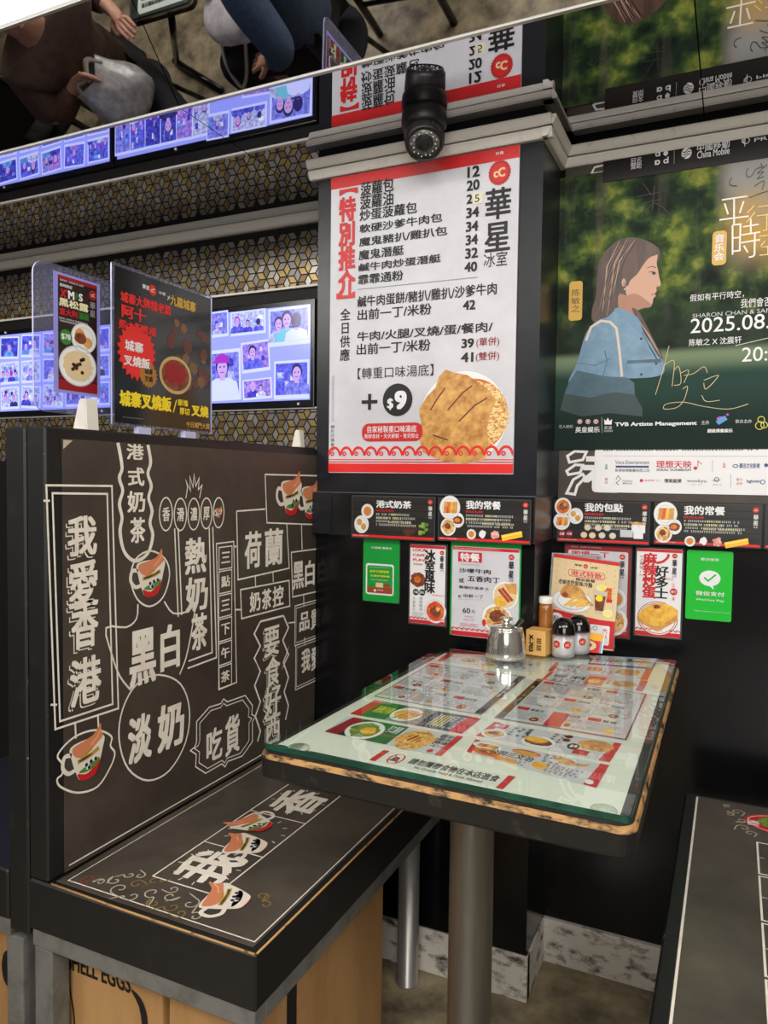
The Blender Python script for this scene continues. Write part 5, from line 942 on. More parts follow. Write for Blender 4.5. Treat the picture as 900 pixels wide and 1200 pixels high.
def big(seed, darkside):
    def f(p, d):
        R = random.Random(seed); p.frame((.01, .01), (.99, .99), .012, dred, 1); x0 = .03
        if darkside == 'R': p.rect((.93, .02), (.985, .98), ink, 1.2); p.t('精選小食', (.94, .8), (.975, .4), lgrey, 2, .01, rot=-90); cols = (.03, .33, .62, .91)
        else: p.rect((.015, .02), (.07, .98), ink, 1.2); p.t('全日美食', (.025, .8), (.06, .4), gold_p, 2, .01, rot=-90); cols = (.09, .38, .66, .97)
        for i in range(3):
            a, c = cols[i], cols[i+1]-.02
            for j, (za, zb) in enumerate(((.95, .66), (.62, .34), (.3, .04))):
                p.rect((a, za), (a+.1, za-.06), red, 1.5) if (i+j) % 2 == 0 else p.line([(a, za), (c, za)], .006, red, 1.5)
                p.t(R.choice(('招牌粉麵', '西式多士', '港式奶茶', '特色飯類', '餐蛋治', '鴛鴦')), (a+.11, za-.01), (a+.22, za-.06), ink, 2, .01)
                p.scrawl((a, za-.075), (c-.02, zb+.02), 5, dk, 1.6, .62, .45, R.randint(0, 999)); p.scrawl((c-.03, za-.075), (c, zb+.02), 5, red, 1.6, .5, .45, R.randint(0, 999))
                dish(d, (a+R.uniform(.13, .2), zb+.05), .038, R.choice(('noodle', 'bread', 'egg', 'meat', 'broth')), 2, .055, plate=R.random() < .5)
        p.rect((cols[1], .3), (cols[1]+.13, .02), red, 2) if darkside == 'L' else None
    return f
z0 = TZ+.0005
tmenu('dense red-framed price menu under the glass, left half of the table', ((0.4247,-0.1635), (0.6214,-0.1761), (0.6161,-0.4368), (0.4228,-0.4240)), z0+.0006, big(1, 'R'), board_white)
tmenu('dense red-framed price menu with dark left strip, right half of the table', ((0.6423,-0.1802), (0.8366,-0.1921), (0.8352,-0.4501), (0.6372,-0.4415)), z0+.0012, big(2, 'L'), board_white)
def fA(p, d):
    p.poly([(0, 0), (.06, 0), (.1, 1), (.02, 1)], red, 1); dish(d, (.3, .45), .14, 'rice', 2, .38); dish(d, (.52, .2), .1, 'egg', 2.5, .26); p.scrawl((.62, .8), (.95, .2), 3, dk, 1)
tmenu('partly covered food menu beneath the steel sugar pot', ((0.4199,-0.0661), (0.6194,-0.0587), (0.6261,-0.1380), (0.4288,-0.1401)), z0, fA, board_white)
def fC(p, d):
    p.rect((0, 0), (.1, 1), red, 1); p.rect((.1, 0), (.32, 1), M('leaf_green_print', (38, 110, 52), .45), 1); p.t('新鮮沙律', (.13, .75), (.28, .3), yellow, 2, .01); p.rect((.32, 0), (.6, 1), M('warm_grey_print', (150, 146, 140), .45), 1); p.rect((.6, 0), (.88, 1), M('slate_print', (86, 90, 108), .45), 1); p.rect((.88, 0), (1, 1), red, 1.2)
    dish(d, (.42, .5), .13, 'egg', 2, .42); [d.line([(.36+.05*k, .2), (.44+.05*k, .75)], .03, bread, 3+.1*k) for k in range(3)]; p.tv('鮮油多', (.60, .9), (.645, .1), ink, 2, .02); [p.line([(.67+.028*k, .15), (.68+.028*k, .85)], .016, yellow if k % 2 else lgrey, 2) for k in range(5)]; p.scrawl((.8, .9), (.87, .1), 6, lgrey, 2)
tmenu('green and grey strip menu with toast sticks under the glass', ((0.4336,-0.4402), (0.6206,-0.4507), (0.6169,-0.5301), (0.4305,-0.5231)), z0+.0002, fC, board_white)
def fD(p, d):
    p.poly([(0, 0), (.12, 0), (.17, 1), (.05, 1)], dred, 1); p.poly([(.12, 0), (.55, 0), (.55, 1), (.17, 1)], M('leaf_green_print', (38, 110, 52)), 1); p.poly([(.12, 0), (.32, 0), (.26, 1), (.17, 1)], ink, 1.2); p.t('手工薯蓉', (.42, .92), (.53, .55), white, 2, .015)
    dish(d, (.27, .45), .15, 'greens', 2, .5); dish(d, (.7, .45), .14, 'noodle', 2, .5, plate=False); [d.line([(.58+.04*k, .2+.1*(k % 2)), (.64+.04*k, .75)], .02, egg_f, 3+.1*k) for k in range(6)]
    p.t('咖哩燒汁', (.84, .95), (.9, .3), ink, 2, .02, rot=-90); p.t('烏冬撈丁', (.9, .95), (.95, .3), ink, 2, .02, rot=-90); p.rect((.95, 0), (1, 1), red, 1.2); p.disc((.89, .12), .022, red, 2, .08)
tmenu('green strip menu with fried noodles, nearest the left front corner of the glass', ((0.4340,-0.5351), (0.6230,-0.5409), (0.6207,-0.6258), (0.4359,-0.6125)), z0+.0004, fD, board_white)
def fN(p, d):
    p.rect((0, 0), (.05, 1), red, 1); p.rect((.95, 0), (1, 1), red, 1); p.t('請勿攜帶食物在本店進食', (.26, .84), (.92, .36), ink, 1, .035); p.t('No Outside Food & Drink Allowed', (.34, .28), (.84, .1), ink, 1, .02)
    p.ring((.16, .5), .05, .014, red, 2, .42); p.rect((.125, .42), (.19, .3), dk, 1.5); p.disc((.157, .52), .026, dk, 1.6, .15); p.line([(.125, .8), (.195, .2)], .012, red, 2.3)
tmenu('white notice strip with a crossed-out food sign along the front of the table', ((0.5436,-0.6390), (0.7279,-0.6473), (0.7241,-0.6912), (0.5413,-0.6808)), z0+.0003, fN, M('notice_paper', (226, 230, 222), .45))
def fE1(p, d):
    p.frame((0, 0), (1, 1), .03, blue_p, 1); p.rect((.0, 0), (1, .12), blue_p, 1.2); p.scrawl((.08, .85), (.5, .3), 3, nb, 1.3); p.rect((.55, .8), (.62, .6), nb, 1.5); dish(d, (.8, .55), .13, 'egg', 2, .3, plate=False); [p.disc((.1+.06*k, .2), .016, white, 2, .06) for k in range(14)]
tmenu('blue bordered menu corner beside the far right edge of the table', ((0.7059,0.0627), (0.8284,0.0951), (0.8262,-0.0030), (0.7075,-0.0213)), z0+.0001, fE1, M('pale_blue_print', (176, 204, 214), .45))
def fE2(p, d):
    p.rect((.93, 0), (1, 1), red, 1); p.rect((.0, 0), (.05, 1), red, 1); p.t('咖啡紅茶', (.1, .85), (.28, .5), ink, 2, .02); p.t('鮮果冰', (.36, .8), (.52, .4), red, 2, .02); p.scrawl((.08, .45), (.3, .1), 2, dk, 2); dish(d, (.8, .5), .13, 'bread', 2, .32, plate=False); d.disc((.78, .55), .12, bread, 2, .3, jag=.05); p.scrawl((.52, .5), (.66, .2), 2, dk, 2)
tmenu('food strip menu behind the salt shakers, with a sandwich at its right end', ((0.6453,-0.0390), (0.8287,-0.0053), (0.8269,-0.0956), (0.6471,-0.1162)), z0+.0004, fE2, board_white)
def fE3(p, d):
    p.rect((.93, 0), (1, 1), red, 1); p.rect((.0, 0), (.04, 1), red, 1); p.rect((.42, .1), (.6, .95), tomato, 1); p.t('咖哩豬扒', (.08, .85), (.22, .5), ink, 2, .02); p.t('沙嗲牛麵', (.25, .8), (.4, .45), ink, 2, .02); p.scrawl((.1, .4), (.38, .12), 2, dk, 2); dish(d, (.8, .5), .12, 'chicken', 2, .36, plate=False); dish(d, (.5, .5), .06, 'egg', 2, .3, plate=False); p.scrawl((.62, .7), (.7, .3), 3, dk, 2)
tmenu('food strip menu with a pork chop, just above the dense right hand price menu', ((0.6521,-0.1206), (0.8286,-0.1012), (0.8276,-0.1782), (0.6502,-0.1922)), z0+.0007, fE3, board_white)
def fG(p, d):
    p.poly([(.92, 0), (1, 0), (1, 1), (.95, 1)], red, 1); p.poly([(0, 0), (.06, 0), (.06, 1), (.0, 1)], red, 1); p.rect((.02, .92), (.14, .66), red, 1.2); p.t('推介', (.03, .9), (.12, .7), white, 2, .02); p.t('特別推介', (.3, .95), (.34, .45), ink, 2, .01, rot=-90)
    p.scrawl((.18, .9), (.36, .35), 4, ink, 1, .6); p.scrawl((.5, .95), (.62, .4), 4, ink, 1, .6); p.rect((.72, .32), (.83, .08), red, 2); p.disc((.70, .42), .045, ink, 1.6, .16); p.t('$9', (.675, .5), (.725, .34), white, 2.3, .03); [p.disc((.62, .88-.2*k), .03, choc, 1.6, .09) for k in range(2)]
    dish(d, (.1, .3), .1, 'noodle', 2, .26); dish(d, (.45, .3), .13, 'meat', 2, .32); d.disc((.42, .42), .09, egg_f, 3, .14); dish(d, (.84, .66), .13, 'chicken', 2, .34, plate=False)
tmenu('long food menu with a fried cutlet, in front of the dense right hand price menu', ((0.6430,-0.4553), (0.8301,-0.4650), (0.8254,-0.5454), (0.6376,-0.5277)), z0+.0002, fG, board_white)
def fH(p, d):
    p.poly([(.9, 0), (.99, 0), (1, 1), (.94, 1)], red, 1); p.rect((0, 0), (.04, 1), red, 1); p.t('公司三文治', (.16, .62), (.5, .34), ink, 3, .02, shear=.3); p.scrawl((.55, .95), (.7, .5), 4, dk, 1, .6); p.scrawl((.6, .5), (.85, .08), 5, dk, 1, .6); p.scrawl((.3, .3), (.45, .06), 3, dk, 1, .6); p.disc((.93, .15), .03, white, 2, .09)
    dish(d, (.12, .7), .12, 'sandwich', 2, .24); dish(d, (.14, .3), .11, 'broth', 2, .22, plate=False); d.disc((.42, .78), .11, tomato, 2, .16); d.disc((.42, .74), .1, bread, 2.3, .13); [d.disc((.26+.09*k, .16), .05, bread, 2, .12) for k in range(2)]; d.disc((.56, .3), .06, egg_f, 2, .18); d.blob([(.62, .8), (.7, .92), (.8, .8), (.88, .86), (.84, .7), (.72, .62)], fried, 2)
tmenu('food menu with sandwiches and buns, nearest the right front corner of the glass', ((0.6414,-0.5432), (0.8264,-0.5553), (0.8249,-0.6374), (0.6459,-0.5954)), z0+.0005, fH, board_white)
# the glass sheet
t = thing('glass_sheet', 'thick green-edged glass sheet covering the whole table top', 'glass', (0, 0, 0))
gclr = CLEAR('table_glass', (251, 254, 252), 1.0, .01); gedge = M('green_glass_edge', (16, 60, 48), .12, n=((34, 96, 80), 20, .5, .8), spec=.8)
t_ = gedge.node_tree; ge_ = t_.nodes.new('ShaderNodeNewGeometry'); tr_ = t_.nodes.new('ShaderNodeBsdfTransparent'); mx_ = t_.nodes.new('ShaderNodeMixShader'); tr_.inputs[0].default_value = (.75, .9, .84, 1)
t_.links.new(ge_.outputs['Backfacing'], mx_.inputs[0]); t_.links.new(t_.nodes['Principled BSDF'].outputs[0], mx_.inputs[1]); t_.links.new(tr_.outputs[0], mx_.inputs[2]); t_.links.new(mx_.outputs[0], t_.nodes['Material Output'].inputs[0])
b = MB(); G = lambda o: rounded(GL, o, .006, 3)
slab(b, [(G(-.001), TZ+.003), (G(0), TZ+.004), (G(0), TZ+.0105), (G(-.0012), TZ+.0115)], [gedge, gedge, gedge], gclr, gclr); b.build('pane', t)
GZ = TZ+.0115
for q in ((.438, -.686), (.841, -.697)):
    b = MB(); b.lathe([(.0145, TZ+.0005), (.0150, TZ+.0015), (.0145, TZ+.0028), (.012, TZ+.003), (0, TZ+.003)], (*q, 0), M('clear_pad', (176, 190, 172), .2, n=((206, 214, 200), 80, .4, .6)), 24); b.build('clear_pad', t)

# ------------------------------------------------------------------ things on the table
t = thing('sugar_pot', 'stainless steel sugar pot with a knobbed lid and a spoon handle sticking out', 'sugar pot', (.557, -.092, GZ)); loc = Vector((.557, -.092, GZ)); inv = -loc
b = MB(); b.lathe([(.034, 0), (.039, .002), (.0402, .007), (.0398, .014), (.0365, .043), (.0330, .058), (.032, .0605), (.0305, .060), (.0305, .045), (0, .045)], loc, chrome, 48); o = b.build('body', t); o.location = inv
b = MB(); b.lathe([(.0328, .0605), (.0333, .0625), (.0295, .065), (.012, .068), (.007, .07), (.006, .073), (.0095, .0755), (.0125, .078), (.012, .081), (.008, .083), (0, .0835)], loc, chrome, 40); o = b.build('lid', t); o.location = inv
b = MB(); b.prism([loc+Vector((.014, .004, .060)), loc+Vector((.019, .004, .060)), loc+Vector((.036, .002, .077)), loc+Vector((.033, .002, .081)), loc+Vector((.026, .003, .078))], (0, -.008, .003), M('spoon_steel', (120, 120, 120), .15, 1), bev=.0008); o = b.build('spoon_handle', t); o.location = inv
t = thing('paper_carton', 'small kraft carton with black print standing beside the sugar pot', 'carton')
kraft = M('kraft_board', (222, 172, 98), .55); b = MB(); b.box(.5865, .6285, -.046, -.006, GZ, GZ+.0515, kraft, .001, rot=(radians(-6), 'Z')); o = b.build('carton_body', t)
p = Print(((.6075-.0206*cos(radians(6))-.0205*sin(radians(6)), -.0262+.0206*sin(radians(6))-.0205*cos(radians(6)), GZ), (cos(radians(6)), -sin(radians(6)), 0), Z))
p.t('X-703', (.007, .043), (.016, .007), ink, 1, .05, rot=-90); p.scrawl((.0175, .036), (.019, .009), 12, ink, 1, .6)
for k in range(2):
    for i in range(3): p.rect((.023, .036-.014*k-.004*i), (.033, .0334-.014*k-.004*i), M('kraft_mark', (96, 70, 36), .6), 1)
p.build('lettering', t)
t = thing('sauce_bottle', 'small clear bottle of amber sauce with a metal cap, behind the kraft carton', 'bottle', (.612, .0125, GZ)); loc = Vector((.612, .0125, GZ)); inv = -loc
b = MB(); b.lathe([(.0125, .0), (.014, .002), (.0145, .02), (.0145, .084), (.0138, .0965), (.011, .099)], loc, M('amber_sauce', (150, 92, 40), .12, n=((172, 112, 56), 40, .4, .7), spec=.6), 32); o = b.build('bottle', t); o.location = inv
b = MB(); b.lathe([(.0142, .0995), (.0148, .1005), (.0148, .111), (.0135, .1135), (0, .114)], loc, alu, 32); o = b.build('cap', t); o.location = inv
def shaker(x, y, label, powder):
    t = thing('salt_shaker', label, 'shaker', (x, y, GZ), 'glass shakers on the table'); loc = Vector((x, y, GZ)); inv = -loc; r = .0235
    b = MB(); b.lathe([(r*.92, .0), (r, .002), (r, .0085), (r*.99, .0095), (r*.99, .046), (r*.94, .048)], loc, CLEAR('shaker_glass', (238, 242, 244), 1., .02, (224, 226, 230), .35), 40); o = b.build('jar', t); o.location = inv
    b = MB(); b.lathe([(0, .004), (r*.9, .006), (r*.9, .036), (r*.5, .039), (0, .037)], loc, powder, 32); o = b.build('salt', t); o.location = inv
    b = MB(); b.lathe([(r*1.01, .0465), (r*1.03, .0475), (r*1.01, .05), (r*.98, .057), (r*.88, .066), (r*.66, .0735), (r*.35, .078), (0, .079)], loc, M('black_plastic_cap', (16, 15, 16), .12, spec=.6), 40); o = b.build('cap', t); o.location = inv
    b = MB(); b.lathe([(r*1.005, .0445), (r*1.02, .0455), (r*1.02, .0475)], loc, M('maroon_ring', (96, 30, 40), .4), 40); o = b.build('collar', t); o.location = inv
    p = Print((loc, X, Z)); 
    for ang in (-.1, -1.05):
        c = -pi/2+.28+ang+.35
        def cyl(u, v, l, c=c): a = c+u/r; return loc+Vector(((r+.0003+.0001*l)*cos(a), (r+.0003+.0001*l)*sin(a), v))
        p.P = cyl; logo(p, (0, .027), .0078, 1)
    o = p.build('badge', t); o.location = inv
shaker(.6565, -.019, 'black-capped glass shaker of white salt with a red badge, in front of its twin', M('salt', (238, 236, 230), .7, n=((216, 206, 186), 60, .45, .7)))
shaker(.678, .026, 'second black-capped shaker, half hidden behind the front one', MATS['salt'])
# menu stand leaning at the back of the table
FY = .068
def lean(q, d=0.): return [(a[0], FY+.012*((a[1]-.762)/.24)+d, a[1]) for a in q]
t = thing('menu_stand', 'tan set-meal menu on an acrylic stand at the back of the table', 'menu stand')
qz = [(.6120, .9595), (.7500, .9475), (.7420, .7625), (.6050, .7645)]
b = MB(); b.prism([Vector(v) for v in lean([(.605, .960), (.615, .957), (.608, .7625), (.598, .7625)], .012)], (.1, .0, 0), white); b.build('rear_card', t)
b = MB(); b.prism([Vector(v) for v in lean([(qz[0][0]-.002, qz[0][1]+.0015), (qz[1][0]+.002, qz[1][1]+.0015), (qz[2][0]+.002, qz[2][1]-.001), (qz[3][0]-.002, qz[3][1]-.001)], .0006)], (0, .002, 0), CLEAR('acrylic', (240, 244, 246), 1., .03, (216, 220, 232), .12)); b.box(.61, .74, FY, FY+.05, .7612, .7632, MATS['acrylic']); b.build('acrylic_holder', t)
def QV(q): p = QP(q, 0); p.flat = False; return p
def Vn(p): return p
q3 = lean(qz); p = QV(q3); p.rect((0, 0), (1, 1), tan_p, 0); tp2 = M('tan_pattern_print', (206, 176, 118), .45)
for i in range(8):
    for j in range(9):
        if .36 < (j+.5)/9*.64+.36: c = (.07+.125*i, .40+.068*j+(.034 if i % 2 else 0)); p.star(c, .018, tp2, .3, 4, .45, .012) if c[1] < .95 else None
p.rect((0, .96), (1, 1), red, .5); p.rect((0, 0), (1, .33), red, .5); p.poly([(0, .33), (0, .39), (1, .31), (1, .30)], red, .55); p.rect((0, .012), (1, .0), tan_p, .6); p.build('sheet', t)
p = QV(q3); logo(p, (.5, .905), .035, 1, .026); p.t('華星', (.33, .92), (.44, .895), ink, 1, .02); p.t('冰室', (.57, .915), (.68, .89), ink, 1, .02); p.rrect((.24, .855), (.8, .775), .035, M('pink_red_print', (206, 70, 84), .45), 1); p.rrect((.25, .848), (.79, .782), .03, tan_p, 1.2); p.t('港式特飲', (.28, .845), (.76, .785), MATS['pink_red_print'], 1.5, .03); p.t('極品套餐', (.36, .768), (.66, .735), choc, 1, .03); p.t('老椒香野菌辣/冷麵', (.1, .73), (.62, .675), ink, 1, .02)
p.rect((.83, .70), (.92, .57), orange, 1); p.tv('特飲加', (.835, .695), (.915, .575), red, 2, .02); p.rect((.83, .575), (.93, .535), red, 1.2); p.rect((.78, .69), (.83, .6), dred, 1); p.t('配', (.06, .315), (.14, .25), ink, 2.5, .01); p.disc((.1, .28), .12, white, 2, .07); p.t('送', (.34, .25), (.46, .17), white, 2, .05); p.rrect((.56, .27), (.93, .05), .02, white, 1.5); p.line(smooth([(.6, .2), (.66, .22), (.7, .25), (.74, .24), (.72, .21), (.68, .22)], 3, False), .006, ink, 2); p.line([(.58, .19), (.62, .2)], .01, ink, 2); p.tv('汽水', (.82, .24), (.9, .12), red, 2, .02); p.scrawl((.59, .17), (.75, .13), 1, ink, 2, .6); p.build('lettering', t)
p = QV(q3); dish(p, (.33, .50), .31, 'none', 1, .13); p.blob([(.14, .58), (.2, .66), (.32, .68), (.46, .65), (.56, .55), (.66, .49), (.62, .47), (.5, .5), (.38, .53), (.2, .53)], fried, 3); p.disc((.22, .56), .05, M('crisp_brown_print', (150, 70, 30), .45), 3.2, .028, jag=.2)
R = random.Random(2)
for k in range(8): a = R.uniform(-.5, .9); x = .3+.03*k; p.line([(x-.08, .44+.01*(k % 3)), (x+.1*cos(a), .47+.09*sin(abs(a))+.012)], .022, M('chip_print', (240, 190, 84), .45), 3.3+.1*k)
p.poly([(.63, .66), (.86, .655), (.82, .40), (.69, .395)], M('drink_glass_print', (206, 196, 170), .45), 3); p.poly([(.665, .6), (.835, .6), (.81, .43), (.69, .43)], meat, 3.3); p.disc((.74, .57), .055, yellow, 3.8, .035, jag=.1); p.disc((.76, .69), .075, M('lemon_print', (244, 232, 110), .4), 3.8, .035); p.ring((.76, .69), .068, .012, white, 4, .03); p.disc((.88, .41), .075, MATS['lemon_print'], 4, .045); p.ring((.88, .415), .06, .012, white, 4.2, .034); p.build('dish_pictures', t)
t = thing('noodle_leaflet', 'small red and yellow noodle leaflet propped in front of the tan menu stand', 'leaflet')
def lean2(q): return [(a[0], .036+.008*((a[1]-.7615)/.05), a[1]) for a in q]
qn = lean2([(.674, .8025), (.729, .800), (.725, .7615), (.670, .7615)]); b = MB(); b.prism([Vector(v)+Vector((0, .0004, 0)) for v in qn], (0, .0012, 0), white); b.build('sheet', t)
p = QV(qn); p.rect((0, 0), (1, 1), bred, 0); p.rect((0, .62), (.94, 1), M('amber_print', (246, 180, 40), .45), .3); p.rect((.88, .0), (.96, .62), M('sky_print', (110, 160, 206), .45), .3); p.rect((.95, 0), (1, 1), white, .5); p.disc((.42, .34), .40, red, .6, .34); p.disc((.42, .34), .33, tan_p, .9, .26); p.disc((.42, .34), .17, meat, 1.2, .14, jag=.3, n=24); p.t('辣', (.05, .96), (.16, .7), red, 1, .04); p.t('麻辣', (.18, .94), (.34, .7), ink, 1, .05); p.build('lettering', t)
p_ = None

# ================================================================== ACRYLIC SIGNS ON THE BACKREST
acr = CLEAR('clear_acrylic_sheet', (236, 238, 250), 1., .02, (196, 200, 240), .10); acr_e = M('acrylic_edge', (196, 200, 236), .2)
def rsheet(mb, x, y0, y1, z0, z1, r, th, m, em):
    pts = []
    for cy, cz, t0 in ((y1-r, z1-r, 0), (y0+r, z1-r, 90), (y0+r, z0+r, 180), (y1-r, z0+r, 270)):
        for k in range(7): a = radians(t0+15*k); pts.append((cy+r*cos(a), cz+r*sin(a)))
    b = bmesh.new(); f0 = [b.verts.new((x, *q)) for q in pts]; f1 = [b.verts.new((x+th, *q)) for q in pts]; f = b.faces.new(f0); f.material_index = 0; f = b.faces.new(f1[::-1]); f.material_index = 0
    for i in range(len(pts)): f = b.faces.new((f0[i], f0[(i+1) % len(pts)], f1[(i+1) % len(pts)], f1[i])); f.material_index = 1
    bmesh.ops.recalc_face_normals(b, faces=b.faces); return mb._merge(b, None, False, [m, em])
t = thing('acrylic_sign', 'large dark roast pork rice poster in clear acrylic on top of the backrest', 'acrylic sign')
sxp = .030; ya, yb, za, zb = -.616, -.358, 1.199, 1.465
b = MB(); rsheet(b, sxp, ya, yb, za, zb, .004, .003, acr, acr_e); b.build('acrylic_sheet', t)
b = MB(); b.box(sxp-.004, sxp+.007, -.56, -.53, 1.187, 1.2, acr_e); b.box(sxp-.004, sxp+.007, -.44, -.41, 1.187, 1.2, acr_e); b.build('support_foot', t)
b = MB(); b.box(sxp+.0032, sxp+.0038, ya+.005, yb-.005, za+.005, zb-.005, M('dark_poster_print', (30, 28, 30), .12, n=((62, 50, 40), 11, .55, .8), spec=.7)); b.build('sheet', t)
p = Print(SIDE(sxp+.0039)); rr = M('vermilion_print', (226, 44, 40), .4)
p.t('華星', (-0.5476,1.4448), (-0.5310,1.4369), white, 1, .02); logo(p, (-.523, 1.439), .010, 1); p.t('冰室', (-0.5084,1.4421), (-0.4902,1.4368), white, 1, .01); p.line([(-0.4851,1.4309), (-0.4787,1.4402)], .001, white, 1); p.line([(-0.4851,1.4379), (-0.4787,1.4332)], .001, white, 1); p.t('九龍城寨', (-.478, 1.443), (-.408, 1.424), gold_p, 1, .03)
p.t('城寨大牌檔老闆', (-.598, 1.422), (-.477, 1.404), rr, 1, .035); p.t('阿十', (-.596, 1.401), (-.539, 1.379), rr, 1, .035); p.t('熙大街舊檔', (-.602, 1.375), (-.515, 1.360), rr, 1, .03)
c = (-0.5607,1.3266); p.star(c, .046, rr, 1, 22, .84, .0495); p.t('城寨', (-.589, 1.344), (-.546, 1.326), white, 2, .03); p.t('叉燒飯', (-.592, 1.319), (-.530, 1.301), white, 2, .03)
c = (-0.5331,1.2906); p.star(c, .022, M('bronze_print', (170, 116, 50), .4), 1, 18, .86); p.t('城寨', (c[0]-.01, c[1]+.012), (c[0]+.01, c[1]+.002), ink, 2, .02); p.t('叉燒', (c[0]-.01, c[1]-.001), (c[0]+.01, c[1]-.011), ink, 2, .02)
p.t('城寨叉燒飯', (-.601, 1.259), (-.475, 1.232), yellow, 1, .045); p.line([(-.470, 1.232), (-.461, 1.256)], .0025, yellow, 1); p.t('原塊', (-.458, 1.258), (-.430, 1.246), yellow, 1, .03); p.t('厚切', (-.453, 1.243), (-.425, 1.230), yellow, 1, .03); p.t('叉燒', (-.420, 1.252), (-.370, 1.230), yellow, 1, .045); p.t('今日城門大開', (-.435, 1.219), (-.367, 1.208), gold_p, 1, .02); p.scrawl((-0.5939,1.2152), (-0.5446,1.2128), 1, grey_p, 1, .5); p.build('lettering', t)
p = Print(SIDE(sxp+.0039)); c = (-0.4636,1.2996); R = random.Random(8)
for k in range(26): q = (c[0]+R.uniform(-.02, .085), c[1]+R.uniform(-.02, .10)); p.disc(q, R.uniform(.006, .014), M('dim_lantern_print', (96, 50, 36), .3) if k % 3 else M('dim_brown_print', (120, 84, 50), .3), .4, jag=.2, n=14)
p.disc(c, .043, M('bowl_print', (196, 170, 110), .3), 1, .034); p.disc(c, .037, meat, 1.4, .028); p.disc((c[0], c[1]+.004), .028, dred, 1.8, .02, jag=.15); p.build('dish_picture', t)
t = thing('acrylic_sign', 'clear acrylic sheet with a small Christmas truffle rice leaflet, at the backrest front end', 'acrylic sign')
b = MB(); rsheet(b, -.0025, -.740, -.50, 1.213, 1.442, .022, .003, acr, acr_e); b.build('acrylic_sheet', t)
p = Print(SIDE(.0009)); a0, a1 = (-0.6954,1.4275), (-0.6171,1.2502); q0, q1 = (-0.7041,1.4313), (-0.6103,1.2452)
p.rect(q0, q1, M('lilac_film', (150, 150, 226), .3), .3); p.rect(a0, a1, M('xmas_dark_print', (40, 26, 24), .4, n=((90, 50, 34), 40, .55, .8)), 1); p.rect(a0, (a1[0], a0[1]-.006), dred, 1.3); p.rect((a0[0], a1[1]+.016), a1, dred, 1.3); scallop(p, a0[0], a1[0], a1[1]+.018, .004, dred, 8, 1.3); p.build('leaflet', t)
p = Print(SIDE(.0009)); p.scrawl((-.692, 1.422), (-.645, 1.418), 1, white, 2, .6); p.t('限時限定', (-.692, 1.415), (-.668, 1.410), white, 2, .02); p.t("X'", (-.691, 1.407), (-.678, 1.394), red, 2, .04); p.t('M', (-.676, 1.407), (-.664, 1.394), white, 2, .04); p.t('A', (-.663, 1.407), (-.656, 1.395), green_p, 2, .04); p.t('S', (-.655, 1.407), (-.647, 1.395), white, 2, .04); logo(p, (-.626, 1.41), .008, 2); p.tv('華星', (-.633, 1.40), (-.620, 1.374), grey_p, 2, .02); p.t('黑松露', (-.694, 1.393), (-.635, 1.380), M('pale_gold_print', (240, 232, 190), .4), 2, .035); p.t('意大利', (-.693, 1.3775), (-.658, 1.3665), red, 2, .03); p.t('湯圓', (-.656, 1.3775), (-.635, 1.3665), green_p, 2, .03); p.scrawl((-.694, 1.363), (-.635, 1.355), 2, white, 2, .5)
c = (-.681, 1.333); p.disc(c, .012, green_p, 2.5); p.t('$78', (c[0]-.009, c[1]+.005), (c[0]+.009, c[1]-.005), white, 3, .03); p.build('lettering', t)
p = Print(SIDE(.0009)); dish(p, (-.645, 1.337), .026, 'bread', 1.6, .024); p.disc((-.652, 1.336), .012, meat, 2.8, .009, jag=.1); dish(p, (-.657, 1.291), .038, 'rice', 1.4, .032); p.build('dish_pictures', t)
clipm = M('white_clip_plastic', (226, 222, 210), .4)
def clip(y, x, label, s=1.):
    t = thing('sign_clip', label, 'clip'); b = MB(); w_ = .017*s; h = .052*s
    b.prism([(x-.016*s, y-w_, 1.187), (x+.016*s, y-w_, 1.187), (x+.007*s, y-w_*.7, 1.187+h), (x-.007*s, y-w_*.7, 1.187+h)], (0, w_*1.6, 0), clipm, bev=.002); b.build('clip_body', t)
    b = MB(); b.box(x+.006*s, x+.0105*s, y-w_*.5, y+w_*.2, 1.195, 1.187+h*.8, M('clip_groove', (196, 190, 176), .4), .001, rot=(radians(-9), 'Y')); b.build('clip_lever', t)
clip(-.648, .012, 'white plastic clip holding the clear acrylic leaflet sheet')
clip(-.03, .030, 'white plastic clip at the wall end of the backrest beside the column', .8)

# ================================================================== SEEN IN THE SLOPING MIRROR: the tables across the aisle
def skin_mesh(name, joints, edges, mat, parent=None, sub=2, root=0):
    names = list(joints); me = bpy.data.meshes.new(name+'_skeleton')
    me.from_pydata([joints[k][0] for k in names], [(names.index(a), names.index(b)) for a, b in edges], []); o = bpy.data.objects.new(name+'_skeleton', me); COL.objects.link(o)
    o.modifiers.new('skin', 'SKIN').use_smooth_shade = True; m = o.modifiers.new('smooth', 'SUBSURF'); m.levels = sub; m.render_levels = sub
    if not me.skin_vertices: 
        bpy.context.view_layer.objects.active = o
        bpy.ops.mesh.customdata_skin_add()
    sv = me.skin_vertices[0].data
    for i, k in enumerate(names):
        r = joints[k][1]; sv[i].radius = r if isinstance(r, tuple) else (r, r); sv[i].use_root = (i == root)
    dg = bpy.context.evaluated_depsgraph_get(); out = bpy.data.meshes.new_from_object(o.evaluated_get(dg)); out.name = name
    bpy.data.objects.remove(o); bpy.data.meshes.remove(me); out.materials.clear(); out.materials.append(mat)
    for f in out.polygons: f.use_smooth = True; f.material_index = 0
    return link(bpy.data.objects.new(name, out), parent)
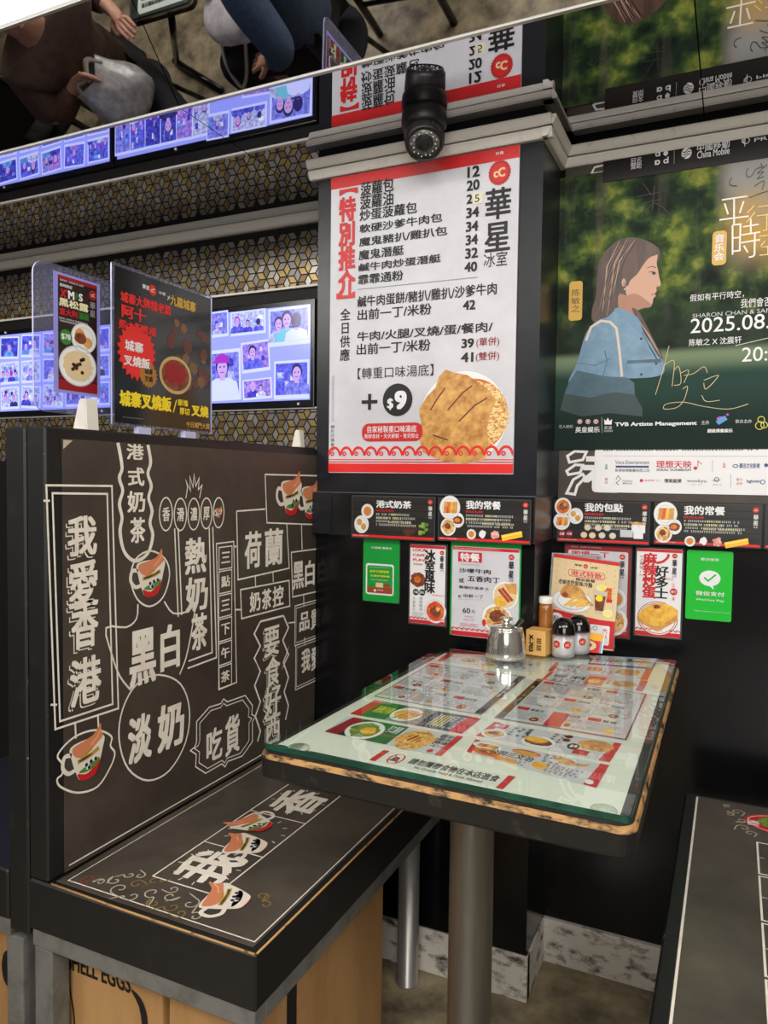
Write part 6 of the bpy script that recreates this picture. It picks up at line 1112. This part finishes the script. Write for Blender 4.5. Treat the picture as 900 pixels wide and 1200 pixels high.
def hand(J, E, side, wrist, palm_dir, across, down, curl=.6):
    """palm and five unequal bent fingers grown from the wrist joint"""
    w_ = Vector(wrist); d = Vector(palm_dir).normalized(); a = Vector(across).normalized(); n = Vector(down).normalized(); pm = side+'palm'
    J[pm] = (tuple(w_+d*.045), .021); E.append((side+'wrist', pm))
    for k, ln in enumerate((.062, .072, .068, .052)):
        o = a*(-.027+.018*k); b0 = w_+d*.078+o; b1 = b0+(d*(1-curl*.4)+n*curl*.5).normalized()*ln*.52; b2 = b1+(d*(1-curl)+n*curl).normalized()*ln*.48
        for q, (c, r) in enumerate(((b0, .0095), (b1, .0088), (b2, .0072))):
            J['%sf%d%d' % (side, k, q)] = (tuple(c), r); E.append((pm if q == 0 else '%sf%d%d' % (side, k, q-1), '%sf%d%d' % (side, k, q)))
    t0 = w_+d*.03-a*.03; t1 = t0+(d*.7-a*.55+n*.4).normalized()*.034; t2 = t1+(d*.9+n*.5).normalized()*.026
    for q, (c, r) in enumerate(((t0, .0115), (t1, .0098), (t2, .008))):
        J['%st%d' % (side, q)] = (tuple(c), r); E.append((pm if q == 0 else '%st%d' % (side, q-1), '%st%d' % (side, q)))
hair_m = M('dark_hair', (30, 25, 24), .4); coat_m = M('dark_brown_coat', (92, 70, 56), .8, n=((70, 52, 42), 30, .4, .7)); rib_m = M('brown_ribbed_sleeve', (98, 68, 48), .8, n=((70, 48, 34), 90, .4, .6)); trouser = M('black_trousers', (24, 24, 27), .8); shoe_m = M('dark_shoe', (40, 38, 38), .5)
def face(t, c, f, r, s=1.):
    c = Vector(c); f = Vector(f).normalized(); r = Vector(r).normalized(); u = Vector((0, 0, 1))
    b = MB()
    for k in (-1, 1): b.ball(c+f*.083*s+r*k*.032+u*.006, .011, M('eye_white', (230, 226, 220), .3), sub=2); b.ball(c+f*.091*s+r*k*.032+u*.006, .0055, ink, sub=1)
    b.build('eyes', t); b = MB(); b.ball(c+f*.094*s-u*.022, .014, skin, (.8, .8, 1.3), 2); b.build('nose', t); b = MB(); b.ball(c+f*.080*s-u*.056, .02, M('lips', (176, 96, 88), .4), (.7, .7, .35), 2); b.build('mouth', t)
    b = MB()
    for k in (-1, 1): b.ball(c+r*k*.082+u*-.005, .022, skin, (.6, .6, 1.2), 2)
    b.build('ears', t)
# -- seated person in the brown coat
t = thing('person', 'seated person in a dark brown coat gripping a silver handbag, in the sloping mirror', 'person', (0, 0, 0))
F = Vector((.707, .707, 0)); Rr = Vector((.707, -.707, 0))
J = {'pelvis': ((-1.62, -1.40, .52), (.13, .11)), 'waist': ((-1.585, -1.365, .68), (.10, .085)), 'chest': ((-1.545, -1.325, .90), (.10, .08)), 'collar': ((-1.52, -1.30, 1.02), (.065, .055)), 'neck': ((-1.50, -1.28, 1.10), .05), 'jaw': ((-1.48, -1.26, 1.17), (.066, .07)), 'brow': ((-1.495, -1.275, 1.25), (.078, .088)), 'crown': ((-1.51, -1.29, 1.31), .06),
     'Rsh': ((-1.40, -1.425, 1.0), .062), 'Relbow': ((-1.50, -1.59, .86), .045), 'Rwrist': ((-1.365, -1.475, .81), .029), 'Lsh': ((-1.64, -1.18, 1.0), .062), 'Lelbow': ((-1.68, -1.10, .80), .045), 'Lwrist': ((-1.49, -1.19, .86), .029),
     'Lhip': ((-1.67, -1.34, .52), .085), 'Lknee': ((-1.36, -1.0, .53), .06), 'Lankle': ((-1.40, -1.03, .10), .04), 'Ltoe': ((-1.28, -.93, .05), .035), 'Rhip': ((-1.56, -1.46, .52), .085), 'Rknee': ((-1.24, -1.13, .53), .06), 'Rankle': ((-1.28, -1.17, .10), .04), 'Rtoe': ((-1.17, -1.06, .05), .035)}
E_ = [('pelvis', 'waist'), ('waist', 'chest'), ('chest', 'collar'), ('collar', 'neck'), ('neck', 'jaw'), ('jaw', 'brow'), ('brow', 'crown'), ('collar', 'Rsh'), ('Rsh', 'Relbow'), ('Relbow', 'Rwrist'), ('collar', 'Lsh'), ('Lsh', 'Lelbow'), ('Lelbow', 'Lwrist'), ('pelvis', 'Lhip'), ('Lhip', 'Lknee'), ('Lknee', 'Lankle'), ('Lankle', 'Ltoe'), ('pelvis', 'Rhip'), ('Rhip', 'Rknee'), ('Rknee', 'Rankle'), ('Rankle', 'Rtoe')]
hand(J, E_, 'L', J['Lwrist'][0], (.75, .1, .35), (.3, .3, .8), (.2, .1, -.9), .9); hand(J, E_, 'R', J['Rwrist'][0], (.62, .72, -.1), (.75, -.6, 0), (0, 0, -1), .35)
skin_mesh('body', J, E_, skin, t)
face(t, (-1.493, -1.273, 1.225), F, Rr)
b = MB(); b.ball((-1.512, -1.292, 1.265), .102, hair_m, (1, 1, .95)); b.ball((-1.56, -1.34, 1.17), .075, hair_m, (1, 1, 1.3)); b.build('hair', t)
CJ = {'a': ((-1.63, -1.41, .50), (.165, .15)), 'b': ((-1.585, -1.365, .68), (.155, .135)), 'c': ((-1.54, -1.32, .90), (.175, .15)), 'd': ((-1.515, -1.295, 1.03), (.115, .105)), 'e': ((-1.504, -1.284, 1.10), .076), 'r1': ((-1.40, -1.425, 1.0), .085), 'r2': ((-1.50, -1.59, .86), .068), 'r3': ((-1.385, -1.49, .815), .05), 'l1': ((-1.64, -1.18, 1.0), .085), 'l2': ((-1.68, -1.10, .80), .068)}
skin_mesh('coat', CJ, [('a', 'b'), ('b', 'c'), ('c', 'd'), ('d', 'e'), ('d', 'r1'), ('r1', 'r2'), ('r2', 'r3'), ('d', 'l1'), ('l1', 'l2')], coat_m, t)
skin_mesh('sleeve', {'a': ((-1.68, -1.10, .80), .066), 'b': ((-1.58, -1.145, .83), .058), 'c': ((-1.515, -1.178, .852), .044)}, [('a', 'b'), ('b', 'c')], rib_m, t)
skin_mesh('trousers', {'p': ((-1.62, -1.40, .52), (.14, .12)), 'l1': ((-1.67, -1.34, .52), .105), 'l2': ((-1.36, -1.0, .53), .085), 'l3': ((-1.40, -1.03, .13), .066), 'r1': ((-1.56, -1.46, .52), .105), 'r2': ((-1.24, -1.13, .53), .085), 'r3': ((-1.28, -1.17, .13), .066)}, [('p', 'l1'), ('l1', 'l2'), ('l2', 'l3'), ('p', 'r1'), ('r1', 'r2'), ('r2', 'r3')], trouser, t)
b = MB()
for a, c in (((-1.41, -1.04, .045), (-1.27, -.92, .04)), ((-1.29, -1.18, .045), (-1.16, -1.05, .04))): b.tube([a, tuple((Vector(a)+Vector(c))/2+Vector((0, 0, .005))), c], [.045, .05, .036], shoe_m, 14)
b.build('shoes', t)
def stool(x, y, label):
    t = thing('stool', label, 'stool'); b = MB(); b.lathe([(.165, .32), (.172, .33), (.172, .35), (.16, .36), (0, .363)], (x, y, 0), trouser, 32); b.build('seat', t)
    for k in range(4): a = pi/4+k*pi/2; b = MB(); b.tube([(x+.11*cos(a), y+.11*sin(a), .32), (x+.17*cos(a), y+.17*sin(a), 0)], .012, black_gloss, 8); b.build('leg', t)
stool(-1.64, -1.42, 'black round stool under the person in the brown coat')
stool(-.62, -1.42, 'black round stool under the person in the denim jacket')
# handbag held on the lap
silver_l = M('silver_leather', (206, 204, 200), .34, .3, n=((150, 148, 146), 34, .35, .7), bump=.6)
t = thing('handbag', 'crumpled silver leather handbag on the lap of the brown-coated person, in the mirror', 'handbag')
T0 = Vector((-1.43, -1.195, .835)); B0 = Vector((-1.37, -1.165, .655)); ax_ = (B0-T0).normalized(); q1 = ax_.cross(Vector((.67, .46, .6))).normalized(); q2 = ax_.cross(q1); b_ = bmesh.new(); rings = []; R = random.Random(6)
for k, (fr, w1, w2) in enumerate(((-.02, .085, .03), (.12, .10, .045), (.35, .125, .065), (.6, .14, .075), (.82, .13, .07), (.96, .095, .05), (1.0, .05, .025))):
    rings.append([b_.verts.new(T0+ax_*fr*.235+q1*w1*cos(a)*(1+R.uniform(-.06, .06))+q2*w2*sin(a)*(1+R.uniform(-.12, .12))+(ax_*(-.03)*abs(cos(a)) if k == 0 else Vector())) for a in [2*pi*i/20 for i in range(20)]])
for r0, r1 in zip(rings, rings[1:]):
    for i in range(20): b_.faces.new((r0[i], r0[(i+1) % 20], r1[(i+1) % 20], r1[i]))
b_.faces.new(rings[-1]); bmesh.ops.recalc_face_normals(b_, faces=b_.faces); bmesh.ops.subdivide_edges(b_, edges=b_.edges[:], cuts=1, use_grid_fill=True, smooth=.6); mb = MB(); mb._merge(b_, silver_l, True); mb.build('bag_body', t)
hA = Vector((-1.425, -1.178, .875)); b = MB()
for k in (-1, 1): b.tube(smooth([tuple(T0+q1*.075+q2*.02*k), tuple(T0+q1*.05-ax_*.05+q2*.015*k), tuple(hA+q2*.008*k), tuple(T0-q1*.05-ax_*.05+q2*.015*k), tuple(T0-q1*.075+q2*.02*k)], 5, False), .008, M('bag_handle', (166, 156, 140), .4), 8)
b.build('handle', t)
# -- seated person in the denim jacket
denim = M('denim', (74, 92, 116), .8, n=((56, 72, 96), 60, .4, .7)); t = thing('person', 'seated person in a blue denim jacket and black trousers, at the mirrored glass table', 'person')
J = {'pelvis': ((-.62, -1.40, .52), (.12, .11)), 'waist': ((-.60, -1.39, .70), (.09, .08)), 'chest': ((-.58, -1.38, .92), (.1, .08)), 'collar': ((-.58, -1.38, 1.05), .06), 'neck': ((-.585, -1.38, 1.12), .05), 'jaw': ((-.61, -1.38, 1.19), .066), 'brow': ((-.6, -1.38, 1.27), .085), 'crown': ((-.585, -1.38, 1.33), .06),
     'Rsh': ((-.58, -1.20, 1.03), .058), 'Relbow': ((-.55, -1.13, .80), .043), 'Rwrist': ((-.69, -1.20, .66), .028), 'Lsh': ((-.58, -1.56, 1.03), .058), 'Lelbow': ((-.64, -1.63, .82), .043), 'Lwrist': ((-.85, -1.52, .79), .028),
     'Rhip': ((-.63, -1.32, .52), .085), 'Rknee': ((-1.0, -1.34, .53), .06), 'Rankle': ((-.96, -1.34, .10), .04), 'Rtoe': ((-1.08, -1.33, .05), .034), 'Lhip': ((-.63, -1.49, .52), .085), 'Lknee': ((-1.0, -1.52, .53), .06), 'Lankle': ((-.96, -1.52, .10), .04), 'Ltoe': ((-1.08, -1.53, .05), .034)}
hand(J, E2 := [('pelvis', 'waist'), ('waist', 'chest'), ('chest', 'collar'), ('collar', 'neck'), ('neck', 'jaw'), ('jaw', 'brow'), ('brow', 'crown'), ('collar', 'Rsh'), ('Rsh', 'Relbow'), ('Relbow', 'Rwrist'), ('collar', 'Lsh'), ('Lsh', 'Lelbow'), ('Lelbow', 'Lwrist'), ('pelvis', 'Rhip'), ('Rhip', 'Rknee'), ('Rknee', 'Rankle'), ('Rankle', 'Rtoe'), ('pelvis', 'Lhip'), ('Lhip', 'Lknee'), ('Lknee', 'Lankle'), ('Lankle', 'Ltoe')], 'R', J['Rwrist'][0], (-.9, -.3, -.2), (.2, -.9, 0), (0, 0, -1), .5)
hand(J, E2, 'L', J['Lwrist'][0], (-1, .15, -.05), (.15, .9, 0), (0, 0, -1), .3); skin_mesh('body', J, E2, skin, t); face(t, (-.602, -1.38, 1.245), (-1, 0, 0), (0, 1, 0))
b = MB(); b.ball((-.585, -1.38, 1.285), .102, hair_m, (1, 1, .95)); b.ball((-.53, -1.38, 1.17), .08, hair_m, (1, 1, 1.5)); b.build('hair', t)
skin_mesh('jacket', {'a': ((-.60, -1.39, .52), (.16, .17)), 'b': ((-.60, -1.39, .70), (.145, .14)), 'c': ((-.58, -1.38, .92), (.16, .14)), 'd': ((-.58, -1.38, 1.065), .095), 'r1': ((-.58, -1.20, 1.03), .08), 'r2': ((-.55, -1.13, .80), .064), 'r3': ((-.67, -1.19, .675), .046), 'l1': ((-.58, -1.56, 1.03), .08), 'l2': ((-.64, -1.63, .82), .064), 'l3': ((-.83, -1.53, .79), .046)}, [('a', 'b'), ('b', 'c'), ('c', 'd'), ('d', 'r1'), ('r1', 'r2'), ('r2', 'r3'), ('d', 'l1'), ('l1', 'l2'), ('l2', 'l3')], denim, t)
skin_mesh('trousers', {'p': ((-.63, -1.40, .52), (.13, .12)), 'l1': ((-.63, -1.32, .52), .10), 'l2': ((-1.0, -1.34, .53), .08), 'l3': ((-.96, -1.34, .13), .064), 'r1': ((-.63, -1.49, .52), .10), 'r2': ((-1.0, -1.52, .53), .08), 'r3': ((-.96, -1.52, .13), .064)}, [('p', 'l1'), ('l1', 'l2'), ('l2', 'l3'), ('p', 'r1'), ('r1', 'r2'), ('r2', 'r3')], trouser, t)
b = MB()
for y in (-1.34, -1.525): b.tube([(-.95, y, .045), (-1.02, y, .05), (-1.10, y, .04)], [.045, .05, .034], shoe_m, 14)
b.build('shoes', t)
t = thing('tote_bag', 'white cloth tote bag with a pale strap on the denim-jacketed lap', 'bag'); wc = M('white_cotton', (222, 216, 214), .8, n=((190, 184, 190), 30, .4, .7), bump=.6)
b = MB(); b.ball((-.86, -1.43, .68), .115, wc, (1.2, 1.2, .6)); b.ball((-.80, -1.36, .70), .085, wc, (1.1, 1, .7)); b.ball((-.9, -1.50, .67), .08, wc, (.8, 1.1, .7)); b.build('bag_body', t)
b = MB(); b.tube(smooth([(-.93, -1.50, .67), (-.95, -1.42, .66), (-.97, -1.30, .58), (-.95, -1.24, .5), (-.88, -1.25, .56), (-.80, -1.33, .69)], 5, False), .007, M('pale_strap', (190, 182, 166), .6), 8); b.build('strap', t)
# -- their table
t = thing('dining_table', 'glass topped cafe table on splayed black legs between the two seated people', 'table')
q = [(-1.33, -2.10), (-1.01, -2.10), (-1.01, -1.447), (-1.33, -1.452)]
def RQ(o, r=.03): return rounded(q, o, r)
b = MB(); slab(b, [(RQ(0), .715), (RQ(.004), .72), (RQ(.004), .742), (RQ(.0), .7445)], [black_wood, black_wood, worn], black_wood, black_wood); b.build('table_top', t)
for a, c in (((-1.15, -1.5, .715), (-1.72, -1.776, .02)), ((-1.02, -1.55, .715), (-.95, -1.75, .02)), ((-1.15, -2.05, .715), (-1.45, -2.2, .02)), ((-1.02, -2.05, .715), (-.9, -2.2, .02))):
    b = MB(); b.tube([a, c], .016, black_gloss, 10); b.build('leg', t)
b = MB(); b.tube([(-1.74, -1.79, .016), (-1.43, -1.571, .016)], .016, black_gloss, 10); b.build('foot_bar', t)
t = thing('glass_sheet', 'green-edged glass sheet on the mirrored cafe table', 'glass'); b = MB(); slab(b, [(RQ(-.003, .025), .7475), (RQ(-.003, .025), .756)], [gedge], gclr, gclr); b.build('pane', t)
t = thing('table_menu', 'pale price menu under the glass of the mirrored cafe table', 'menu sheet'); b = MB(); b.box(-1.29, -1.04, -2.06, -1.475, .7450, .7456, paper); b.build('sheet', t)
p = Print(TOP(.7457)); p.t('請勿攜帶食物在本店進食', (-1.27, -1.495), (-1.08, -1.515), ink, 2, .03); p.rect((-1.065, -1.48), (-1.052, -1.54), red, 2); p.ring((-1.09, -1.53), .012, .004, red, 2); dish(p, (-1.2, -1.60), .05, 'broth', 2); p.scrawl((-1.14, -1.55), (-1.06, -1.70), 6, dk, 2, .7); p.frame((-1.27, -1.53), (-1.055, -1.80), .007, red, 1.5); p.build('lettering', t)
# -- empty chairs
def chair(x, y, rz, label):
    t = thing('dining_chair', label, 'chair', (x, y, 0)); t.rotation_euler = (0, 0, rz)
    b = MB(); b.box(-.2, .2, -.2, .2, .43, .455, black_wood, .01); b.build('seat', t)
    for a in (-1, 1):
        for c in (-1, 1): b = MB(); b.tube([(.17*a, .17*c, .43), (.18*a, .19*c, 0)], .017, black_gloss, 8); b.build('leg', t)
    b = MB(); b.box(-.19, .19, -.205, -.185, .6, .85, black_wood, .008); b.build('backrest', t)
    b = MB(); b.tube([(-.17, -.19, .43), (-.18, -.2, .84)], .014, black_gloss, 8); b.tube([(.17, -.19, .43), (.18, -.2, .84)], .014, black_gloss, 8); b.build('back_frame', t)
    b = MB(); b.tube([(-.175, .178, .2), (.175, .178, .2)], .011, black_gloss, 8); b.tube([(-.175, -.178, .2), (.175, -.178, .2)], .011, black_gloss, 8); b.build('stretcher', t)
chair(-.36, -1.82, pi+.1, 'black wooden chair standing empty across the aisle, seen in the sloping mirror')
chair(-2.25, -1.35, 2.4, 'black chair with a grey cloth bag on it, at the mirror corner')
t = thing('cloth_bag', 'crumpled grey cloth bag on the black chair at the mirror corner', 'bag'); gb = M('grey_cloth', (120, 112, 104), .8, n=((80, 74, 70), 30, .4, .7), bump=.6)
b = MB(); b.ball((-2.22, -1.36, .56), .13, gb, (1.1, .9, .8)); b.ball((-2.12, -1.30, .55), .09, gb, (1.1, 1, .9)); b.build('bag_body', t); b = MB(); b.tube(smooth([(-2.28, -1.38, .62), (-2.24, -1.34, .74), (-2.14, -1.3, .72), (-2.1, -1.3, .6)], 5, False), .01, M('pale_strap', (190, 182, 166)), 8); b.build('strap', t)

# ------------------------------------------------------------------ sub-parts and groups
def nest(child, parent):
    m = Vector(child.location)-Vector(parent.location); child.parent = parent; child.location = m
for o in list(COL.objects):
    if o.name.split('.')[0] in ('front_window', 'cooling_fins') and o.parent and o.parent.name.startswith('security_camera'):
        nest(o, next(c for c in o.parent.children if c.name.startswith('camera_head')))
    elif o.name.split('.')[0] in ('lens', 'led_ring') and o.parent and o.parent.name.startswith('security_camera'):
        nest(o, next(c for c in o.parent.children if c.name.startswith('camera_head')))
    elif o.name.split('.')[0] == 'badge' and o.parent and o.parent.name.startswith('salt_shaker'):
        nest(o, next(c for c in o.parent.children if c.name.startswith('jar')))
    elif o.name.split('.')[0] == 'spoon_handle': o['label'] = 'dark steel spoon handle'
PHR = {'table_menu': 'menus under the table glass', 'hanging_menu': 'menus hung below the ledges', 'payment_card': 'green cards below the ledges', 'cardboard_box': 'cartons under the benches', 'booth_bench': 'booth benches',
       'booth_partition': 'booth partitions', 'acrylic_sign': 'acrylic signs on the backrest', 'sign_clip': 'white clips on the backrest', 'display_ledge': 'black display ledges', 'person': 'people seated across the aisle', 'stool': 'black stools', 'dining_chair': 'empty black chairs', 'dining_table': 'cafe tables', 'glass_sheet': 'table glass sheets'}
for o in COL.objects:
    k = o.name.split('.')[0]
    if o.parent is None and o.get('category') and k in PHR and not o.get('group'): o['group'] = PHR[k]
